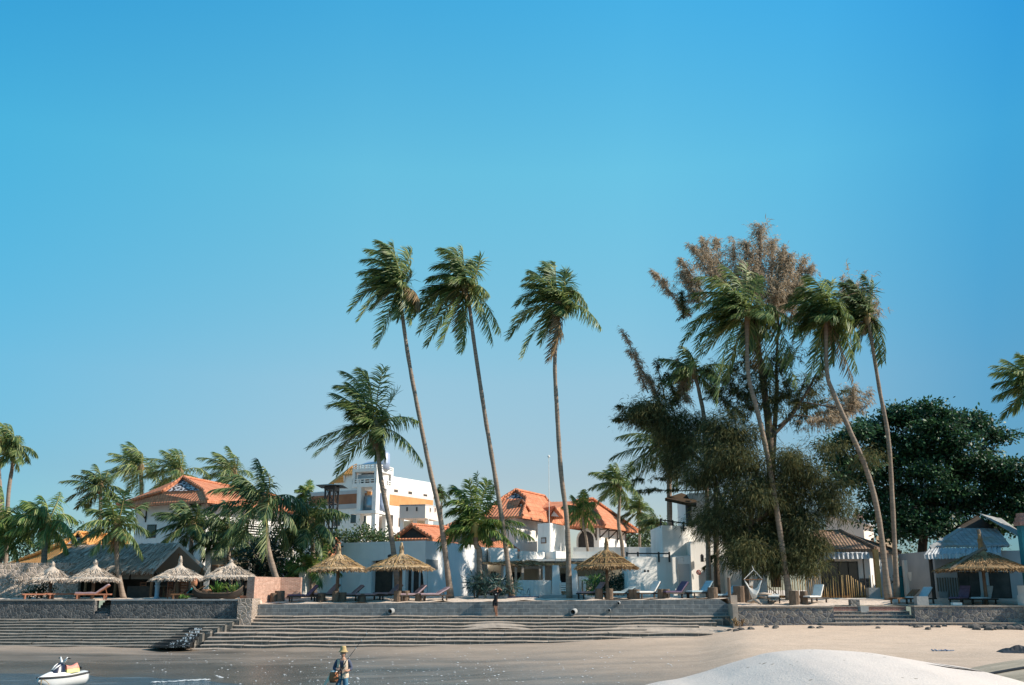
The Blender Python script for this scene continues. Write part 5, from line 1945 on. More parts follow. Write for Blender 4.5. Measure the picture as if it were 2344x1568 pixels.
# main block in three stepped heights along the left face
cl = Vector(cor)
dl = (Vector(lft) - cl)
dr = (Vector(rgt) - cl)


def on_left(px, py=1120):
    fr_, L_ = frame_of(lft, cor)
    u, Y = u_at(fr_, px, py)
    return Vector(lft) + (cl - Vector(lft)).normalized() * u, Y


xs_ = [c3(562, 800)[0], c3(703, 800)[0], c3(826, 800)[0]]
pA, pB, pC = [on_left(x)[0] for x in xs_]
mb = MB()
mb.prism([tuple(pC), tuple(cl), tuple(cl + dr), tuple(pC + dr)], GZ, zT)
mb.prism([tuple(pB), tuple(pC), tuple(pC + dr), tuple(pB + dr)], GZ, Z(c3(0, 715)[1], 108))
mb.prism([tuple(pA), tuple(pB), tuple(pB + dr), tuple(pA + dr)], GZ, Z(c3(0, 775)[1], 109))
mb.prism([tuple(Vector(lft)), tuple(pA), tuple(pA + dr * .5), tuple(Vector(lft) + dr * .5)], GZ, Z(c3(0, 850)[1], 110))
mb.build('wall', M['white'], hotel)
mb = MB()
q0, q1 = P(*c3(605, 752), 109.5), P(*c3(932, 500), 107.6)
slab_poly(mb, [q0, P(*c3(700, 775), 108.6), P(*c3(703, 712), 108.4), P(*c3(826, 703), 107.6), P(*c3(826, 612), 107.4), P(*c3(1000, 600), 106.6), P(*c3(1000, 470), 107.8), q1], .15)
mb.build('roof', M['tile_y'], hotel)
frL, LL = frame_of(lft, cor)
frR, LR = frame_of(cor, rgt)


def band(fr_, x0, x1, y0, y1, mat, name, off=.05):
    ua, Ya = u_at(fr_, x0, y0)
    ub, Yb = u_at(fr_, x1, y0)
    mb = MB()
    Y = Yb if fr_ is frL else Ya
    panel(mb, fr_, ua, ub, Z(y1, Y), Z(y0, Y), off)
    mb.build(name, mat, hotel)


xl0, xc_, xr1 = c3(372, 0)[0], 839.5, c3(2008, 0)[0]
ye = lambda y: c3(0, y)[1]
# heights given at the near corner (crop y at column ~1130)
band(frL, xl0, xc_, ye(815), ye(862), M['greywash'], 'grey_band', .08)  # left face bands are darker and greyer, its shade put into their colour
band(frL, xl0, xc_, ye(862), ye(995), M['orangeband_shaded'], 'orange_band')
band(frL, xl0, xc_, ye(995), ye(1058), M['greywash'], 'grey_band', .08)
band(frR, 840.5, xr1, ye(800), ye(842), M['pink'], 'grey_band', .08)  # same grey band on the sunny face, sunlight put into its paler colour
band(frR, 840.5, xr1, ye(842), ye(985), M['orangeband'], 'orange_band')
for x0, x1, y0, y1 in ((1490, 1540, 818, 875), (1680, 1728, 845, 903), (1440, 1475, 1155, 1300), (1550, 1592, 1195, 1310), (1880, 1930, 880, 925)):
    p0, p1 = c3(x0, y0), c3(x1, y1)
    win_px(hotel, frR, p0[0], p1[0], p0[1], p1[1], mat='interior', fmat='pink')
for x0, x1, y0, y1 in ((710, 770, 1140, 1290), (925, 998, 1135, 1252), (600, 660, 905, 1035), (1055, 1108, 1165, 1250)):
    p0, p1 = c3(x0, y0), c3(x1, y1)
    win_px(hotel, frL, p0[0], p1[0], p0[1], p1[1], mat='glass', fmat='black')
# tower: near corner at crop x=1250
Yt = 101.5
tc = Vector(gp(c3(1250, 0)[0], Yt, 1150))
tl = Vector(gp(c3(925, 0)[0], 102.8, 1150))
tr = Vector(gp(c3(1472, 0)[0], 105.4, 1150))
tdl, tdr = tl - tc, tr - tc
tower = lambda s0, s1, t0, t1: [tuple(tc + tdl * s1 + tdr * t0), tuple(tc + tdl * s0 + tdr * t0), tuple(tc + tdl * s0 + tdr * t1), tuple(tc + tdl * s1 + tdr * t1)]
zt = lambda y: Z(ye(y), Yt)
mb = MB()
mb.prism(tower(0, 1, 0, 1), zt(775), zt(722))              # balcony floor and parapet
mb.prism(tower(0, 1, 0, 1), zt(568), zt(522))              # roof slab
for s0, s1, t0, t1 in ((0, .10, 0, .12), (.90, 1, 0, .12), (0, .10, .86, 1), (.9, 1, .86, 1)):
    mb.prism(tower(s0, s1, t0, t1), zt(722) + .003, zt(568) - .003)
mb.build('balcony_box', M['white'], hotel)
mb = MB()
for zz in ((660, 672), (690, 700)):
    mb.prism(tower(.02, .98, .01, .05), zt(zz[1]), zt(zz[0]))
    mb.prism(tower(0.01, .05, .1, .9), zt(zz[1]), zt(zz[0]))
for zz in ((470, 482), (498, 508)):
    mb.prism(tower(.0, 1.0, .01, .05), zt(zz[1]), zt(zz[0]))
    mb.prism(tower(0.0, .05, .06, 1.0), zt(zz[1]), zt(zz[0]))
for s in np.linspace(.02, .96, 5):
    mb.prism(tower(s, s + .03, .0, .055), zt(522) + .003, zt(482))
    mb.prism(tower(s, s + .03, .0, .055), zt(722) + .003, zt(660))
for t_ in np.linspace(.15, .95, 4):
    mb.prism(tower(-.005, .055, t_, t_ + .04), zt(522) + .003, zt(482))
    mb.prism(tower(-.005, .055, t_, t_ + .04), zt(722) + .003, zt(660))
mb.build('balustrade', M['white'], hotel)
mb = MB()
mb.prism(tower(.12, .88, .35, .4), zt(722) + .003, zt(568) - .003)
mb.build('balcony_shade', M['interior'], hotel)
mb = MB()
n = 8
for k in range(n):
    s0, s1 = .15 + .7 * k / n, .15 + .7 * (k + 1) / n - .005
    mb.prism(tower(s0, s1, .10, .11), zt(668), zt(600))
mb.build('awning', M['greywash'], hotel)
mb = MB()
for s0, s1, t0, t1 in ((.0, .16, .0, .22), (.62, .78, .0, .22), (.0, .16, .62, .8), (.4, .5, .62, .8)):
    mb.prism(tower(s0, s1, t0, t1), zt(1090) + .003, zt(775) - .003)
    mb.prism(tower(s0, s1, t0, t1), GZ, zt(1130) - .003)
mb.build('tower_column', M['white'], hotel)
mb = MB()
mb.prism(tower(-.03, 1.02, -.03, .7), zt(1130), zt(1090))
mb.build('landing_slab', M['white'], hotel)
mb = MB()
mb.prism(tower(.1, .6, .82, 1.0), GZ, zt(1135))
mb.build('stair_wall', M['pink'], hotel)
# tanks and panels on the tower roof are things of their own
r = thing('solar_panel', 'tilted blue solar panels on the roof of the hotel tower', 'solar panel', tuple(tc + tdl * .5) + (zt(520),))
mb = MB()
for s0, s1 in ((.30, .58), (.60, .88)):
    a_, b_ = tc + tdl * s1 + tdr * .25, tc + tdl * s0 + tdr * .25
    c_, d_ = tc + tdl * s0 + tdr * .75, tc + tdl * s1 + tdr * .75
    slab_poly(mb, [V3(a_, zt(455)), V3(b_, zt(455)), V3(c_, zt(375)), V3(d_, zt(375))], .06)
mb.build('panel', M['tankblue'], r)
mb = MB()
for s in (.32, .58, .86):
    a_ = tc + tdl * s + tdr * .3
    mb.bar(V3(a_, zt(522)), V3(a_, zt(455)), .06)
    a_ = tc + tdl * s + tdr * .7
    mb.bar(V3(a_, zt(522)), V3(a_, zt(385)), .06)
mb.build('stand', M['steel'], r)


def tank(label, base, rad, h, mat):
    mb = MB()
    mb.lathe([(0.01, 0), (rad, 0), (rad, h * .3), (rad * 1.03, h * .33), (rad, h * .36), (rad, h * .85), (rad * .7, h * .97), (rad * .25, h), (.01, h)], base, 18)
    o = mb.build('water_tank', M[mat], smooth=True)
    tag(o, label, 'tank')


tank('pale blue water tank on the hotel tower roof behind the palm trunk', V3(tc + tdl * .12 + tdr * .5, zt(522)), .75, 1.9, 'tankblue')
tank('shiny steel water tank standing on the tower landing between the columns', V3(tc + tdl * .42 + tdr * .35, zt(1090)), .85, 1.7, 'steel')
tank('blue water tank on the tower landing at its sunlit side', V3(tc + tdl * .08 + tdr * .45, zt(1090)), .5, 1.9, 'tankblue')

# wing with small windows in front of the hotel's sunlit side
wing = thing('hotel_annex', 'pale low annex on posts with two small square windows before the hotel', 'building', (X(930, 98), 98, GZ))
wl, wc, wr = gp(c3(1558, 0)[0], 97.0, 1200), gp(c3(1902, 0)[0], 96.4, 1200), gp(c3(2085, 0)[0], 101, 1200)
wall_corner('wall', wing, M['pink'], wl, wc, wr, Z(ye(1195), 96.4), Z(ye(1015), 96.4))
frw, Lw = frame_of(wl, wc)
for x in (1655, 1783):
    p0, p1 = c3(x, 1050), c3(x + 22, 1103)
    win_px(wing, frw, p0[0], p1[0], p0[1], p1[1], mat='interior', fmat='pink')
frw2, _ = frame_of(wc, wr)
for x in (1965, 2028):
    p0, p1 = c3(x, 1062), c3(x + 12, 1112)
    win_px(wing, frw2, p0[0], p1[0], p0[1], p1[1], mat='interior', fmat='pink')
mb = MB()
for x in (1560, 1735, 1893):
    q = gp(c3(x, 0)[0], 97.2, 1240)
    mb.box(q[0], q[0] + .35, 97.4, 97.75, GZ, Z(ye(1195), 96.4) - .003)
mb.build('post', M['white'], wing)
mb = MB()
q0, q1 = gp(c3(1570, 0)[0], 99, 1240), gp(c3(1900, 0)[0], 99, 1240)
mb.box(q0[0], q1[0], 100.5, 100.8, GZ, Z(ye(1195), 96.4))
mb.build('back_wall', M['cream'], wing)
mb = MB()
slab_poly(mb, [V3(wl, Z(ye(1012), 96.4)), V3(wc, Z(ye(1012), 96.4)), V3(wr, Z(ye(985), 96.4)), V3(Vector(wl) + Vector(wr) - Vector(wc), Z(ye(985), 96.4))], .12)
mb.build('roof', M['greywash'], wing)

# black lattice water tower
ct = thing('lattice_tower', 'slender black steel lattice tower with a pitched hood in front of the hotel', 'tower', (X(c3(630, 0)[0], 96), 96, GZ))
mb = MB()
xL, xR = X(c3(578, 0)[0], 96, 1220), X(c3(690, 0)[0], 96, 1220)
zt_ = Z(ye(800), 96)
legs = [(xL, 95.2), (xR, 95.2), (xR, 97.6), (xL, 97.6)]
for q in legs:
    mb.bar((q[0], q[1], GZ), (q[0], q[1], zt_), .16)
nz_ = 7
for k in range(nz_):
    z0, z1 = GZ + (zt_ - GZ) * k / nz_, GZ + (zt_ - GZ) * (k + 1) / nz_
    for i in range(4):
        a_, b_ = legs[i], legs[(i + 1) % 4]
        mb.bar((a_[0], a_[1], z1), (b_[0], b_[1], z1), .09)
        mb.bar((a_[0], a_[1], z0 if k % 2 else z1), (b_[0], b_[1], z1 if k % 2 else z0), .07)
mb.build('lattice', M['black'], ct)
mb = MB()
xm = (xL + xR) / 2
w = (xR - xL) / 2 + .9
zb_ = Z(ye(775), 96)
ap = Vector((xm - .3, 96.3, Z(ye(738), 96)))
cs = [Vector((xm - w, 94.6, zb_)), Vector((xm + w, 94.6, zb_)), Vector((xm + w, 98, zb_)), Vector((xm - w, 98, zb_))]
for i in range(4):
    mb.poly([cs[i], cs[(i + 1) % 4], ap])
mb.prism([(xL - .1, 95.1), (xR + .1, 95.1), (xR + .1, 97.7), (xL - .1, 97.7)], Z(ye(825), 96), zb_ - .003)
mb.build('hood', M['black'], ct)

# ---------------------------------------------------------------- red gabled pavilion and the low red roof left of it
pav = thing('garden_pavilion', 'small red tiled pavilion with a dark open gable above the white wall', 'pavilion', (X(960, 80), 82, GZ))
a_ = P(*c3(1476, 1488), 78.5)
b_ = P(*c3(2005, 1470), 77.6)
FL, FR = (a_.x, a_.y), (b_.x, b_.y)
dv = Vector((FR[1] - FL[1], -(FR[0] - FL[0]))).normalized() * -7.0 + Vector((2.2, 0))
BR, BL = tuple(Vector(FR) + dv), tuple(Vector(FL) + dv)
gablet_roof(pav, FL, FR, BR, BL, b_.z, P(*c3(1490, 1462), 78.7), P(*c3(1985, 1450), 78.0), P(*c3(1722, 1283), 78.6), P(*c3(1722, 1283), 78.6) + Vector((dv.x, dv.y, 0)) * .9, M['tile_o'], gable='dark')
mb = MB()
for q in inset([FL, FR, BR, BL], .5):
    mb.box(q[0] - .15, q[0] + .15, q[1] - .15, q[1] + .15, GZ, b_.z - .1)
mb.build('post', M['orange_wood'], pav)
mb = MB()
c_ = inset([FL, FR, BR, BL], 1.0)
mb.prism(c_, GZ, b_.z - .12)
mb.build('wall', M['white_b'], pav)

c9 = crop(900, 1860, 3.7333)
r = thing('small_pavilion', 'small orange tiled roof peeking out left of the white wall behind palms', 'pavilion', (X(765, 76), 77, GZ))
FL, FR = gp(c9(855, 0)[0], 76, 1270), gp(c9(1010, 0)[0], 75, 1270)
BR = gp(c9(1290, 0)[0], 80, 1250)
BL = tuple(Vector(FL) + Vector(BR) - Vector(FR))
zE = Z(c9(0, 425)[1], 75.4)
A_ = P(*c9(930, 262), 76.5)
gablet_roof(r, FL, FR, BR, BL, zE, A_, A_, A_, P(*c9(1090, 200), 80), M['tile_o'])
mb = MB()
mb.prism(inset([FL, FR, BR, BL], .5), GZ, zE - .1)
mb.build('wall', M['white_b'], r)

# ---------------------------------------------------------------- white bar wall with the curved openings


def wall_face(mb, fr_, L, z0, ztops, ops, depth, n=12):
    """front face with arched openings and their reveals. ops: (u0,u1,zlo,zspring,rise_left,rise_right)"""
    o, d, nn = fr_
    pt = lambda u, z, dd=0: Vector((o[0] + d[0] * u - nn[0] * dd, o[1] + d[1] * u - nn[1] * dd, z))
    top = lambda u: ztops[0] + (ztops[1] - ztops[0]) * u / L
    us = 0.0
    for (u0, u1, prof) in ops:
        mb.poly([pt(us, z0), pt(u0, z0), pt(u0, top(u0)), pt(us, top(us))])
        m = len(prof)
        for i in range(m - 1):
            (ua, za), (ub, zb2) = prof[i], prof[i + 1]
            mb.poly([pt(ua, za), pt(ub, zb2), pt(ub, top(ub)), pt(ua, top(ua))])
            mb.poly([pt(ua, za), pt(ua, za, depth), pt(ub, zb2, depth), pt(ub, zb2)])
        mb.poly([pt(u0, z0), pt(u0, z0, depth), pt(u0, prof[0][1], depth), pt(u0, prof[0][1])])
        mb.poly([pt(u1, z0), pt(u1, prof[-1][1]), pt(u1, prof[-1][1], depth), pt(u1, z0, depth)])
        us = u1
    mb.poly([pt(us, z0), pt(L, z0), pt(L, top(L)), pt(us, top(us))])
    mb.poly([pt(0, top(0)), pt(L, top(L)), pt(L, top(L), .5), pt(0, top(0), .5)])
    return pt


bar = thing('beach_bar', 'white rendered beach bar with curved dark openings behind the two straw parasols', 'building', (X(880, 67), 68, GZ))
c4 = crop(1400, 1900, 3.7333)
bl_, bc_, br_ = gp(778, 68.6, 1300), gp(973, 65.2, 1300), gp(1086, 72.0, 1300)
frb, Lb = frame_of(bl_, bc_)
zl, zr = Z(1243.5, 68.6), Z(1236.5, 65.2)
zr = zl = (zl + zr) / 2
U = lambda x: u_at(frb, x, 1310)[0]
zz = lambda y: Z(y, 66.6)
op1 = [(U(852), zz(1283)), (U(858), zz(1285 - 2)), (U(872), zz(1281)), (U(890), zz(1280)), (U(912), zz(1281)), (U(914), zz(1284))]
op2 = [(U(928), zz(1290)), (U(930), zz(1285)), (U(940), zz(1280)), (U(950), zz(1281)), (U(958), zz(1288)), (U(964), zz(1300)), (U(968), zz(1316)), (U(970.5), zz(1340)), (U(971), zz(1358))]
mb = MB()
pt = wall_face(mb, frb, Lb, GZ - .3, (zl, zr), [(U(852), U(914), op1), (U(928), U(971), op2)], .35)
frb2, Lb2 = frame_of(bc_, br_)
mb.poly([V3(bc_, GZ - .3), V3(br_, GZ - .3), V3(br_, zr), V3(bc_, zr)])
far = Vector(bl_) + Vector(br_) - Vector(bc_)
mb.poly([V3(bl_, zl - .01), V3(bc_, zr - .01), V3(br_, zr - .01), V3(far, zl - .01)])
mb.poly([V3(far, GZ), V3(bl_, GZ), V3(bl_, zl), V3(far, zl)])
mb.build('wall', M['white_b'], bar)
mb = MB()
mb.poly([pt(U(845), GZ - .2, .36), pt(U(972), GZ - .2, .36), pt(U(972), zz(1278), .36), pt(U(845), zz(1278), .36)])
mb.build('bamboo_screen', M['dark'], bar)
mb = MB()
for x0, x1 in ((893, 897), (936, 941), (953, 957)):
    mb.poly([pt(U(x0), GZ - .2, .3), pt(U(x1), GZ - .2, .3), pt(U(x1), zz(1283), .3), pt(U(x0), zz(1283), .3)])
mb.build('curtain', M['greywash'], bar)
# low white side wall with a brown top curling into the bar
mb = MB()
n = 16
sw = thing('side_wall', 'low sunlit white wall with a rounded orange brown top left of the bar', 'wall', (X(740, 67), 67, GZ))
y0, y1 = 65.4, 68.2
x0, x1 = X(c9(645, 0)[0], 66.3, 1320), X(c9(1130, 0)[0], 67.4, 1320)
mb.prism([(x0, y0), (x1, y1), (x1, y1 + .45), (x0, y0 + .45)], GZ - .3, Z(c9(0, 622)[1], 66.6))
mb.build('wall', M['white'], sw)
mb = MB()
prof = []
for i in range(n + 1):
    u = i / n
    x = x0 + .01 + (x1 - x0 - .02) * u
    top = Z(c9(0, 512)[1], 66.6) - (.55 * max(0, (.06 - u) / .06) ** 2) - .55 * smooth((u - .25) / .2) + .08 * math.sin(u * 9) * (u > .4)
    prof.append((x, y0 + (y1 - y0) * u, top))
zb_ = Z(c9(0, 622)[1], 66.6) + .002
for i in range(n):
    a_, b_ = prof[i], prof[i + 1]
    mb.add([(a_[0], a_[1] + .03, zb_), (b_[0], b_[1] + .03, zb_), (b_[0], b_[1] + .03, b_[2]), (a_[0], a_[1] + .03, a_[2]), (b_[0], b_[1] + .4, b_[2]), (a_[0], a_[1] + .4, a_[2])], [(0, 1, 2, 3), (3, 2, 4, 5)])
mb.build('curled_top', M['orangeband'], sw)
# curved white wing before the first opening
mb = MB()
vs = []
a0 = pt(U(826), GZ - .2, -.5)
prof = [(826, 1358), (827, 1340), (830, 1322), (836, 1306), (844, 1293), (851, 1287)]
f_, b2 = [], []
for x, y in prof:
    f_.append(pt(U(x), zz(y), -.25))
q = pt(U(852), zz(1287), .0)
g_ = pt(U(852), GZ - .2, .0)
mb.poly(f_ + [pt(U(853), zz(1285), -.05), pt(U(853), GZ - .2, -.05)])
for i in range(len(f_) - 1):
    mb.poly([f_[i], f_[i + 1], f_[i + 1] + Vector((0, .3, 0)), f_[i] + Vector((0, .3, 0))])
mb.build('curved_wing', M['white_b'], bar)
# wall lamp on the bar
mb = MB()
c_ = P(c9(1815, 0)[0], c9(0, 437)[1], 65.8)
mb.lathe([(.01, .16), (.16, .10), (.18, 0), (.10, -.12), (.01, -.16)], c_, 10)
mb.bar(c_ + Vector((0, .1, .1)), c_ + Vector((.2, .9, .15)), .05)
tag(mb.build('wall_lamp', M['black']), 'black globe lamp on a bracket beside the trunk over the bar opening', 'lamp')
# recess window in the right face
mb = MB()
p0, p1 = c4(420, 333), c4(577, 460)
u0 = u_at(frb2, p0[0], 1315)[0]
u1 = u_at(frb2, p1[0], 1315)[0]
panel(mb, frb2, u0, u1, Z(p1[1], 67), Z(p0[1], 67), .02)
mb.build('recess', M['concrete'], bar)

# ---------------------------------------------------------------- orange roofed house in the middle
house = thing('house', 'large cream white house with layered orange tile roofs and an arched window', 'house', (X(1290, 84), 84, GZ))
k4 = crop(1500, 1620, 3.7333)
k5b = crop(2000, 1620, 3.7333)
# left volume
FL, FR, BR = gp(1104, 78.5, 1182), gp(1196, 77.0, 1180), gp(1296, 86.0, 1198)
BL = tuple(Vector(FL) + Vector(BR) - Vector(FR))
ze = Z(1181, 77.2)
gablet_roof(house, FL, FR, BR, BL, ze, P(1148, 1142, 80.6), P(1206, 1141, 80.0), P(1181, 1121.5, 81.2), P(1246, 1136, 87), M['tile_o'])
ft = inset([FL, FR, BR, BL], .9)
mb = MB()
mb.prism(ft, GZ, ze - .1)
mb.build('wall', M['white'], house)
fr, L = frame_of(ft[1], ft[2])
# projecting bright stair block with a square window
mb = MB()
bl2, bc2, br2 = gp(k4(1530, 0)[0], 77.0, 1230), gp(k4(1700, 0)[0], 76.0, 1230), gp(k4(1925, 0)[0], 81, 1230)
o = wall_corner('stair_block', house, M['white'], bl2, bc2, br2, GZ, Z(k4(0, 885)[1], 76))
fr, L = frame_of(bl2, bc2)
p0, p1 = k4(1585, 1092), k4(1636, 1145)
win_px(house, fr, p0[0], p1[0], p0[1], p1[1], mat='greywash', fmat='wood')
# right volume
FL, FR, BR = gp(1300, 83.6, 1201), gp(1385, 82.0, 1203), gp(1462, 90.0, 1217)
BL = tuple(Vector(FL) + Vector(BR) - Vector(FR))
ze2 = Z(1203, 82.2)
A_, B_ = P(1318, 1147, 86.0), P(1357, 1142, 87.0)
gablet_roof(house, FL, FR, BR, BL, ze2, A_, P(1356, 1150, 85.6), A_, B_, M['tile_o'], gable=None)
ft = inset([FL, FR, BR, BL], .9)
mb = MB()
mb.prism(ft, GZ, ze2 - .1)
mb.build('wall', M['white'], house)
fr, L = frame_of(ft[0], ft[1])
ua, ub = u_at(fr, k5b(205, 0)[0], 1240)[0], u_at(fr, k5b(410, 0)[0], 1240)[0]
window(house, fr, ua, ub, Z(k5b(0, 1235)[1], 83), Z(k5b(0, 990)[1], 83), mat='black', fmat='white', arch=True, frame=.18)
for u in (.3, L - .25):
    bracket(house, (fr[0][0] + fr[1][0] * u, fr[0][1] + fr[1][1] * u, ze2 - .12), fr[2], 1.0)
frx, Lx = frame_of(ft[1], ft[2])
for u in np.linspace(.2, Lx - .2, 4):
    bracket(house, (frx[0][0] + frx[1][0] * u, frx[0][1] + frx[1][1] * u, ze2 - .12), frx[2], 1.0)
# linking roof between the volumes, with two small white dormers
mb = MB()
slab_poly(mb, [P(1292, 1199, 84.0), P(1304, 1203, 83.4), P(1330, 1147, 87), P(1205, 1150, 86.0), P(1212, 1181, 79.5)], .15)
o = mb.build('roof', M['tile_o'], house)
for x0, x1, y0, y1, Y in ((1265, 1405, 575, 712, 79.0), (1705, 1835, 675, 805, 82.0)):
    mb = MB()
    a_, b_, t_ = P(*k4(x0, y1 - 10), Y), P(*k4(x1, y1), Y - .2), P(*k4((x0 + x1) / 2 + 5, y0), Y - .1)
    mb.poly([a_, b_, t_])
    back = Vector((-2.2, 2.6, -.2))
    d_ = mb.build('dormer', M['white'], house)
    mb = MB()
    up = Vector((0, 0, .08))
    slab_poly(mb, [a_ + up + Vector((-.2, -.2, -.15)), t_ + up + Vector((-.15, -.25, 0)), t_ + up + back, a_ + up + back], .1)
    slab_poly(mb, [b_ + up + Vector((.2, -.2, -.15)), b_ + up + back, t_ + up + back, t_ + up + Vector((-.15, -.25, 0))], .1)
    mb.build('dormer_roof', M['tile_o'], d_)
# flag pole
mb = MB()
a_ = P(1260, 1215, 75.5)
mb.tube([(a_.x - .08, 75.5, a_.z - 2.5), (a_.x - .08, 75.5, Z(1047, 75.5))], .022, 6)
mb.lathe([(.01, .12), (.09, .05), (.09, -.05), (.01, -.1)], (a_.x - .08, 75.5, Z(1045, 75.5)), 8)
tag(mb.build('flag_pole', M['white']), 'thin bare pole with a small knob rising by the cream stair block', 'pole')

# low orange roof wedge between bar and courtyard
r = thing('lean_to', 'low orange lean-to roof wedged behind the bushy palm', 'roof', (X(1140, 76), 77, GZ))
mb = MB()
slab_poly(mb, [P(1098, 1249, 76.0), P(1190, 1258, 77.5), P(1140, 1222, 80), P(1085, 1208, 80)], .15)
mb.build('roof', M['tile_o'], r)
mb = MB()
mb.prism([gp(1090, 76.6, 1250), gp(1184, 78, 1250), gp(1140, 80.5, 1250), gp(1085, 80.5, 1250)], GZ, Z(1256, 77))
mb.build('wall', M['white'], r)
r = thing('lean_to', 'orange roof slope between red pavilion and bushy palm, edge on', 'roof', (X(1050, 82), 82, GZ))
mb = MB()
slab_poly(mb, [P(990, 1233, 79), P(1042, 1252, 77.5), P(1085, 1225, 81), P(1042, 1192, 84), P(1010, 1205, 84)], .15)
mb.build('roof', M['tile_o'], r)
mb = MB()
mb.prism([gp(1000, 79.6, 1250), gp(1045, 78.4, 1250), gp(1080, 81.5, 1250), gp(1020, 84, 1250)], GZ, Z(1252, 78))
mb.build('wall', M['white_b'], r)

# ---------------------------------------------------------------- white courtyard blocks with porch
yard = thing('courtyard_building', 'stepped white flat roofed blocks with a columned porch behind the pool', 'building', (X(1200, 74), 76, GZ))
c6 = crop(1700, 1930, 5.86)
for x0, x1, x2, y0, Ya, Yb, Yl in ((30, 172, None, 70, 72.6, 73.8, None), (250, 806, 175, 84, 72.2, 74.4, 74.2), (915, 1376, 810, 160, 72.8, 74.8, 75.2), (1612, 1860, 1376, 160, 73.6, 75.2, 76.5)):
    a_, b_ = gp(c6(x0, 0)[0], Ya, 1275), gp(c6(x1, 0)[0], Yb, 1275)
    l_ = gp(c6(x2, 0)[0], Yl, 1275) if x2 else None
    zt_ = Z(c6(0, y0)[1], Ya)
    zb_ = Z(c6(0, 400)[1], Ya) if x0 != 30 else GZ
    if l_:
        ft = [l_, a_, b_, tuple(Vector(l_) + Vector(b_) - Vector(a_))]
    else:
        ft = [a_, b_, (b_[0], b_[1] + 4), (a_[0], a_[1] + 4)]
    mb = MB()
    mb.prism(ft, zb_, zt_)
    mb.build('block', M['white'], yard)
# porch: shaded back wall, columns, lintel, doors
ybk = 77.0
fr, L = frame_of((X(1100, ybk, 1310), ybk), (X(1442, ybk, 1310), ybk + .01))
mb = MB()
mb.box(X(1100, ybk, 1310), X(1442, ybk, 1310), ybk, ybk + .3, GZ, Z(1284, 73))
mb.build('porch_wall', M['cream'], yard)
mb = MB()
mb.box(X(1142, 73), X(1440, 73), 73.4, ybk, Z(1284, 73), Z(1279, 73))
mb.build('porch_roof', M['white'], yard)
for x0, x1, y0, y1 in ((275, 345, 605, 720), (690, 742, 620, 742), (808, 852, 622, 742), (1380, 1405, 620, 745), (1452, 1490, 620, 790), (1720, 1808, 645, 800)):
    p0, p1 = c6(x0, y0), c6(x1, y1)
    win_px(yard, fr, p0[0], p1[0], p0[1], p1[1] + 12, mat='black', fmat='dark', name='door')
for x0, x1 in ((468, 522), (748, 800), (893, 945), (1262, 1300), (1345, 1372)):
    a_, b_ = c6(x0, 0)[0], c6(x1, 0)[0]
    mb = MB()
    mb.box(X(a_, 73.4), X(b_, 73.4), 73.5, 73.9, GZ, Z(1279, 73) - .003)
    mb.build('column', M['white'], yard)
mb = MB()
p0, p1 = c6(960, 470), c6(1345, 528)
mb.box(X(p0[0], 73), X(p1[0], 73), 73.1, 73.4, Z(p1[1], 73), Z(p0[1], 73))
p0, p1 = c6(1610, 430), c6(2344, 540)
mb.box(X(p0[0], 73), X(1440, 73), 72.9, 73.3, Z(p1[1] - 3, 73), Z(p0[1], 73))
mb.build('lintel', M['white'], yard)
mb = MB()
p0, p1 = c6(1930, 130), c6(2340, 300)
mb.prism([gp(1312, 76.4), gp(1396, 76.0), gp(1396, 80), gp(1312, 80)], Z(1283, 76), Z(1262, 76))
mb.build('roof_parapet', M['white'], yard)
mb = MB()
za, zb_ = Z(c6(0, 318)[1], 73), Z(c6(0, 400)[1], 73)
for x in (1605, 1740, 1900, 2035, 2195, 2344):
    q = X(c6(x, 0)[0], 73)
    mb.bar((q, 73.05, zb_), (q, 73.05, za), .035)
mb.bar((X(c6(1605, 0)[0], 73), 73.05, za), (X(c6(2344, 0)[0], 73), 73.05, za), .035)
mb.build('roof_rail', M['steel'], yard)

# grey flat roof block right of the arched house
mb = MB()
q = [gp(1313, 79.8, 1300), gp(1440, 79.0, 1300), gp(1530, 79.0, 1300), gp(1530, 84, 1300), gp(1313, 84, 1300)]
mb.prism(q, GZ, [Z(1252, 79)] * 5)
tag(mb.build('flat_roof_block', M['white_b']), 'long pale grey flat roof block in shade below the arched window', 'building')
mb = MB()
mb.prism([gp(1466, 75.5), gp(1482, 74.5), gp(1540, 76), gp(1540, 78)], GZ, Z(1253, 75))
tag(mb.build('roof_hut', M['white_b']), 'small bluish roof cube behind the dark terrace rail', 'building')

# pergola mats
r = thing('pergola', 'sagging brown straw matting stretched over the porch and tapered pillars', 'pergola', (X(1220, 71.5), 71.5, GZ))
rnd = np.random.default_rng(9)
st = []
mb = MB()
pro = [(55, 398), (240, 378), (520, 372), (660, 385), (820, 365), (1060, 350), (1180, 372), (1330, 400), (1600, 415), (1650, 400), (1850, 400), (2100, 400), (2300, 408)]
lo_ = [(100, 412), (300, 425), (560, 440), (700, 455), (900, 465), (1060, 455), (1180, 430), (1330, 432), (1560, 445), (1650, 425), (1850, 425), (2100, 425), (2300, 430)]
for i in range(len(pro) - 1):
    a_, b_ = P(*c6(*pro[i]), 73.2), P(*c6(*pro[i + 1]), 73.2)
    c_, d_ = P(*c6(*lo_[i + 1]), 70.6), P(*c6(*lo_[i]), 70.6)
    slab_poly(mb, [d_, c_, b_, a_], .07)
    m = 90
    u, v_ = rnd.random((m, 1)), rnd.random((m, 1))
    A2, B2, C2, D2 = [np.array(q) for q in (a_, b_, c_, d_)]
    base = (D2 + (C2 - D2) * u) * (1 - v_) + (A2 + (B2 - A2) * u) * v_ + np.array([0, 0, .03])
    st.append(thatch_strands(rnd, base, np.tile(np.array([[.6, -.7, -.25]]), (m, 1)), m, .5, .025))
o = mb.build('matting', M['straw_d'], r)
build_store('straw', st, M['straw_d'], o)
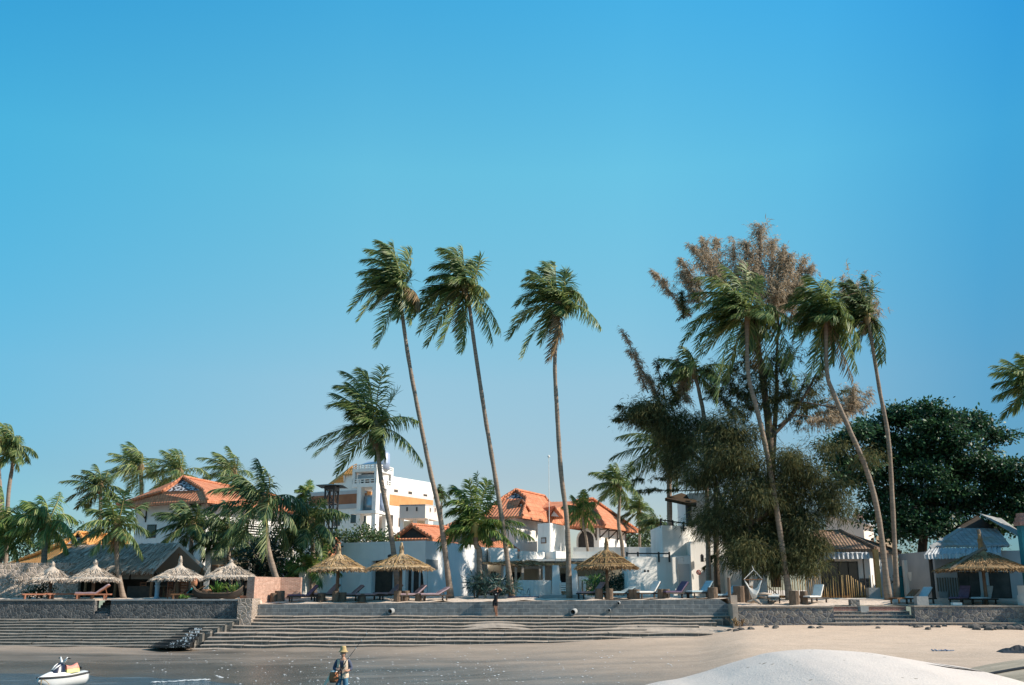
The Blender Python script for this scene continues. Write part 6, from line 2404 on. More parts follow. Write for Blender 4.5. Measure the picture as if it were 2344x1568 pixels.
mb = MB()
for x in (540, 1360):
    q = X(c6(x, 0)[0], 70.8)
    mb.bar((q, 70.8, GZ), (q, 70.8, Z(c6(0, 440)[1], 70.8)), .14)
mb.build('post', M['white_b'], r)

for lab, x0, x1, x2, x3, y0, y1, Y in (('broad tapered white pillar with notched edge beside the pool fence', 1545, 1640, 1520, 1692, 455, 1070, 69.5), ('narrow tapered white pillar with notched edge behind the straight tall trunk', 1930, 2010, 1925, 2050, 430, 1060, 69.0)):
    r = thing('tapered_pillar', lab, 'pillar', (X(c6(x2, 0)[0], Y), Y, GZ))
    mb = MB()
    zt_, zb_ = Z(c6(0, y0)[1], Y), Z(c6(0, y1)[1], Y) - .2
    xa, xb, xc, xd = [X(c6(x, 0)[0], Y, 1320) for x in (x0, x1, x2, x3)]
    vs = [(xc, Y, zb_), (xd, Y, zb_), (xd, Y + .6, zb_), (xc, Y + .6, zb_), (xa, Y, zt_), (xb, Y, zt_), (xb, Y + .6, zt_), (xa, Y + .6, zt_)]
    mb.add(vs, [(0, 1, 5, 4), (1, 2, 6, 5), (2, 3, 7, 6), (3, 0, 4, 7), (4, 5, 6, 7)])
    mb.build('shaft', M['white_b'], r)
    mb = MB()
    for k_ in range(13):
        u = (k_ + .5) / 13
        z = zb_ + (zt_ - zb_) * u
        xe = xd + (xb - xd) * u
        mb.box(xe - .02, xe + .12, Y + .1, Y + .5, z - .09, z + .07)
    mb.build('notch_blocks', M['white'], r)

# pool, fence, ladder
mb = MB()
n = 26
x0, x1 = X(c6(800, 0)[0], 68.6), X(c6(1528, 0)[0], 68.6)
fnc = thing('pool_fence', 'white board fence behind the pool ladder striped by trunk shadows', 'fence', ((x0 + x1) / 2, 68.6, GZ))
for k_ in range(n):
    a_, b_ = x0 + (x1 - x0) * k_ / n, x0 + (x1 - x0) * (k_ + 1) / n - .015
    yk = 68.0 + 1.7 * k_ / n + .01 * (k_ % 2)
    mb.obox(((a_ + b_) / 2, yk, (GZ + Z(c6(0, 765)[1], 68.6)) / 2), (b_ - a_ + .01, .06, Z(c6(0, 765)[1], 68.6) - GZ), math.atan2(1.7, x1 - x0))
    continue
    mb.box(a_, b_, 68.6, 68.66, GZ, Z(c6(0, 765)[1], 68.6) + .03 * math.sin(k_ * 1.7))
mb.build('boards', M['white'], fnc)
mb = MB()
mb.bar((x0, 68.06, GZ + .5), (x1, 69.76, GZ + .5), .05, .1)
mb.build('rail', M['white'], fnc)
mb = MB()
mb.box(X(c6(0, 0)[0], 64.2), X(c6(640, 0)[0], 64.2), 64.2, 64.6, 2.8, Z(c6(0, 985)[1], 64.2))
tag(mb.build('planter_wall', M['white_b']), 'low pale blue white planter wall behind the standing person', 'wall')
mb = MB()
mb.box(X(c6(0, 0)[0], 62.4), X(c6(600, 0)[0], 62.4), 62.3, 63.9, 2.8, Z(c6(0, 1085)[1], 62.4))
tag(mb.build('pool_edge', M['concrete']), 'low grey kerb along the planted bed of agaves', 'kerb')
mb = MB()
mb.box(X(c6(600, 0)[0], 62.6) + .01, X(c6(1255, 0)[0], 62.6), 62.5, 66.8, 2.8, Z(c6(0, 1105)[1], 62.6))
tag(mb.build('pool', M['poolblue']), 'strip of navy blue tiled pool edge before the white fence', 'pool')
mb = MB()
mb.box(X(c6(1258, 0)[0], 62.4), X(c6(2175, 0)[0], 62.4), 62.3, 63.2, 2.8, Z(c6(0, 1072)[1], 62.4))
tag(mb.build('pool_edge', M['concrete']), 'long low grey teal kerb between pool and the mauve loungers', 'kerb')
lad = thing('pool_ladder', 'steel pool ladder with two bent handrails', 'ladder', (X(c6(970, 0)[0], 66), 66, 2.9))
for xa, xb in ((875, 940), (1005, 1068)):
    mb = MB()
    p = [P(*c6(xa, 1045), 66.4), P(*c6(xa + 25, 965), 66.4), P(*c6(xa + 50, 935), 66.2), P(*c6(xb - 5, 950), 66.0), P(*c6(xb, 1090), 65.8)]
    mb.tube(spline(p, 14), .03, 6)
    mb.build('handrail', M['steel'], lad, smooth=True, uv=False)
mb = MB()
for z in (2.95, 3.1):
    mb.bar(P(*c6(885, 1045), 66.3).xy.to_3d() + Vector((0, 0, z)), P(*c6(1060, 1045), 66.3).xy.to_3d() + Vector((0, 0, z)), .05)
mb.build('tread', M['steel'], lad)
# white slatted bench and door frame in the yard
r = thing('slat_bench', 'white slatted bench stack between the tapered pillars', 'bench', (X(c6(1765, 0)[0], 68), 68, GZ))
mb = MB()
for i, y in enumerate((825, 860, 895, 935, 975)):
    z = Z(c6(0, y)[1], 68)
    mb.box(X(c6(1690 + 8 * i, 0)[0], 68), X(c6(1845, 0)[0], 68), 67.8, 68.5, z - .05, z + .03)
mb.build('slats', M['white'], r)
mb = MB()
for x in (1700, 1838):
    q = X(c6(x, 0)[0], 68)
    mb.box(q - .05, q + .05, 68.0, 68.3, GZ, Z(c6(0, 780)[1], 68))
mb.build('leg', M['white'], r)
r = thing('door_frame', 'white open door frame right of the narrow tapered pillar', 'frame', (X(c6(2165, 0)[0], 70), 70, GZ))
mb = MB()
za = Z(c6(0, 690)[1], 70)
for a_, b_ in ((2090, 2145), (2178, 2240)):
    mb.box(X(c6(a_, 0)[0], 70), X(c6(b_, 0)[0], 70), 70, 70.25, GZ, za - .25)
mb.build('jamb', M['white'], r)
mb = MB()
mb.box(X(c6(2085, 0)[0], 70), X(c6(2290, 0)[0], 70), 69.97, 70.28, za - .247, za)
mb.build('head', M['white'], r)

# ---------------------------------------------------------------- white terrace house right of the brown parasol
terr = thing('terrace_house', 'white stucco building with a roof terrace and tower, half behind the casuarina', 'house', (X(1560, 67), 68, GZ))
w1a, w1b = gp(1437, 65.6, 1310), gp(1549, 66.9, 1310)
mb = MB()
mb.prism([w1a, w1b, (w1b[0], 69), (w1a[0], 69)], GZ - .3, Z(1274.5, 66.2))
mb.build('front_wall', M['white'], terr)
fr, L = frame_of(w1a, w1b)
k5c = crop(2000, 1900, 3.7333)
mb = MB()
for x in (1072, 1115):
    ua, ub = u_at(fr, k5c(x, 0)[0], 1303)[0], u_at(fr, k5c(x + 24, 0)[0], 1303)[0]
    panel(mb, fr, ua, ub, Z(k5c(0, 492)[1], 66.2), Z(k5c(0, 466)[1], 66.2), .012)
mb.build('vent', M['black'], terr)
mb = MB()
a_, b_ = gp(1517, 68.3, 1260), gp(1592, 69.5, 1260)
mb.prism([a_, b_, (b_[0], 74), (a_[0], 74)], GZ - .3, Z(1203, 68.6))
mb.build('upper_wall', M['white'], terr)
mb = MB()
a_, b_ = gp(1583, 69.8, 1260), gp(1668, 69.3, 1260)
mb.prism([a_, b_, (b_[0], 75), (a_[0], 75)], GZ - .3, Z(1128, 69.5))
mb.build('tower', M['white_b'], terr)
mb = MB()
a_, b_ = gp(1583, 67.6, 1310), gp(1664, 68.6, 1310)
mb.prism([a_, b_, (b_[0], 69.3), (a_[0], 69.5)], GZ - .3, Z(1240, 68))
mb.build('lower_wall', M['white'], terr)
mb = MB()
a_, b_ = gp(1664, 67.5, 1310), gp(1755, 68.6, 1310)
mb.prism([(a_[0] + .01, a_[1]), b_, (b_[0], 71), (a_[0] + .01, 71)], GZ - .3, Z(1268, 67.8))
mb.build('side_wall', M['white'], terr)
fr, L = frame_of(gp(1549, 67.4, 1310), gp(1584, 67.2, 1310))
mb = MB()
a_, b_ = gp(1549, 67.4, 1310), gp(1583, 67.2, 1310)
mb.prism([(a_[0] + .01, a_[1]), (b_[0] - .01, b_[1]), (b_[0] - .01, 68.3), (a_[0] + .01, 68.5)], GZ - .3, Z(1272, 67.3))
mb.build('recess_wall', M['white_b'], terr)
win_px(terr, fr, k5c(1535, 0)[0], k5c(1686, 0)[0], k5c(0, 385)[1], 1362, mat='greywash', fmat='white_b', name='door')
for (xa, xb, y, Y) in ((1437, 1535, 1266, 66.4), (1518, 1578, 1190, 69.0)):
    mb = MB()
    za = Z(y + (1 if xa < 1500 else 0), Y)
    dzz = 0 if xa < 1500 else -.25
    mb.bar((X(xa, Y), Y, za), (X(xb, Y), Y, za + dzz), .08)
    if xa > 1500:
        mb.bar((X(xa, Y), Y, za - .35), (X(xb, Y), Y, za - .35 + dzz), .07)
    for u in (0, .26, .75, 1) if xa < 1500 else (0, .46, .88):
        q = X(xa + (xb - xa) * u, Y)
        mb.bar((q, Y, za - .55 + dzz * u), (q, Y, za + .10 + dzz * u), .11)
    mb.build('terrace_rail', M['black'], terr)
mb = MB()
q = [P(1522, 1140, 69.2), P(1594, 1155, 67.8), P(1594, 1140, 70.4), P(1560, 1128, 71)]
slab_poly(mb, q, .2)
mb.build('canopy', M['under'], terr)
mb = MB()
x_ = X(1577, 68.6, 1170)
mb.tube([(x_, 68.7, Z(1204, 68.6)), (x_, 68.7, Z(1146, 68.6))], .22, 8)
mb.build('canopy_post', M['black'], terr)
mb = MB()
q = k5c(1495, 300)
Yq = 65.6
for a_, b_ in (((1497, 300), (1500, 480)), ((1500, 480), (1508, 540)), ((1508, 540), (1525, 690)), ((1497, 300), (1590, 298)), ((1590, 298), (1592, 350))):
    mb.bar(P(*k5c(*a_), Yq), P(*k5c(*b_), Yq), .06)
o = mb.build('pipe_frame', M['steel'])
tag(o, 'bent grey pipe frame mounted before the grey door', 'pipe')
mb = MB()
cc = P(1599, 1310, 67.6)
n = 20
for r0, r1, mi in ((.12, .165, 0), (0.001, .12, 1)):
    for k_ in range(n):
        a1, a2 = 2 * math.pi * k_ / n, 2 * math.pi * (k_ + 1) / n
        p = lambda r_, a: cc + Vector((r_ * math.cos(a), -.02, r_ * math.sin(a)))
        mb.poly([p(r1, a1), p(r1, a2), p(r0, a2), p(r0, a1)][::-1], mi)
mb.bar(cc + Vector((-.10, -.035, .10)), cc + Vector((.10, -.035, -.10)), .035, mi=0)
tag(mb.build('round_sign', [M['red'], M['pink']]), 'small round red sign with a diagonal bar on the white wall', 'sign')
mb = MB()
cc = P(1607, 1279, 67.5)
mb.box(cc.x - .09, cc.x + .09, 67.35, 67.6, cc.z - .2, cc.z + .2)
mb.lathe([(.01, .32), (.13, .2), (.1, .18)], (cc.x, 67.47, cc.z), 8)
tag(mb.build('wall_lamp', M['black']), 'small black lantern on the white wall above the round red sign', 'lamp')

# ---------------------------------------------------------------- brown tiled bungalow
k7 = crop(2840, 1760, 3.7325)
bung = thing('bungalow', 'low bungalow with a mossy brown tiled roof and a corrugated awning over dark glass doors', 'bungalow', (X(1930, 70), 71, GZ))
FL, FR, BR = gp(1815, 67.8, 1258), gp(2004, 66.6, 1256), gp(2062, 74, 1258)
BL = tuple(Vector(FL) + Vector(BR) - Vector(FR))
ze = Z(1256.5, 67)
A_, B_ = P(1868, 1218, 70.2), P(1922, 1215, 70.8)
gablet_roof(bung, FL, FR, BR, BL, ze, A_, B_, A_, B_ + Vector((.3, 1.4, 0)), M['tile_b'], gable=None)
ft = inset([FL, FR, BR, BL], .55)
mb = MB()
mb.prism(ft, GZ - .3, ze - .12)
mb.build('wall', M['white_b'], bung)
fr, L = frame_of(ft[0], ft[1])
mb = MB()
ua, ub = u_at(fr, k7(195, 0)[0], 1270)[0], u_at(fr, k7(908, 0)[0], 1270)[0]
P0 = lambda u, off, z: Vector((fr[0][0] + fr[1][0] * u + fr[2][0] * off, fr[0][1] + fr[1][1] * u + fr[2][1] * off, z))
z1_, z0_ = Z(k7(0, 760)[1], 66.6), Z(k7(0, 838)[1], 66.2)
nn_ = 60
for k_ in range(nn_):
    a_, b_ = ua + (ub - ua) * k_ / nn_, ua + (ub - ua) * (k_ + 1) / nn_
    w = [.045 * math.sin(2 * math.pi * q / .29) for q in (a_, b_)]
    mb.poly([P0(a_, .95 + w[0], z0_), P0(b_, .95 + w[1], z0_), P0(b_, .72 + w[1], z1_), P0(a_, .72 + w[0], z1_)])
    mb.poly([P0(a_, .72 + w[0], z1_), P0(b_, .72 + w[1], z1_), P0(b_, .25, z1_ + .15), P0(a_, .25, z1_ + .15)])
mb.build('awning', M['corr'], bung)
for x0, x1 in ((300, 400), (400, 520), (525, 655), (660, 780)):
    win_px(bung, fr, k7(x0 + 6, 0)[0], k7(x1 - 6, 0)[0], k7(0, 890)[1], k7(0, 1350)[1], mat='glass', fmat='black', name='sliding_door')
mb = MB()
ua, ub = u_at(fr, k7(380, 0)[0], 1300)[0], u_at(fr, k7(470, 0)[0], 1300)[0]
panel(mb, fr, ua, ub, Z(k7(0, 878)[1], 67.2), Z(k7(0, 842)[1], 67.2), .03)
mb.build('name_board', M['interior'], bung)
mb = MB()
ua, ub = u_at(fr, k7(795, 0)[0], 1330)[0], L - .05
panel(mb, fr, ua, ub, GZ - .2, Z(k7(0, 1098)[1], 67), .04)
mb.build('stone_plinth', M['rubble'], bung)
mb = MB()
a_ = P0(u_at(fr, k7(840, 0)[0], 1300)[0], .5, 0)
mb.tube([(a_.x, a_.y, GZ - .2), (a_.x, a_.y, ze - .1)], .05, 6)
mb.build('post', M['black'], bung)
mb = MB()
a_, b_ = P(*k7(976, 712), 66.3), P(*k7(1030, 1240), 66.3)
xa, xb = P(*k7(1000, 900), 66.3).x, P(*k7(1052, 900), 66.3).x
mb.prism([(xa, 66.3), (xb, 66.2), (xb, 66.6), (xa, 66.6)], GZ - .2, a_.z)
mb.build('corner_post', M['bamboo'], bung)
frs, Ls = frame_of(ft[1], ft[2])
window(bung, frs, 1.6, 2.6, GZ + .9, GZ + 2.1)
window(bung, frs, 4.2, 5.0, GZ + .1, GZ + 2.0, mat='teal', name='door')
# yard bits between bungalow and sea almond
mb = MB()
x_ = X(2078, 69.5)
mb.box(X(2075, 69.5), X(2083, 69.5), 69.5, 69.9, GZ, Z(1282, 69.5))
tag(mb.build('gate_post', M['white']), 'white gate post in sun between slim palm and sea almond', 'post')
mb = MB()
mb.box(X(2118, 70), X(2126, 70), 70.0, 70.4, GZ, Z(1306, 70))
tag(mb.build('gate_post', M['white_b']), 'white gate post in shade right of the sea almond trunk', 'post')
mb = MB()
mb.box(X(2060, 70.5), X(2068, 70.5), 70.4, 70.5, GZ, Z(1296, 70))
tag(mb.build('gate', M['teal']), 'narrow teal green gate beside the slim palm trunk', 'gate')
mb = MB()
cc = P(2092, 1320, 69.2)
mb.lathe([(.01, -.3), (.28, -.28), (.38, .1), (.40, .3), (.36, .3), (.3, 0), (.01, -.1)], cc, 12)
mb.bar(cc + Vector((0, 0, -.3)), cc + Vector((0, 0, -1.2)), .12)
tag(mb.build('wash_basin', M['white']), 'white round basin on a stand beside the sunlit gate post', 'basin')

# bamboo fence
for lab, x0, x1, gap in (('tall thin bamboo stake fence before the dark glass doors', 1757, 2003, True),):
    r = thing('bamboo_fence', lab, 'fence', (X((x0 + x1) / 2, 64.4), 64.4, 2.85))
    mb = MB()
    rr = random.Random(4)
    xx = X(x0, 64.4)
    i = 0
    while xx < X(x1, 64.4):
        px = 1172 + xx * 2348 / 64.4
        ty = 1322 + 5 * math.sin(px * .05) + rr.uniform(-4, 4)
        if 1890 < px < 1990:
            ty = 1322 - 6 * math.sin((px - 1890) / 100 * math.pi) + 26 * max(0, (px - 1945) / 45) + 24 * max(0, (1905 - px) / 15)
        y_ = 64.4 + rr.uniform(-.05, .05)
        mb.tube([(xx, y_, 2.6), (xx + rr.uniform(-.04, .04), y_, Z(ty, 64.4))], rr.uniform(.018, .030), 6)
        xx += rr.uniform(.11, .19)
    mb.build('stakes', M['bamboo'], r, smooth=True, uv=False)
    mb = MB()
    mb.box(X(x0, 64.5), X(x1, 64.5), 64.46, 64.5, 2.8, 3.05)
    mb.build('bottom_rail', M['wood'], r)
mb = MB()
mb.box(X(1700, 64.2), X(2110, 64.2), 63.7, 64.1, 2.6, 2.90)
tag(mb.build('kerb', M['white']), 'long low white kerb along the foot of the bamboo fence', 'kerb')
mb = MB()
mb.obox((X(1997, 64.3), 64.2, 3.15), (.72, .5, .75), .05)
tag(mb.build('concrete_block', M['concrete']), 'square concrete block by the yellow corner post', 'block')

# pink house behind
r = thing('pink_house', 'pale pink sunlit gable wall behind the brown tiled bungalow', 'house', (X(1940, 86), 88, GZ))
l_, c_, r_ = gp(1890, 86.5, 1200), gp(1976, 84.5, 1200), gp(1998, 92, 1200)
mb = MB()
zt0, zt1 = Z(k7(0, 262)[1], 86), Z(k7(0, 345)[1], 84.6)
zc0 = Z(k7(0, 235)[1], 86)
mb.add([V3(l_, GZ), V3(c_, GZ), V3(c_, zt1), V3(l_, zc0)], [(0, 1, 2, 3)])
mb.add([V3(c_, GZ), V3(r_, GZ), V3(r_, zt1), V3(c_, zt1)], [(0, 1, 2, 3)])
mb.build('wall', M['pink'], r)
mb = MB()
f_ = Vector((0, -.4, 0))
slab_poly(mb, [V3(l_, zc0 + .05) + f_, V3(c_, zt1 + .05) + f_ + Vector((.4, 0, -.1)), V3(r_, zt1 + .05) + Vector((.4, 0, 0)), V3(Vector(l_) + Vector(r_) - Vector(c_), zc0 + .05)], .25)
mb.build('roof', M['greywash'], r)
mb = MB()
q = gp(1968, 87, 1190)
mb.box(q[0] - .35, q[0] + .35, 87, 87.7, zt1, Z(k7(0, 232)[1], 87))
mb.build('chimney', M['brick'], r)
mb = MB()
mb.prism([gp(2005, 90, 1230), gp(2045, 89, 1230), gp(2045, 94, 1230), gp(2005, 94, 1230)], GZ, Z(1225, 89))
tag(mb.build('cream_building', M['cream']), 'cream wall glimpsed between the two slim trunks under the sea almond', 'building')

# ---------------------------------------------------------------- grey tiled bungalow at the right
k8b = crop(3137, 1780, 3.92)
bg2 = thing('bungalow', 'shaded bungalow with a pale grey pantile roof and a torn ridge sheet', 'bungalow', (X(2240, 67), 68, GZ))
a_, b_, c_, d_ = P(*k8b(640, 622), 64.4), P(*k8b(1760, 605), 63.6), P(*k8b(1590, 380), 67.0), P(*k8b(1060, 372), 67.4)
mb = MB()
slab_poly(mb, [a_, b_, c_, d_], .12)
e_ = P(*k8b(1060, 372), 67.4) + Vector((-1.5, 6, -.6))
slab_poly(mb, [a_ + Vector((3.5, 7, 0)), a_, d_, d_ + Vector((2.2, 4, .2))], .12)
slab_poly(mb, [b_, b_ + Vector((1.2, 7, 0)), c_ + Vector((.6, 4, .2)), c_], .12)
mb.build('roof', M['tile_g'], bg2)
mb = MB()
t_ = P(*k8b(1325, 190), 68.4)
mb.poly([d_ + Vector((0, .3, 0)), c_ + Vector((0, .3, 0)), t_ + Vector((0, .3, 0))])
mb.poly([d_ + Vector((-.2, .2, 0)), t_, t_ + Vector((2, 4, 0)), d_ + Vector((2, 4, .2))])
mb.build('gable', M['dark'], bg2)
mb = MB()
slab_poly(mb, [P(*k8b(1325, 158), 66.6), P(*k8b(1905, 500), 64.8), P(*k8b(1905, 420), 67), P(*k8b(1640, 235), 69), P(*k8b(1530, 205), 69), P(*k8b(1460, 215), 69)], .05)
slab_poly(mb, [P(*k8b(648, 628), 64.2), P(*k8b(680, 655), 64.0), P(*k8b(1112, 378), 67.1), P(*k8b(1060, 362), 67.3)], .06)
mb.build('ridge_sheet', M['concrete'], bg2)
mb = MB()
nn_ = 60
pa, pb = P(*k8b(568, 745), 62.9), P(*k8b(1640, 715), 62.3)
qa, qb = P(*k8b(640, 650), 64.3), P(*k8b(1640, 640), 63.7)
for k_ in range(nn_):
    u0, u1 = k_ / nn_, (k_ + 1) / nn_
    w = [.05 * math.sin(2 * math.pi * u * 24) for u in (u0, u1)]
    lo0, lo1 = pa + (pb - pa) * u0, pa + (pb - pa) * u1
    hi0, hi1 = qa + (qb - qa) * u0, qa + (qb - qa) * u1
    zz_ = lambda v_, d2: Vector((v_.x, v_.y, v_.z + d2))
    mb.poly([zz_(lo0, w[0]), zz_(lo1, w[1]), zz_(hi1, w[1]), zz_(hi0, w[0])])
    mb.poly([zz_(lo0, -.28 + w[0]) + Vector((0, -.06, 0)), zz_(lo1, -.28 + w[1]) + Vector((0, -.06, 0)), zz_(lo1, w[1]), zz_(lo0, w[0])])
mb.build('awning', M['corr'], bg2)
w0, w1 = gp(k8b(735, 0)[0], 65.0, 1320), gp(k8b(2100, 0)[0], 64.2, 1320)
zw = Z(k8b(0, 690)[1], 64.6)
mb = MB()
mb.prism([w0, w1, (w1[0], 71), (w0[0], 71)], GZ - .3, zw)
mb.build('wall', M['greywash'], bg2)
fr, L = frame_of(w0, w1)
mb = MB()
for x0, x1 in ((1060, 1200), (1340, 1480)):
    pass
for x0, x1 in ((1065, 1190), (1200, 1330), (1500, 1760)):
    win_px(bg2, fr, k8b(x0, 0)[0], k8b(x1, 0)[0], k8b(0, 1000)[1], k8b(0, 1340)[1], mat='interior', fmat='dark', name='door')
mb = MB()
for i in range(9):
    x_ = k8b(755 + 36 * i, 0)[0]
    u = u_at(fr, x_, 1340)[0]
    panel(mb, fr, u, u + .07, GZ, Z(k8b(0, 1065)[1], 65), .06)
mb.build('bamboo_screen', M['bamboo_d'], bg2)
mb = MB()
ua, ub = u_at(fr, k8b(745, 0)[0], 1350)[0], u_at(fr, k8b(862, 0)[0], 1350)[0]
panel(mb, fr, ua, ub, GZ - .1, Z(k8b(0, 1258)[1], 65), .4)
mb.build('pale_step', M['concrete'], bg2)
mb = MB()
ua, ub = u_at(fr, k8b(1398, 0)[0], 1320)[0], u_at(fr, k8b(1445, 0)[0], 1320)[0]
panel(mb, fr, ua, ub, Z(k8b(0, 1170)[1], 64.4), Z(k8b(0, 1092)[1], 64.4), .05)
mb.build('notice', M['bluec'], bg2)
# dark wooden post at its left edge
mb = MB()
x_ = X(k8b(700, 0)[0], 63.4)
mb.tube([(x_, 63.4, 2.7), (x_, 63.4, Z(k8b(0, 790)[1], 63.4))], .12, 8)
mb.build('veranda_post', M['dark'], bg2)

# teal pillar with a tile cap at the right edge
r = thing('gate_pillar', 'teal painted pillar with a red tiled cap at the right edge', 'pillar', (X(2346, 58.6), 58.6, 2.5))
mb = MB()
xa, xb = X(2344, 58.6, 1280), X(2378, 58.6, 1280)
mb.box(xa, xb, 58.5, 59.0, 2.4, Z(k8b(0, 340)[1], 58.6))
mb.build('shaft', M['teal'], r)
mb = MB()
z0_ = Z(k8b(0, 340)[1], 58.6)
for k_ in range(3):
    mb.box(xa - .12 + .1 * k_, xb + .12, 58.35 + .1 * k_, 59.1, z0_ + .24 * k_ + .002, z0_ + .24 * (k_ + 1))
mb.build('tile_cap', M['redbrick'], r)
mb = MB()
mb.box(X(2337, 57.9), X(2380, 57.9), 57.4, 58.45, 1.0, Z(k8b(0, 1310)[1], 57.9))
mb.box(X(2340, 57.9), X(2380, 57.9), 57.6, 58.45, Z(k8b(0, 1310)[1], 57.9), Z(k8b(0, 1175)[1], 57.9))
mb.build('base', M['white_b'], r)
# unseen building beyond the edge, put and raised to throw the deep shade
mb = MB()
mb.box(X(2400, 66, 1000), X(2400, 66, 1000) + 8, 55.2, 57.29, 0.9, 7.4)
mb.box(X(2400, 66, 1000), X(2400, 66, 1000) + 8, 57.3, 66, 0.9, 12.5)
tag(mb.build('side_shade_building', M['teal']), 'unseen teal side building just beyond the right edge, shaped to cast shade', 'building')
# ================================================================ straw parasols


def parasol(label, px, Y, apex_y, rim_y, x0, x1, knob_y, mat, seed, posts=None, group='straw parasols along the terrace', sides=None, lean=0, ribs=True, neck=.16, Zb=None):
    """thatched parasol: knob_y = top of the tied peak, apex_y = where the cone begins"""
    rnd = np.random.default_rng(seed)
    c = P(px, rim_y, Y)
    R1 = (x1 - x0) / 2 * Y / 2348
    zt, za, zr = Z(knob_y, Y), Z(apex_y, Y), Z(rim_y, Y)
    zg = terr_z(c.x, Y) if Zb is None else Zb
    root = thing('straw_parasol', label, 'parasol', (c.x, Y, zg), group)
    mb = MB()
    n = 28
    h = za - zr
    prof = [(.02, zt - zr), (.075, zt - zr - .05), (neck * .62, (zt - za) * .6 + h), (neck * .85, h + .10), (neck * 2.2, h - .08), (R1 * .5, h * .40), (R1 * .93, .10), (R1 * .985, 0.0), (R1 * .95, -.06)]
    mb.lathe(prof, (c.x, Y, zr), n, 0, .015)
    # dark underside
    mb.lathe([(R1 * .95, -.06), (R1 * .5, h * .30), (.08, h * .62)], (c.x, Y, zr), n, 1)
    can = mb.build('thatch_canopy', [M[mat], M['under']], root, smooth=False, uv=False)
    st = []
    m = int(820 * max(.7, R1))
    u = rnd.random(m) ** .6
    a = rnd.uniform(0, 2 * math.pi, m)
    r_ = neck * 2 + (R1 - neck * 2) * u
    z_ = zr + h * (1 - (r_ - neck * 2) / (R1 - neck * 2)) - .06 + rnd.uniform(.0, .07, m)
    base = np.stack([c.x + r_ * np.cos(a), Y + r_ * np.sin(a), z_], 1)
    down = nrm(np.stack([np.cos(a), np.sin(a), np.full(m, -h / R1)], 1))
    st.append(thatch_strands(rnd, base, down, m, .30, .020))
    m = int(240 * R1)
    a = rnd.uniform(0, 2 * math.pi, m)
    rr_ = R1 * rnd.uniform(.94, 1.0, m)
    base = np.stack([c.x + rr_ * np.cos(a), Y + rr_ * np.sin(a), zr + rnd.uniform(-.05, .05, m)], 1)
    down = nrm(np.stack([np.cos(a) * .5, np.sin(a) * .5, np.full(m, -1.0)], 1))
    st.append(thatch_strands(rnd, base, down, m, .17, .028))
    m = 150
    a = rnd.uniform(0, 2 * math.pi, m)
    base = np.stack([c.x + neck * .7 * np.cos(a), Y + neck * .7 * np.sin(a), za + (zt - za) * rnd.random(m) * .75], 1)
    st.append(thatch_strands(rnd, base, np.stack([np.cos(a) * .25, np.sin(a) * .25, np.full(m, -1.0)], 1) * np.array([[.35, .35, 1]]), m, .16, .018))
    build_store('straw', st, M[mat], can)
    if ribs:
        mb = MB()
        for k in range(10):
            a = 2 * math.pi * (k + .3) / 10
            p0 = Vector((c.x + neck * 2 * math.cos(a), Y + neck * 2 * math.sin(a), zr + h + .04))
            p1 = Vector((c.x + R1 * .97 * math.cos(a), Y + R1 * .97 * math.sin(a), zr + .10))
            mb.tube([p0, p1], .018, 4)
        for q in (.5, .9):
            rr_ = neck * 2 + (R1 - neck * 2) * q
            pts = [(c.x + rr_ * math.cos(2 * math.pi * k / 20), Y + rr_ * math.sin(2 * math.pi * k / 20), zr + h * (1 - q) + .07) for k in range(21)]
            mb.tube(pts, .016, 4, cap=False)
        mb.build('cane_rib', M['bamboo'], can, uv=False)
    if posts is None:
        mb = MB()
        mb.tube([(c.x + lean, Y, zg - .2), (c.x + lean * .4, Y, (zg + zr) / 2), (c.x, Y, zr + h * .7)], [.11, .10, .09], 9)
        mb.build('post', M['log'], root, smooth=True, uv=False)
    else:
        for dx, dy in posts:
            mb = MB()
            mb.tube([(c.x + dx, Y + dy, zg - .2), (c.x + dx, Y + dy, zr + .1)], .085, 8)
            mb.build('post', M['dark'], root, smooth=True, uv=False)
    return root


parasol('golden straw parasol on a thick post before the curved bar wall', 774, 61.2, 1272, 1303, 711, 836, 1244, 'straw', 1)
parasol('golden straw parasol with tall tied peak standing beside the mid height palm trunk', 918, 60.8, 1271, 1300, 846, 988, 1241, 'straw', 2)
parasol('brown weathered straw parasol with a knobbed top before the white terrace house', 1389, 61.0, 1262, 1298, 1321, 1458, 1230, 'straw_d', 3)
parasol('grey straw parasol half in shadow against the rubble garden wall', 117, 61.0, 1302, 1328, 72, 164, 1285, 'straw_g', 4, ribs=False)
parasol('grey straw parasol in full sun over the raised orange lounger', 215, 60.8, 1300, 1326, 161, 264, 1281, 'straw_g', 5, ribs=False)
parasol('pale straw parasol peak rising just behind the rubble garden wall', 36, 65.6, 1306, 1328, -12, 84, 1285, 'straw_g', 6, ribs=False)
parasol('bluish shaded straw parasol in front of the thatched hut gable', 410, 60.6, 1298, 1324, 352, 466, 1272, 'straw_g', 7, ribs=False)
parasol('pale straw gazebo on several dark posts above the planted wooden boat', 527, 61.5, 1293, 1322, 474, 594, 1280, 'straw_g', 8, ribs=False,
        posts=[(-1.0, -.5), (.1, -.9), (1.05, -.4), (1.35, .6), (-.9, .9)])
parasol('wide dark straw parasol in deep shade before the grey tiled bungalow', 2250, 59.8, 1262, 1303, 2172, 2372, 1222, 'straw_d', 9, ribs=False)
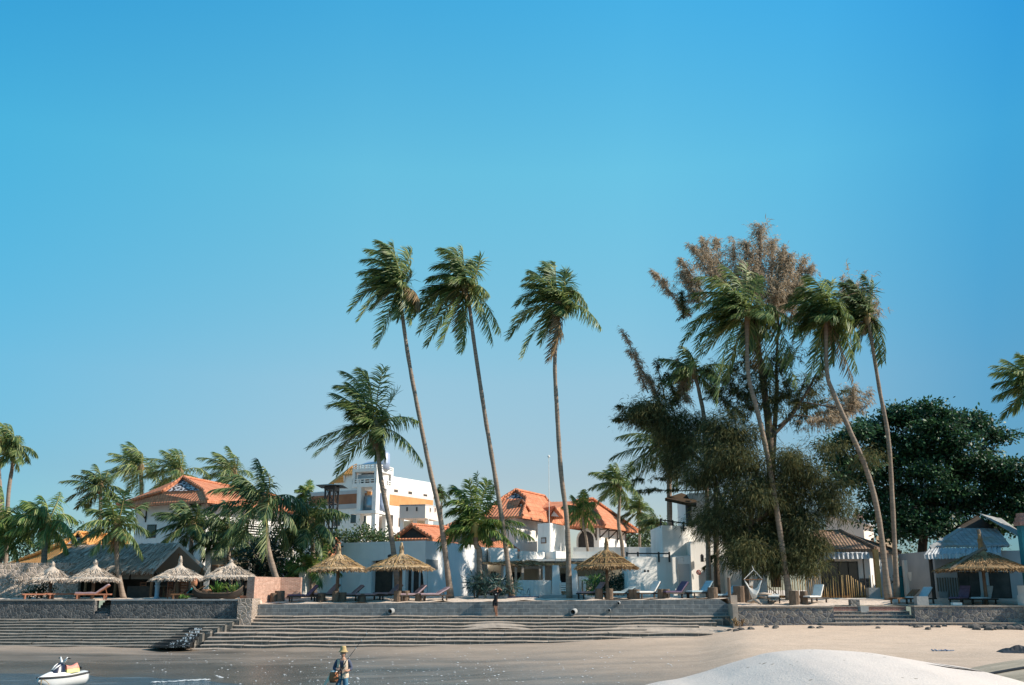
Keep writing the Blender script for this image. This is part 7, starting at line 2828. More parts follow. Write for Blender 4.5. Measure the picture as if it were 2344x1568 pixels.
# log props reaching up from the wide parasol
mb = MB()
a_, b_, c_ = P(*k8b(1325, 400), 60.2), P(*k8b(1365, 560), 60.0), P(*k8b(1420, 690), 59.8)
mb.tube([a_, b_, c_], [.10, .12, .14], 9)
d_, e_ = P(*k8b(1390, 660), 59.7), P(*k8b(930, 955), 58.8)
mb.tube([d_, (d_ + e_) / 2 + Vector((0, 0, .05)), e_], [.11, .10, .08], 8)
tag(mb.build('straw_ridge', M['bamboo_d']), 'rough tied straw ridge roll lying over the wide dark parasol', 'straw roll')

# ================================================================ sun loungers


def lounger(label, px, py, Y, rz, back, frame, cushion, group, flat_leg=True, sides=None, length=1.95, z=None):
    """origin under the middle; head towards local +x; back = raised angle in degrees"""
    x = X(px, Y, py)
    zg = terr_z(x, Y) if z is None else z
    root = thing('sun_lounger', label, 'sun lounger', (x, Y, zg), group)
    root.rotation_euler = (0, 0, rz)
    w, h = .64, .34
    hin = .22 * length / 1.95                       # hinge position along x

    def P_(o):
        o.parent = root
        return o
    save = Vector(root.location)
    root.location = (0, 0, 0)
    mb = MB()
    for s in (-1, 1):
        mb.box(-length / 2, length / 2, s * w / 2 - .03 - (0 if s < 0 else 0), s * w / 2 + .03, h - .08, h)
    for u in np.linspace(-length / 2, hin, 12):
        mb.box(u, u + .07, -w / 2 + .031, w / 2 - .031, h - .03, h - .005)
    mb.box(length / 2 - .05, length / 2 - .002, -w / 2 + .031, w / 2 - .031, h - .08, h - .01)
    mb.build('frame', M[frame], root, uv=False)
    for lx in (-length / 2 + .12, length / 2 - .35):
        for s in (-1, 1):
            mb = MB()
            mb.box(lx, lx + .08, s * (w / 2 - .001) - .035, s * (w / 2 - .001) + .035, 0, h - .082)
            mb.build('leg', M[frame], root, uv=False)
    a = R(back)
    bl = length / 2 - hin + .02
    Mx = Matrix.Rotation(-a, 3, 'Y')
    org = Vector((hin, 0, h + .005))
    tr = lambda v: org + Mx @ Vector(v)
    mb = MB()
    for s in (-1, 1):
        mb.obox(tr((bl / 2, s * (w / 2 - .05), 0)), (bl, .05, .05), Mx)
    for u in np.linspace(.05, bl - .05, 7):
        mb.obox(tr((u, 0, .01)), (.07, w - .16, .02), Mx)
    if back > 12:
        q = tr((bl * .6, w / 2 - .09, -.02))
        mb.bar(q, (q.x + .12, q.y, h - .05), .035)
    mb.build('backrest', M[frame], root, uv=False)
    if cushion:
        mb = MB()
        nn_ = 6
        x0 = -length / 2 + .02
        seg = []
        for i in range(nn_ + 1):
            u = x0 + (hin - .01 - x0) * i / nn_
            seg.append((u, h + .006, h + .085 + .012 * math.sin(i * 2.0)))
        for i in range(nn_):
            (u0, b0, t0), (u1, b1, t1) = seg[i], seg[i + 1]
            for s in (0,):
                ww = w / 2 - .02
                mb.add([(u0, -ww, b0), (u1, -ww, b1), (u1, ww, b1), (u0, ww, b0), (u0, -ww, t0), (u1, -ww, t1), (u1, ww, t1), (u0, ww, t0)],
                       [(0, 3, 2, 1), (4, 5, 6, 7), (0, 1, 5, 4), (2, 3, 7, 6)] + ([(0, 4, 7, 3)] if i == 0 else []) + ([(1, 2, 6, 5)] if i == nn_ - 1 else []))
        mb.build('seat_cushion', M[cushion], root, uv=False)
        mb = MB()
        for i in range(4):
            u0, u1 = bl * i / 4, bl * (i + 1) / 4
            mb.obox(tr(((u0 + u1) / 2, 0, .06 + .006 * (i % 2))), (bl / 4 - (.0 if i == 3 else .004), w - .04, .075), Mx)
        mb.build('back_cushion', M[cushion], root, uv=False)
    root.location = save
    return root


G1, G2, G3, G4, G5 = ('orange loungers along the left terrace', 'mauve loungers under the golden parasols', 'loungers by the terrace house', 'white loungers by the bamboo fence', 'loungers before the grey tiled bungalow')
A = R(38)
lounger('orange lounger with raised backrest under the sunny grey parasol', 213, 1368, 59.8, R(12), 36, 'orange_wood', 'mauve', G1)
lounger('flat orange lounger nearest the rubble garden wall bushes', 92, 1366, 60.0, R(30), 0, 'orange_wood', None, G1)
lounger('flat orange lounger between the shadowed parasol and the raised one', 148, 1367, 60.4, R(30), 0, 'orange_wood', None, G1)
lounger('dark mauve lounger with raised back nearest the brick wall', 697, 1370, 61.0, R(24), 46, 'dark', 'purple', G2)
lounger('mauve lounger behind the first golden parasol post', 747, 1369, 61.8, A, 44, 'dark', 'mauve', G2)
lounger('mauve lounger raised beside the dark bar opening', 800, 1369, 61.4, R(26), 40, 'dark', 'mauve', G2)
lounger('flat mauve lounger lying open before the bar entrance', 848, 1369, 61.2, R(22), 0, 'dark', 'mauve', G2)
lounger('mauve lounger half behind the second golden parasol post', 890, 1369, 61.8, A, 40, 'dark', 'mauve', G2)
lounger('mauve lounger just past the second golden parasol post', 944, 1369, 61.0, R(30), 40, 'dark', 'mauve', G2)
lounger('mauve lounger nearest the lone leaning trunk, out in the sun', 994, 1368, 61.0, R(26), 28, 'dark', 'mauve', G2)
lounger('grey mauve lounger under the brown parasol', 1358, 1364, 61.2, R(24), 48, 'dark', 'mauve', G3)
lounger('pale flat padded lounger right by the brown parasol post', 1419, 1364, 61.0, R(20), 22, 'dark', 'bluec', G3)
lounger('white padded lounger with dark head bar against the stucco wall', 1486, 1363, 61.0, R(32), 52, 'dark', 'whitec', G3)
lounger('bare dark lounger with raised back in front of the grey door', 1548, 1363, 61.0, R(28), 48, 'dark', 'purple', G3)
lounger('pale blue lounger before the round red sign', 1606, 1362, 61.2, R(30), 50, 'dark', 'bluec', G3)
lounger('pale blue lounger by the casuarina trunk and wooden posts', 1662, 1362, 61.4, R(26), 40, 'dark', 'bluec', G3)
lounger('flat white lounger seen end on beside the log heap', 1772, 1378, 60.6, R(75), 6, 'dark', 'whitec', G4)
lounger('white lounger with raised back before the bamboo stakes', 1866, 1374, 60.6, R(40), 62, 'dark', 'whitec', G4)
lounger('brown wooden slatted lounger without cushion by the slim palm', 2074, 1375, 60.4, R(22), 36, 'wood', None, G5)
lounger('pale blue lounger beside the slatted brown one', 2108, 1375, 60.2, R(28), 46, 'dark', 'bluec', G5)
lounger('purple lounger behind the white slab on the wall', 2203, 1376, 60.0, R(40), 60, 'dark', 'purple', G5)
lounger('pale blue lounger deepest in shade near the teal pillar', 2254, 1377, 59.9, R(38), 58, 'dark', 'bluec', G5)

# log stump tables
st0 = None
for i, (px, Y, rad, h, lab) in enumerate([
    (768, 60.7, .20, .62, 'upright log stump table at the foot of the first golden parasol'), (783, 61.0, .26, .52, 'wide log stump just behind the first parasol post'),
    (735, 61.3, .26, .45, 'dark log stump between the first two dark loungers'), (828, 60.9, .24, .45, 'log stump between the raised and the flat mauve loungers'),
    (910, 60.4, .22, .62, 'log stump against the second golden parasol post'), (928, 60.7, .24, .6, 'shorter log stump behind the second parasol post'),
    (958, 60.6, .20, .42, 'log stump between the last two mauve loungers'), (1371, 60.6, .24, .62, 'log stump left of the brown parasol post'), (1395, 60.4, .22, .62, 'log stump touching the brown parasol post'),
    (1447, 60.8, .22, .55, 'log stump after the flat padded lounger'), (1456, 60.7, .22, .55, 'pale log stump paired next to the flat padded lounger'),
    (1513, 60.7, .20, .55, 'dark log stump left of the bare dark lounger'), (1525, 60.7, .22, .55, 'second dark log stump touching the bare dark lounger'),
    (1632, 60.8, .30, .62, 'broad dark log stump between the two pale blue loungers'), (1818, 60.0, .30, .78, 'fat log stump under the leaning palm beside the white lounger'), (1840, 60.3, .22, .72, 'slim log stump behind the fat one'),
    (1692, 60.9, .34, .95, 'large dark log stump behind the hammock chair'), (1712, 61.0, .32, .95, 'large dark log stump at the casuarina foot'), (640, 61.5, .30, .6, 'cut log block leaning by the palm foot at the brick wall'), (626, 61.2, .18, .5, 'thin dark log standing by the brick wall')]):
    x = X(px, Y, 1365)
    mb = MB()
    rr = random.Random(i)
    mb.lathe([(.001, h), (rad * .55, h + .004), (rad * .97, h), (rad, h - .03), (rad * 1.02, h * .5), (rad * 1.06, .05), (rad * 1.1, -.15)], (x, Y, terr_z(x, Y)), 12, 0, .05)
    o = mb.build('log_stump', M['log'], smooth=False, uv=False)
    tag(o, lab, 'log stump', 'log stumps used as tables')

# standing figures of the furniture under the hut
r = thing('statue_post', 'pale blue carved post standing at the thatched hut corner', 'post', (X(360, 60.4), 60.4, 2.83))
mb = MB()
mb.lathe([(.10, -.1), (.19, 0), (.19, .12), (.13, .2), (.14, .7), (.18, .8), (.13, .86), (.16, 1.0), (.20, 1.05), (.02, 1.22)], (X(360, 60.4), 60.4, 2.83), 10)
mb.build('shaft', M['bluepaint'], r, smooth=True, uv=False)
mb = MB()
mb.box(X(360, 60.4) - .34, X(360, 60.4) + .2, 60.3, 60.5, 3.86, 3.93)
mb.build('arm', M['bluepaint'], r)


def chair(label, px, Y, mat, rz=0, group='red chairs in the shade of the hut'):
    x = X(px, Y)
    r = thing('chair', label, 'chair', (x, Y, terr_z(x, Y)), group)
    r.location = (0, 0, 0)
    for sx_ in (-1, 1):
        for sy in (-1, 1):
            mb = MB()
            mb.box(sx_ * .19 - .025, sx_ * .19 + .025, sy * .19 - .025, sy * .19 + .025, 0, .43)
            mb.build('leg', M[mat], r, uv=False)
    mb = MB()
    mb.box(-.23, .23, -.23, .23, .431, .47)
    mb.build('seat', M[mat], r, uv=False)
    mb = MB()
    mb.box(-.23, -.18, .19, .24, .471, 1.0)
    mb.box(.18, .23, .19, .24, .471, 1.0)
    for z in (.6, .74, .9):
        mb.box(-.18, .18, .2, .23, z, z + .08)
    mb.build('backrest', M[mat], r, uv=False)
    r.location = (x, Y, terr_z(x, Y))
    r.rotation_euler = (0, 0, rz)
    return r


chair('red wooden chair facing sideways beside the pale blue post', 396, 61.2, 'orange_wood', R(70))
chair('red wooden chair squarely under the shaded straw parasol', 420, 61.0, 'orange_wood', R(10))
chair('red chair deep inside the thatched hut', 322, 65.8, 'orange_wood', R(-20))
r = thing('dining_table', 'dark round table inside the thatched hut', 'table', (X(375, 66), 66, 2.9))
mb = MB()
mb.lathe([(.001, .75), (.55, .75), (.55, .71), (.08, .70), (.07, .05), (.3, .02), (.3, 0)], (X(375, 66), 66, 2.9), 14)
mb.build('table_top', M['wood'], r, uv=False)
lounger('low brown lounger draped with a teal towel beside the shaded parasol', 432, 1368, 59.9, R(8), 34, 'wood', None, G1)
mb = MB()
vs, fs = [], []
c0 = P(447, 1358, 59.9)
for j in range(5):
    for i in range(9):
        u, w = i / 8, j / 4
        vs.append((c0.x - .45 + .95 * u, 59.55 + .7 * w, terr_z(c0.x, 59.9) + .40 + .34 * math.exp(-((u - .35) / .22) ** 2) - .18 * (1 - math.sin(math.pi * w)) * .8))
for j in range(4):
    for i in range(8):
        fs.append((j * 9 + i, j * 9 + i + 1, (j + 1) * 9 + i + 1, (j + 1) * 9 + i))
mb.add(vs, fs)
tag(mb.build('towel', M['tealcloth'], smooth=True, uv=False), 'teal towel draped on the low brown lounger', 'towel')
mb = MB()
mb.lathe([(.001, -.2), (.14, -.18), (.19, 0), (.17, .18), (.08, .28), (.001, .3)], (c0.x - .08, 59.85, terr_z(c0.x, 59.9) + .95), 10, 0, .08)
tag(mb.build('beach_bag', M['terracotta'], smooth=True, uv=False), 'rounded red orange bag resting on the teal towel', 'bag')
# wooden boat used as planter
r = thing('boat_planter', 'long dark wooden boat used as a planter at the wall edge', 'boat', (X(500, 59.4), 59.4, 2.84))
mb = MB()
n, m = 18, 9
x0, x1 = X(440, 59.4), X(556, 59.4)
vs, fs = [], []
for i in range(n):
    u = i / (n - 1)
    q = 2 * u - 1
    half = .42 * (1 - abs(q) ** 3)
    rise = .42 * abs(q) ** 5
    for k in range(m):
        a = math.pi * k / (m - 1)
        vs.append((x0 + (x1 - x0) * u, 59.4 - half * math.cos(a), 2.78 + .42 + rise - (.40 - rise * .1) * math.sin(a)))
for i in range(n - 1):
    for k in range(m - 1):
        fs.append((i * m + k, (i + 1) * m + k, (i + 1) * m + k + 1, i * m + k + 1))
mb.add(vs, fs)
mb.build('hull', M['dark'], r, smooth=True, uv=False)
mb = MB()
mb.tube([(x0 + (x1 - x0) * u, 59.4 - .42 * (1 - abs(2 * u - 1) ** 3), 2.78 + .43 + .42 * abs(2 * u - 1) ** 5) for u in np.linspace(0, 1, 18)], .03, 5)
mb.tube([(x0 + (x1 - x0) * u, 59.4 + .42 * (1 - abs(2 * u - 1) ** 3), 2.78 + .43 + .42 * abs(2 * u - 1) ** 5) for u in np.linspace(0, 1, 18)], .03, 5)
mb.build('gunwale', M['log'], r, uv=False)


def blade_plant(label, px, Y, zb, mat, n, L, seed, pot=False):
    rnd = np.random.default_rng(seed)
    x = X(px, Y)
    root = thing('potted_plant' if pot else 'plant', label, 'plant', (x, Y, zb))
    st = []
    for k in range(n):
        az = rnd.uniform(0, 2 * math.pi)
        el = R(rnd.uniform(25, 85))
        d = np.array([math.cos(az) * math.cos(el), math.sin(az) * math.cos(el), math.sin(el)])
        l = L * rnd.uniform(.6, 1.2)
        side = nrm(np.cross(d, [0, 0, 1.0])) * .035
        p0 = np.array([x, Y, zb]) + rnd.normal(0, .05, 3) * np.array([2.5, 1, 0])
        pts = [p0, p0 + d * l * .5, p0 + d * l * .8 + np.array([0, 0, -.08 * l]), p0 + d * l + np.array([0, 0, -.35 * l])]
        ws = [.5, 1, .8, .1]
        V = np.array([q for p, w in zip(pts, ws) for q in (p - side * w, p + side * w)])
        st.append((V, np.array([[0, 1, 3, 2], [2, 3, 5, 4], [4, 5, 7, 6]]), 0))
    build_store('leaves', st, M[mat], root)
    if pot:
        mb = MB()
        mb.lathe([(.001, -.28), (.13, -.28), (.2, 0), (.18, .0), (.001, -.04)], (x, Y, zb), 12)
        mb.build('pot', M['terracotta'], root, smooth=True, uv=False)
    return root


blade_plant('lush arching green plant growing in the boat', 498, 59.4, 3.22, 'brightleaf', 70, .85, 1)
blade_plant('yellowish spiky plant at the boat end near the gazebo post', 536, 59.4, 3.25, 'palm_y', 45, .75, 2)
blade_plant('small bright green plant low before the teal towel lounger', 421, 58.9, 2.9, 'brightleaf', 30, .35, 3)
mb = MB()
mb.lathe([(.001, 0), (.22, 0), (.32, .2), (.26, .3), (.001, .28)], (X(474, 59.4), 59.4, 3.14), 12)
tag(mb.build('clay_jar', M['terracotta'], smooth=True, uv=False), 'round orange clay jar sitting in the boat bow', 'jar')
mb = MB()
mb.box(X(551, 59.6), X(570, 59.6), 59.5, 60.0, 3.0, 3.07)
mb.box(X(551, 59.6), X(570, 59.6), 59.52, 59.98, 2.8, 2.997)
tag(mb.build('plank_seat', M['orange_wood']), 'reddish plank seat by the pale rubble pillar', 'bench')

# hammock chair and log heap
r = thing('hammock_chair', 'white net hammock chair hanging from a wooden spreader bar', 'hammock', (X(1725, 60), 60.0, 2.8))
k2 = crop(2500, 2000, 3.6217)
mb = MB()
La, Lb_, Lt = P(*k2(510, 215), 60), P(*k2(757, 210), 60), P(*k2(640, 85), 60.4)
mb.tube([La, Lb_], .03, 6)
mb.build('spreader_bar', M['wood'], r, uv=False)
mb = MB()
for q in (La, Lb_):
    mb.tube([q, Lt], .014, 4)
mb.tube([Lt, P(*k2(600, -20), 62.5)], .014, 4)
mb.build('rope', M['whitec'], r, uv=False)
mb = MB()
n, m = 22, 8
def hpt(u, v_):
    a = La + (Lb_ - La) * (.06 + .88 * u)
    sag = math.sin(math.pi * u) ** .7
    t_ = v_
    x_ = a.x * (1 - .40 * t_) + (La.x + Lb_.x) / 2 * .40 * t_
    z_ = (a.z - .04 - .52 * sag) * (1 - t_) + (a.z - .30 - .85 * sag) * t_
    return Vector((x_, 60 - .35 * math.sin(math.pi * v_) * sag, z_))
for i in range(n + 1):
    mb.tube([hpt(i / n, j / 6) for j in range(7)], .012, 4)
for j in range(10):
    mb.tube([hpt(i / n, j / 9) for i in range(n + 1)], .013 if j else .025, 4)
for u in (0.0, 1.0):
    mb.tube([La + (Lb_ - La) * (.03 + .94 * u), hpt(u, 0)], .014, 4)
mb.build('net', M['whitec'], r, uv=False)

r = thing('log_heap', 'heap of pale driftwood logs and palm debris behind the hammock chair', 'log heap', (X(1745, 60.2), 60.2, 2.7))
rr = random.Random(8)
for q in ((700, 395, 870, 400), (720, 430, 862, 465), (690, 450, 850, 440), (600, 490, 760, 520), (560, 500, 700, 470), (640, 470, 740, 530)):
    mb = MB()
    Yq = 60.0 + rr.uniform(-.5, .4)
    a_, b_ = P(*k2(q[0], q[1]), Yq), P(*k2(q[2], q[3]), Yq + rr.uniform(-.4, .4))
    mb.tube([a_, (a_ + b_) / 2 + Vector((0, 0, .02)), b_], [.055, .07, .05], 8)
    mb.build('log', M['stepsand'] if rr.random() < .5 else M['log'], r, smooth=True, uv=False)
mb = MB()
a_, b_ = P(*k2(318, 185), 59.6), P(*k2(330, 430), 59.6)
mb.tube([b_, a_], [.10, .085], 8)
tag(mb.build('wooden_post', M['log'], uv=False), 'short weathered wooden post at the end of the block wall', 'post')
mb = MB()
a_ = P(*k2(375, 440), 59.5)
mb.obox((a_.x, 59.5, 2.75), (.38, .35, .7), .1)
tag(mb.build('stone_block', M['stepsand']), 'sunlit sandstone block beside the weathered post', 'stone')
blade_plant('dead palm frond bundle lying on the sand below the wall pier', 1682, 57.0, 1.45, 'dead', 26, .7, 9)

# ================================================================ jet ski
kj = crop(100, 2313, 9.376)
JY = 38.4
js = thing('jet_ski', 'white jet ski with black trim and an orange and lime seat in shallow water', 'jet ski', (X(142, JY), JY, 0))
js.location = (0, 0, 0)
LJ = 2.55
# hull sections along local x (bow at -x)
def jprof(u):
    """deck height, gunwale height, half width at station u in 0..1 from bow"""
    hw = .46 * math.sin(min(1, u * 1.55 + .06) * math.pi / 2) ** .75 * (1 - .10 * max(0, u - .7) / .3)
    gun = .46 + .10 * (1 - u) ** 2 + .17 * max(0, u - .55) ** 1.2
    return hw, gun
n = 26
mb = MB()
vs, fs = [], []
sec = 9
for i in range(n):
    u = i / (n - 1)
    x_ = -LJ / 2 + LJ * u
    hw, g = jprof(u)
    keel = -.12 + .42 * max(0, (.32 - u) / .32) ** 1.6
    ring = [(-hw, g), (-hw * .96, g * .55 + keel * .45), (-hw * .6, keel + .10), (0, keel), (hw * .6, keel + .10), (hw * .96, g * .55 + keel * .45), (hw, g)]
    for y_, z_ in ring:
        vs.append((x_, y_, z_))
m = 7
for i in range(n - 1):
    for k in range(m - 1):
        fs.append((i * m + k, i * m + k + 1, (i + 1) * m + k + 1, (i + 1) * m + k))
fs.append(tuple(range(m)))
fs.append(tuple((n - 1) * m + k for k in range(m))[::-1])
mb.add(vs, fs)
mb.build('hull', mk('white_gelcoat', (.80, .78, .75), (.74, .72, .69), 2, .3, .5), js, smooth=True, uv=False)
mb = MB()
for s in (-1, 1):
    pts = []
    for i in range(n):
        u = i / (n - 1)
        hw, g = jprof(u)
        pts.append((-LJ / 2 + LJ * u, s * (hw + .01), g))
    mb.tube(pts, .05, 6)
mb.build('rub_rail', M['black'], js, smooth=True, uv=False)
mb = MB()
vs, fs = [], []
for i in range(n):
    u = i / (n - 1)
    x_ = -LJ / 2 + LJ * u
    hw, g = jprof(u)
    cr = (.30 * math.sin(min(1, (u / .42)) * math.pi / 2) if u < .42 else .30 * max(.12, 1 - (u - .42) / .30))
    if u > .70:
        cr = .05
    for k in range(7):
        q = -1 + 2 * k / 6
        vs.append((x_, hw * q * .98, g + .02 + cr * (1 - abs(q) ** 2.2)))
for i in range(n - 1):
    for k in range(6):
        fs.append((i * 7 + k, (i + 1) * 7 + k, (i + 1) * 7 + k + 1, i * 7 + k + 1))
mb.add(vs, fs)
mb.build('deck', bpy.data.materials['white_gelcoat'], js, smooth=True, uv=False)
mb = MB()
vs, fs = [], []
for i in range(9):
    u = i / 8
    x_ = -.62 + .72 * u
    hw = .27 * math.sin(math.pi * (.22 + .62 * u)) ** .8
    zt_ = .74 + .44 * math.sin(min(1, u * 1.15) * math.pi / 2) ** .9 - .12 * max(0, u - .8) / .2
    for k in range(7):
        q = -1 + 2 * k / 6
        vs.append((x_, hw * q, .68 + (zt_ - .68) * (1 - abs(q) ** 2.5)))
for i in range(8):
    for k in range(6):
        fs.append((i * 7 + k, (i + 1) * 7 + k, (i + 1) * 7 + k + 1, i * 7 + k + 1))
mb.add(vs, fs)
hd = mb.build('hood', mk('navy_hood', (.012, .016, .035), (.02, .025, .05), 3, .3, .5), js, smooth=True, uv=False)
mb = MB()
mb.tube([(-.55, .02, .86), (-.36, .05, 1.02), (-.2, .08, 1.12)], [.03, .045, .02], 6)
mb.tube([(-.55, -.10, .84), (-.36, -.14, .99), (-.2, -.17, 1.07)], [.03, .045, .02], 6)
mb.build('hood_stripe', bpy.data.materials['white_gelcoat'], hd, smooth=True, uv=False)
mb = MB()
for s in (-1, 1):
    mb.tube([(.0, s * .02, 1.10), (.06, s * .20, 1.26), (.09, s * .30, 1.40)], [.06, .055, .035], 7)
bars = mb.build('handlebar', bpy.data.materials['white_gelcoat'], js, smooth=True, uv=False)
mb = MB()
for s in (-1, 1):
    mb.tube([(.09, s * .27, 1.36), (.12, s * .50, 1.34)], .028, 6)
mb.build('grip', M['black'], bars, smooth=True, uv=False)
mb = MB()
vs, fs = [], []
for i in range(10):
    u = i / 9
    x_ = .18 + .72 * u
    hw = .19 * (1 - .15 * u)
    zt_ = 1.02 - .16 * math.sin(math.pi * min(1, u * 1.2)) * .6 + .02 * u - (.2 if i == 9 else 0)
    for k in range(7):
        q = -1 + 2 * k / 6
        vs.append((x_, hw * q, .60 + (zt_ - .60) * (1 - abs(q) ** 4)))
for i in range(9):
    for k in range(6):
        fs.append((i * 7 + k, (i + 1) * 7 + k, (i + 1) * 7 + k + 1, i * 7 + k + 1))
fs.append(tuple(range(7))[::-1])
fs.append(tuple(63 + k for k in range(7)))
mb.add(vs, fs)
t = NT('orange_lime_seat')
v = t.coord('Object')
sz_ = t.n('ShaderNodeSeparateXYZ')
t.l(v, sz_.inputs[0])
t.set(t.ramp(t.math('ADD', sz_.outputs[2], t.math('MULTIPLY', t.noise(v, 5, 3), .12)), [(.80, (.62, .62, .22)), (.86, (.72, .24, .14)), (.95, (.70, .26, .20))]), .5, .3)
mb.build('seat', t.mat, js, smooth=True, uv=False)
mb = MB()
mb.box(1.0, 1.06, -.12, .12, .70, .82)
mb.build('rear_grab_handle', M['black'], js, uv=False)
mb = MB()
loop = [(-1.16, -.1, .52), (-1.24, -.22, .25), (-1.26, -.26, .02)]
mb.tube(spline(loop, 8), .014, 5)
loop = [(-1.16, -.1, .52), (-1.02, -.42, .35), (-.9, -.55, .02)]
mb.tube(spline(loop, 8), .014, 5)
mb.build('mooring_rope', M['bamboo'], js, uv=False)
js.location = (X(143, JY, 1545), JY, -.02)
js.rotation_euler = (0, R(-4), R(56))
js.scale = (.72, .72, .72)

# ================================================================ people


def skin_mesh(name, nodes, edges, mat, parent, sub=2, root_i=0):
    me = bpy.data.meshes.new(name)
    off = Vector((0, 0, 0))
    keys = list(nodes)
    ix = {k: i for i, k in enumerate(keys)}
    me.from_pydata([tuple(nodes[k][0]) for k in keys], [(ix[a], ix[b]) for a, b in edges], [])
    o = link_mesh(name, me, mat, parent)
    m = o.modifiers.new('skin', 'SKIN')
    m.use_smooth_shade = True
    sv = me.skin_vertices[0].data
    for i, k in enumerate(keys):
        r_ = nodes[k][1]
        sv[i].radius = r_ if isinstance(r_, tuple) else (r_, r_)
        sv[i].use_root = (i == root_i)
    s = o.modifiers.new('sub', 'SUBSURF')
    s.levels = s.render_levels = sub
    return o


def head_mesh(mb, c, s=1.0, yaw=0):
    """head with nose, brow, chin and ears; faces -y before yaw"""
    vs, fs = [], []
    nr, ns = 14, 18
    for i in range(nr):
        ph = math.pi * (i + .5) / nr
        for k in range(ns):
            th = 2 * math.pi * k / ns
            x_, y_, z_ = math.sin(ph) * math.cos(th) * .078, math.sin(ph) * math.sin(th) * .098, math.cos(ph) * .118
            f = max(0, -math.sin(th)) ** 2
            if z_ < 0:
                x_ *= 1 + z_ * 2.2
                y_ = y_ * (1 + z_ * (1.0 if y_ > 0 else .6))
            # nose, eye hollows, mouth, chin
            y_ -= f * .030 * math.exp(-((z_ + .015) / .022) ** 2) * math.exp(-(x_ / .013) ** 2)
            y_ += .012 * f * (math.exp(-((z_ - .012) / .014) ** 2) * math.exp(-((abs(x_) - .032) / .016) ** 2))
            y_ -= .006 * f * math.exp(-((z_ + .055) / .010) ** 2) * math.exp(-(x_ / .025) ** 2)
            y_ -= .008 * f * math.exp(-((z_ + .095) / .016) ** 2)
            v = Vector((x_, y_, z_)) * s
            v.rotate(Matrix.Rotation(yaw, 3, 'Z'))
            vs.append(Vector(c) + v)
    for i in range(nr - 1):
        for k in range(ns):
            fs.append((i * ns + k, (i + 1) * ns + k, (i + 1) * ns + (k + 1) % ns, i * ns + (k + 1) % ns))
    fs.append(tuple(range(ns)))
    fs.append(tuple((nr - 1) * ns + k for k in range(ns))[::-1])
    mb.add(vs, fs)
    for sx_ in (-1, 1):
        e = Vector((sx_ * .078, .005, -.005)) * s
        e.rotate(Matrix.Rotation(yaw, 3, 'Z'))
        mb.lathe([(.001, .032), (.014, .02), (.016, 0), (.010, -.022), (.001, -.03)], Vector(c) + e, 6)


def face_parts(head, c, s, yaw):
    mz = Matrix.Rotation(yaw, 3, 'Z')
    q = lambda x_, y_, z_: Vector(c) + mz @ (Vector((x_, y_, z_)) * s)
    for sx_ in (-1, 1):
        mb = MB()
        mb.lathe([(.001, .007), (.011, .004), (.012, 0), (.011, -.004), (.001, -.007)], q(sx_ * .032, -.078, .012), 8)
        mb.build('eye', M['hair'], head, smooth=True, uv=False)
        mb = MB()
        mb.tube([q(sx_ * .016, -.094, .028), q(sx_ * .034, -.090, .033), q(sx_ * .05, -.074, .027)], .005, 5)
        mb.build('eyebrow', M['hair'], head, smooth=True, uv=False)
    mb = MB()
    mb.tube([q(-.024, -.083, -.056), q(0, -.094, -.054), q(.024, -.083, -.056)], [.003, .006, .003], 6)
    mb.build('mouth', M['lip'], head, smooth=True, uv=False)


def hand_nodes(nodes, edges, wrist_key, tag_, p, fwd, side, curl, thumb_side):
    """palm and five bent fingers continuing from a wrist node"""
    p, fwd, side = Vector(p), Vector(fwd).normalized(), Vector(side).normalized()
    pk = tag_ + 'palm'
    nodes[pk] = (p + fwd * .055, (.036, .02))
    edges.append((wrist_key, pk))
    c = Vector(curl)
    for i, (o, l) in enumerate(((-.030, .072), (-.010, .082), (.010, .078), (.028, .062))):
        a, b, d = tag_ + f'f{i}a', tag_ + f'f{i}b', tag_ + f'f{i}c'
        q = p + fwd * .095 + side * o
        nodes[a] = (q, .010)
        nodes[b] = (q + (fwd * .75 + c * .6) * l * .5, .009)
        nodes[d] = (q + (fwd * .75 + c * .6) * l * .5 + (fwd * .1 + c) * l * .5, .008)
        edges += [(pk, a), (a, b), (b, d)]
    a, b = tag_ + 'ta', tag_ + 'tb'
    q = p + fwd * .03 + side * thumb_side * .038
    nodes[a] = (q, .012)
    nodes[b] = (q + (fwd * .7 + side * thumb_side * .5 + c * .5) * .05, .010)
    edges += [(pk, a), (a, b)]


M['skin'] = mk('skin_tan', (.50, .28, .19), (.44, .24, .16), 6, .6, .3)
M['skin_d'] = mk('skin_brown', (.26, .13, .085), (.22, .11, .07), 6, .6, .3)
M['lip'] = mk('lip', (.30, .10, .08), (.26, .09, .07), 6, .5, .3)
M['denim'] = mk('blue_denim', (.09, .20, .28), (.06, .14, .21), 5, .9, .1, .3, 30)
M['shirt'] = mk('navy_shirt', (.05, .06, .10), (.10, .11, .15), 4, .9, .1)
M['vest'] = mk('cream_vest', (.72, .58, .44), (.60, .46, .34), 5, .9, .1, .3, 14)
M['hat'] = mk('straw_hat', (.50, .36, .17), (.40, .28, .13), 8, .8, .2, .3, 30)
M['blackcloth'] = mk('black_cloth', (.018, .018, .02), (.028, .028, .03), 5, .9, .1)
M['hair'] = mk('dark_hair', (.012, .010, .009), (.02, .016, .014), 9, .6, .3)
M['creel'] = mk('wicker_brown', (.40, .16, .075), (.28, .11, .05), 14, .8, .2, .5, 30)

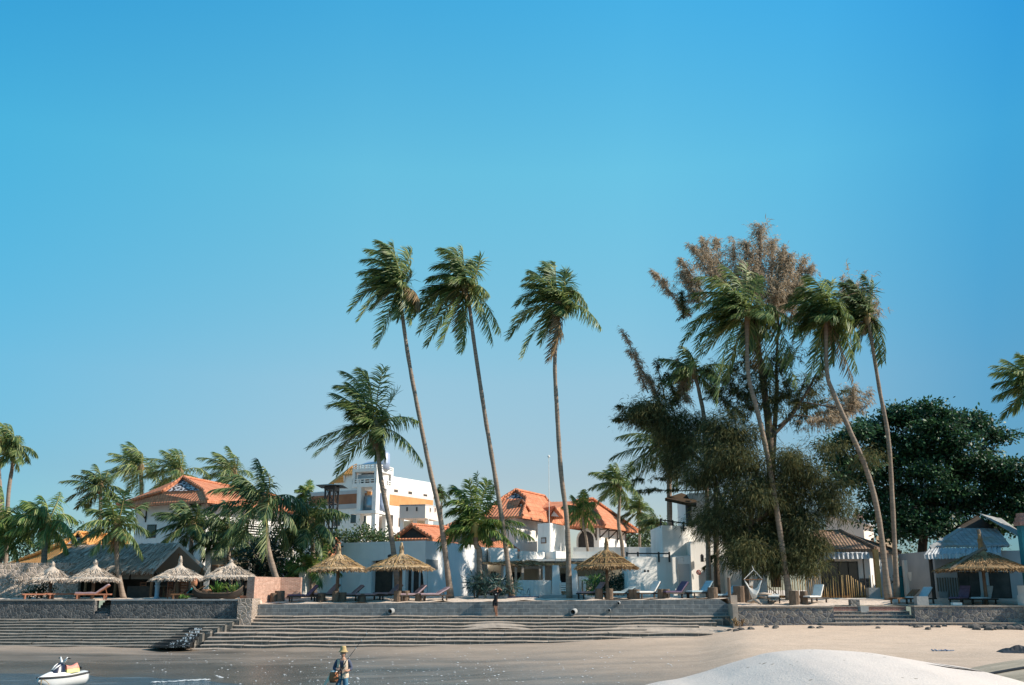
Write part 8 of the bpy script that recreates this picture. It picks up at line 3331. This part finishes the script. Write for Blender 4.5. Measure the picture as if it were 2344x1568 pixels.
# ---- the angler
FY = 34.4
fx = X(785, FY, 1520)
fz = CZ - (1480 - 1350) * FY / 2348 - 1.74
man = thing('person', 'man in a straw hat, cream vest and blue jeans wading with a fishing rod', 'person', (fx, FY, fz))
man.location = (0, 0, 0)
nodes, edges = {}, []
nodes['pelvis'] = (Vector((0, 0, .93)), (.135, .10))
nodes['waist'] = (Vector((0, .0, 1.08)), (.125, .092))
nodes['chest'] = (Vector((0, .01, 1.28)), (.15, .105))
nodes['neckb'] = (Vector((0, .01, 1.44)), (.075, .065))
nodes['neck'] = (Vector((0, -.01, 1.52)), .055)
edges += [('pelvis', 'waist'), ('waist', 'chest'), ('chest', 'neckb'), ('neckb', 'neck')]
for s, nm in ((-1, 'R'), (1, 'L')):
    nodes[nm + 'hip'] = (Vector((s * .10, 0, .86)), .095)
    nodes[nm + 'knee'] = (Vector((s * .14, -.05, .48)), .062)
    nodes[nm + 'ank'] = (Vector((s * .15, .02, .08)), .045)
    nodes[nm + 'toe'] = (Vector((s * .17, -.16, .03)), (.045, .03))
    edges += [('pelvis', nm + 'hip'), (nm + 'hip', nm + 'knee'), (nm + 'knee', nm + 'ank'), (nm + 'ank', nm + 'toe')]
    nodes[nm + 'sh'] = (Vector((s * .19, .01, 1.39)), .062)
    edges.append(('chest', nm + 'sh'))
nodes['Rel'] = (Vector((-.29, -.02, 1.12)), .048)
nodes['Rwr'] = (Vector((-.10, -.25, 1.10)), .033)
nodes['Lel'] = (Vector((.29, .0, 1.13)), .048)
nodes['Lwr'] = (Vector((.20, -.22, 1.06)), .033)
edges += [('Rsh', 'Rel'), ('Rel', 'Rwr'), ('Lsh', 'Lel'), ('Lel', 'Lwr')]
rodA, rodB = Vector((-.22, -.24, .86)), Vector((1.02, -.55, 2.42))
rodp = lambda t_: rodA + (rodB - rodA) * t_
hand_nodes(nodes, edges, 'Rwr', 'R', nodes['Rwr'][0], (.75, -.5, -.1), (0, .2, 1), (.2, .8, -.3), 1)
hand_nodes(nodes, edges, 'Lwr', 'L', nodes['Lwr'][0], (-.35, -.75, .25), (0.2, .1, 1), (-.6, .5, .1), 1)
body = skin_mesh('body', nodes, edges, M['skin'], man, 2)
mb = MB()
head_mesh(mb, (0, -.03, 1.615), 1.08, R(-6))
hd = mb.build('head', M['skin'], man, smooth=True, uv=False)
face_parts(hd, (0, -.03, 1.615), 1.08, R(-6))
mb = MB()
mb.lathe([(.001, .15), (.07, .145), (.09, .10), (.104, .02), (.112, 0.0), (.155, -.035), (.165, -.05), (.108, -.02), (.09, .05), (.001, .08)], (0, -.015, 1.70), 20, 0, .02)
mb.build('hat', M['hat'], man, smooth=True, uv=False)
mb = MB()
for k in range(60):
    a = random.uniform(0, 2 * math.pi)
    if math.sin(a) < -.35:
        continue
    p = Vector((.082 * math.cos(a), -.03 + .102 * math.sin(a), 1.63 + random.uniform(-.04, .02)))
    mb.tube([p, p + Vector((0, 0.004, -.035))], .008, 4)
mb.build('hair', M['hair'], man, uv=False)
jn = {k: (nodes[k][0], r_) for k, r_ in (('pelvis', (.148, .115)), ('waist', (.14, .105)), ('Rhip', .108), ('Lhip', .108), ('Rknee', .078), ('Lknee', .078), ('Rank', .062), ('Lank', .062))}
skin_mesh('jeans', jn, [('pelvis', 'waist'), ('pelvis', 'Rhip'), ('pelvis', 'Lhip'), ('Rhip', 'Rknee'), ('Lhip', 'Lknee'), ('Rknee', 'Rank'), ('Lknee', 'Lank')], M['denim'], man, 2)
sn = {k: (nodes[k][0], r_) for k, r_ in (('chest', (.158, .115)), ('waist', (.135, .10)), ('neckb', (.085, .075)), ('Rsh', .075), ('Lsh', .075), ('Rel', .062), ('Lel', .062))}
sn['Rw'] = (nodes['Rel'][0].lerp(nodes['Rwr'][0], .8), .046)
sn['Lw'] = (nodes['Lel'][0].lerp(nodes['Lwr'][0], .55), .050)
skin_mesh('shirt', sn, [('chest', 'waist'), ('chest', 'neckb'), ('chest', 'Rsh'), ('chest', 'Lsh'), ('Rsh', 'Rel'), ('Lsh', 'Lel'), ('Rel', 'Rw'), ('Lel', 'Lw')], M['shirt'], man, 2)
# open vest: two front panels and a back
mb = MB()
n, m = 12, 9
for s in (-1, 1):
    vs, fs = [], []
    for j in range(n):
        w = j / (n - 1)
        z_ = .82 + .60 * w
        rx = .205 - .03 * abs(w - .65) + (.02 if w < .25 else 0)
        ry = .152
        for k in range(m):
            a = math.pi * (k / (m - 1))                     # from back centre to the front edge
            gap = .03 + .10 * w ** 1.5
            ang = math.pi / 2 - s * a * (1 - gap)
            vs.append((rx * math.cos(ang), .005 + ry * math.sin(ang), z_ + (.03 * math.sin(a) if j == 0 else 0)))
    for j in range(n - 1):
        for k in range(m - 1):
            if .55 < j / (n - 1) and 3 <= k <= 4 and j > n - 5:
                continue
            fs.append((j * m + k, j * m + k + 1, (j + 1) * m + k + 1, (j + 1) * m + k))
    mb.add(vs, fs)
for s in (-1, 1):
    mb.obox((s * .10, -.150, .93), (.10, .03, .12), R(6 * s))
    mb.obox((s * .115, -.142, 1.22), (.07, .02, .075), R(8 * s))
mb.build('vest', M['vest'], man, smooth=False, uv=False)
man.location = (fx, FY, fz)
man.rotation_euler = (0, 0, R(-6))
rot = Matrix.Rotation(R(-6), 3, 'Z')
w_ = lambda v: Vector((fx, FY, fz)) + rot @ Vector(v)
r = thing('fishing_rod', 'long dark fishing rod held up by the wading man', 'fishing rod', w_(rodA))
mb = MB()
mb.tube([w_(rodp(u)) for u in np.linspace(0, 1, 9)], [.013 - .0095 * u for u in np.linspace(0, 1, 9)], 6)
mb.build('blank', M['black'], r, uv=False)
mb = MB()
for u in (.42, .60, .76, .9):
    q = w_(rodp(u))
    mb.obox(q, (.02, .02, .05), rot)
mb.build('line_guide', M['whitec'], r, uv=False)
mb = MB()
mb.tube([w_(rodp(0)), w_(rodp(.13))], .02, 7)
mb.build('handle', M['creel'], r, uv=False)
mb = MB()
q = w_(rodp(.19)) + Vector((.02, -.05, -.05))
mb.lathe([(.001, -.04), (.04, -.035), (.045, 0), (.04, .035), (.001, .04)], q, 10)
mb.build('reel', M['black'], r, uv=False)
r = thing('wicker_creel', 'brown wicker creel basket hanging at the hip of the angler', 'basket', w_((-.27, -.06, .80)))
mb = MB()
cc = w_((-.25, -.12, .72))
mb.lathe([(.001, 0), (.135, 0), (.165, .10), (.15, .26), (.11, .31)], cc, 14, 0, .03)
mb.build('basket', M['creel'], r, smooth=True, uv=False)
mb = MB()
mb.lathe([(.11, .312), (.118, .34), (.001, .36)], cc, 14)
mb.build('lid', M['whitec'], r, smooth=True, uv=False)
mb = MB()
mb.lathe([(.137, -.02), (.140, .03)], cc, 14)
mb.lathe([(.001, -.022), (.137, -.02)], cc, 14)
mb.build('base_band', M['black'], r, uv=False)
mb = MB()
mb.tube([cc + Vector((.1, -.06, .26)), w_((0.0, -.155, 1.0)), w_((.14, -.12, 1.38)), w_((.12, .1, 1.42))], .010, 5)
mb.build('strap', M['dark'], r, uv=False)
mb = MB()
q0 = cc + Vector((-.12, -.02, .24))
mb.add([q0, q0 + Vector((-.02, .05, .02)), q0 + Vector((-.24, .04, -.36)), q0 + Vector((-.20, -.02, -.40)), q0 + Vector((.05, -.05, -.12))], [(0, 1, 2, 3), (0, 3, 4)])
mb.build('cloth_rag', M['vest'], r, uv=False)

# ---- the bather on the steps
kp = crop(1660, 2040, 9.8)
WY = 58.75
px_, py_ = kp(1000, 1385)
wx, wz = X(px_, WY, py_), 1.965
wom = thing('person', 'person in black printed top and black shorts on the steps, arms raised to the face', 'person', (wx, WY, wz))
wom.location = (0, 0, 0)
nodes, edges = {}, []
nodes['pelvis'] = (Vector((-.05, 0, .86)), (.125, .095))
nodes['waist'] = (Vector((.0, 0, 1.02)), (.105, .08))
nodes['chest'] = (Vector((.03, 0, 1.21)), (.13, .095))
nodes['neckb'] = (Vector((.06, 0, 1.37)), (.06, .055))
nodes['neck'] = (Vector((.08, -.02, 1.44)), .048)
edges += [('pelvis', 'waist'), ('waist', 'chest'), ('chest', 'neckb'), ('neckb', 'neck')]
for nm, hip, kn, an, toe in (('R', (-.13, 0, .80), (-.08, -.06, .44), (0.0, .03, .07), (-.03, -.13, .03)), ('L', (.03, 0, .80), (.0, -.02, .44), (.06, .06, .07), (.06, -.10, .03))):
    nodes[nm + 'hip'] = (Vector(hip), .088)
    nodes[nm + 'knee'] = (Vector(kn), .056)
    nodes[nm + 'ank'] = (Vector(an), .038)
    nodes[nm + 'toe'] = (Vector(toe), (.038, .026))
    edges += [('pelvis', nm + 'hip'), (nm + 'hip', nm + 'knee'), (nm + 'knee', nm + 'ank'), (nm + 'ank', nm + 'toe')]
nodes['Rsh'] = (Vector((-.13, -.01, 1.33)), .055)
nodes['Lsh'] = (Vector((.20, 0, 1.34)), .055)
nodes['Rel'] = (Vector((-.35, -.16, 1.36)), .042)
nodes['Rwr'] = (Vector((-.13, -.22, 1.46)), .030)
nodes['Lel'] = (Vector((.32, -.12, 1.44)), .042)
nodes['Lwr'] = (Vector((.16, -.20, 1.56)), .030)
edges += [('chest', 'Rsh'), ('chest', 'Lsh'), ('Rsh', 'Rel'), ('Rel', 'Rwr'), ('Lsh', 'Lel'), ('Lel', 'Lwr')]
hand_nodes(nodes, edges, 'Rwr', 'R', nodes['Rwr'][0], (.9, .1, .35), (0, -.3, 1), (.2, .4, -.3), 1)
hand_nodes(nodes, edges, 'Lwr', 'L', nodes['Lwr'][0], (-.7, .1, .1), (0, -.3, 1), (-.2, .4, -.3), 1)
skin_mesh('body', nodes, edges, M['skin_d'], wom, 2)
mb = MB()
head_mesh(mb, (.08, -.03, 1.525), .95, R(-15))
hd = mb.build('head', M['skin_d'], wom, smooth=True, uv=False)
face_parts(hd, (.08, -.03, 1.525), .95, R(-15))
mb = MB()
vs, fs = [], []
for i in range(9):
    ph = math.pi * .62 * i / 8 + .02
    for k in range(16):
        th = 2 * math.pi * k / 16
        f = 1 if math.sin(th) > -.45 else max(0, 1 - (ph - .75) * 2.2)
        rr_ = .106 if f > 0 else .085
        ext = -.16 * max(0, i - 6) if math.sin(th) > -.2 else 0
        vs.append((.08 + rr_ * math.sin(ph) * math.cos(th) * .92, -.02 + rr_ * 1.12 * math.sin(ph) * math.sin(th), 1.535 + .118 * math.cos(ph) + ext * .5))
for i in range(8):
    for k in range(16):
        if i > 3 and math.sin(2 * math.pi * (k + .5) / 16) < -.45:
            continue
        fs.append((i * 16 + k, (i + 1) * 16 + k, (i + 1) * 16 + (k + 1) % 16, i * 16 + (k + 1) % 16))
mb.add(vs, fs)
mb.build('hair', M['hair'], wom, smooth=True, uv=False)
tn = {k: (nodes[k][0], r_) for k, r_ in (('pelvis', (.140, .112)), ('waist', (.142, .112)), ('chest', (.150, .118)), ('neckb', (.07, .066)), ('Rsh', .068), ('Lsh', .068))}
tn['hem'] = (nodes['pelvis'][0] + Vector((0, 0, -.07)), (.140, .112))
tn['Rs'] = (nodes['Rsh'][0].lerp(nodes['Rel'][0], .95), .055)
tn['Ls'] = (nodes['Lsh'][0].lerp(nodes['Lel'][0], .95), .055)
top = skin_mesh('black_top', tn, [('hem', 'pelvis'), ('pelvis', 'waist'), ('waist', 'chest'), ('chest', 'neckb'), ('chest', 'Rsh'), ('chest', 'Lsh'), ('Rsh', 'Rs'), ('Lsh', 'Ls')], M['blackcloth'], wom, 2)
sn = {k: (nodes[k][0], r_) for k, r_ in (('pelvis', (.138, .108)), ('Rhip', .104), ('Lhip', .104))}
sn['belt'] = (nodes['pelvis'][0] + Vector((.02, 0, .09)), (.126, .098))
sn['Rk'] = (nodes['Rhip'][0].lerp(nodes['Rknee'][0], .72), .088)
sn['Lk'] = (nodes['Lhip'][0].lerp(nodes['Lknee'][0], .72), .088)
skin_mesh('shorts', sn, [('belt', 'pelvis'), ('pelvis', 'Rhip'), ('pelvis', 'Lhip'), ('Rhip', 'Rk'), ('Lhip', 'Lk')], M['blackcloth'], wom, 2)
mb = MB()
mb.lathe([(.001, 0), (.035, 0)], (0, 0, 0), 10)
pr = MB()
cc = Vector((-.01, -.128, 1.21))
for k in range(10):
    a1, a2 = 2 * math.pi * k / 10, 2 * math.pi * (k + 1) / 10
    pr.poly([cc, cc + Vector((.035 * math.cos(a1), -.002, .03 * math.sin(a1))), cc + Vector((.035 * math.cos(a2), -.002, .03 * math.sin(a2)))])
pr.build('chest_print', M['whitec'], wom, uv=False)
wom.location = (wx, WY, wz - .03)
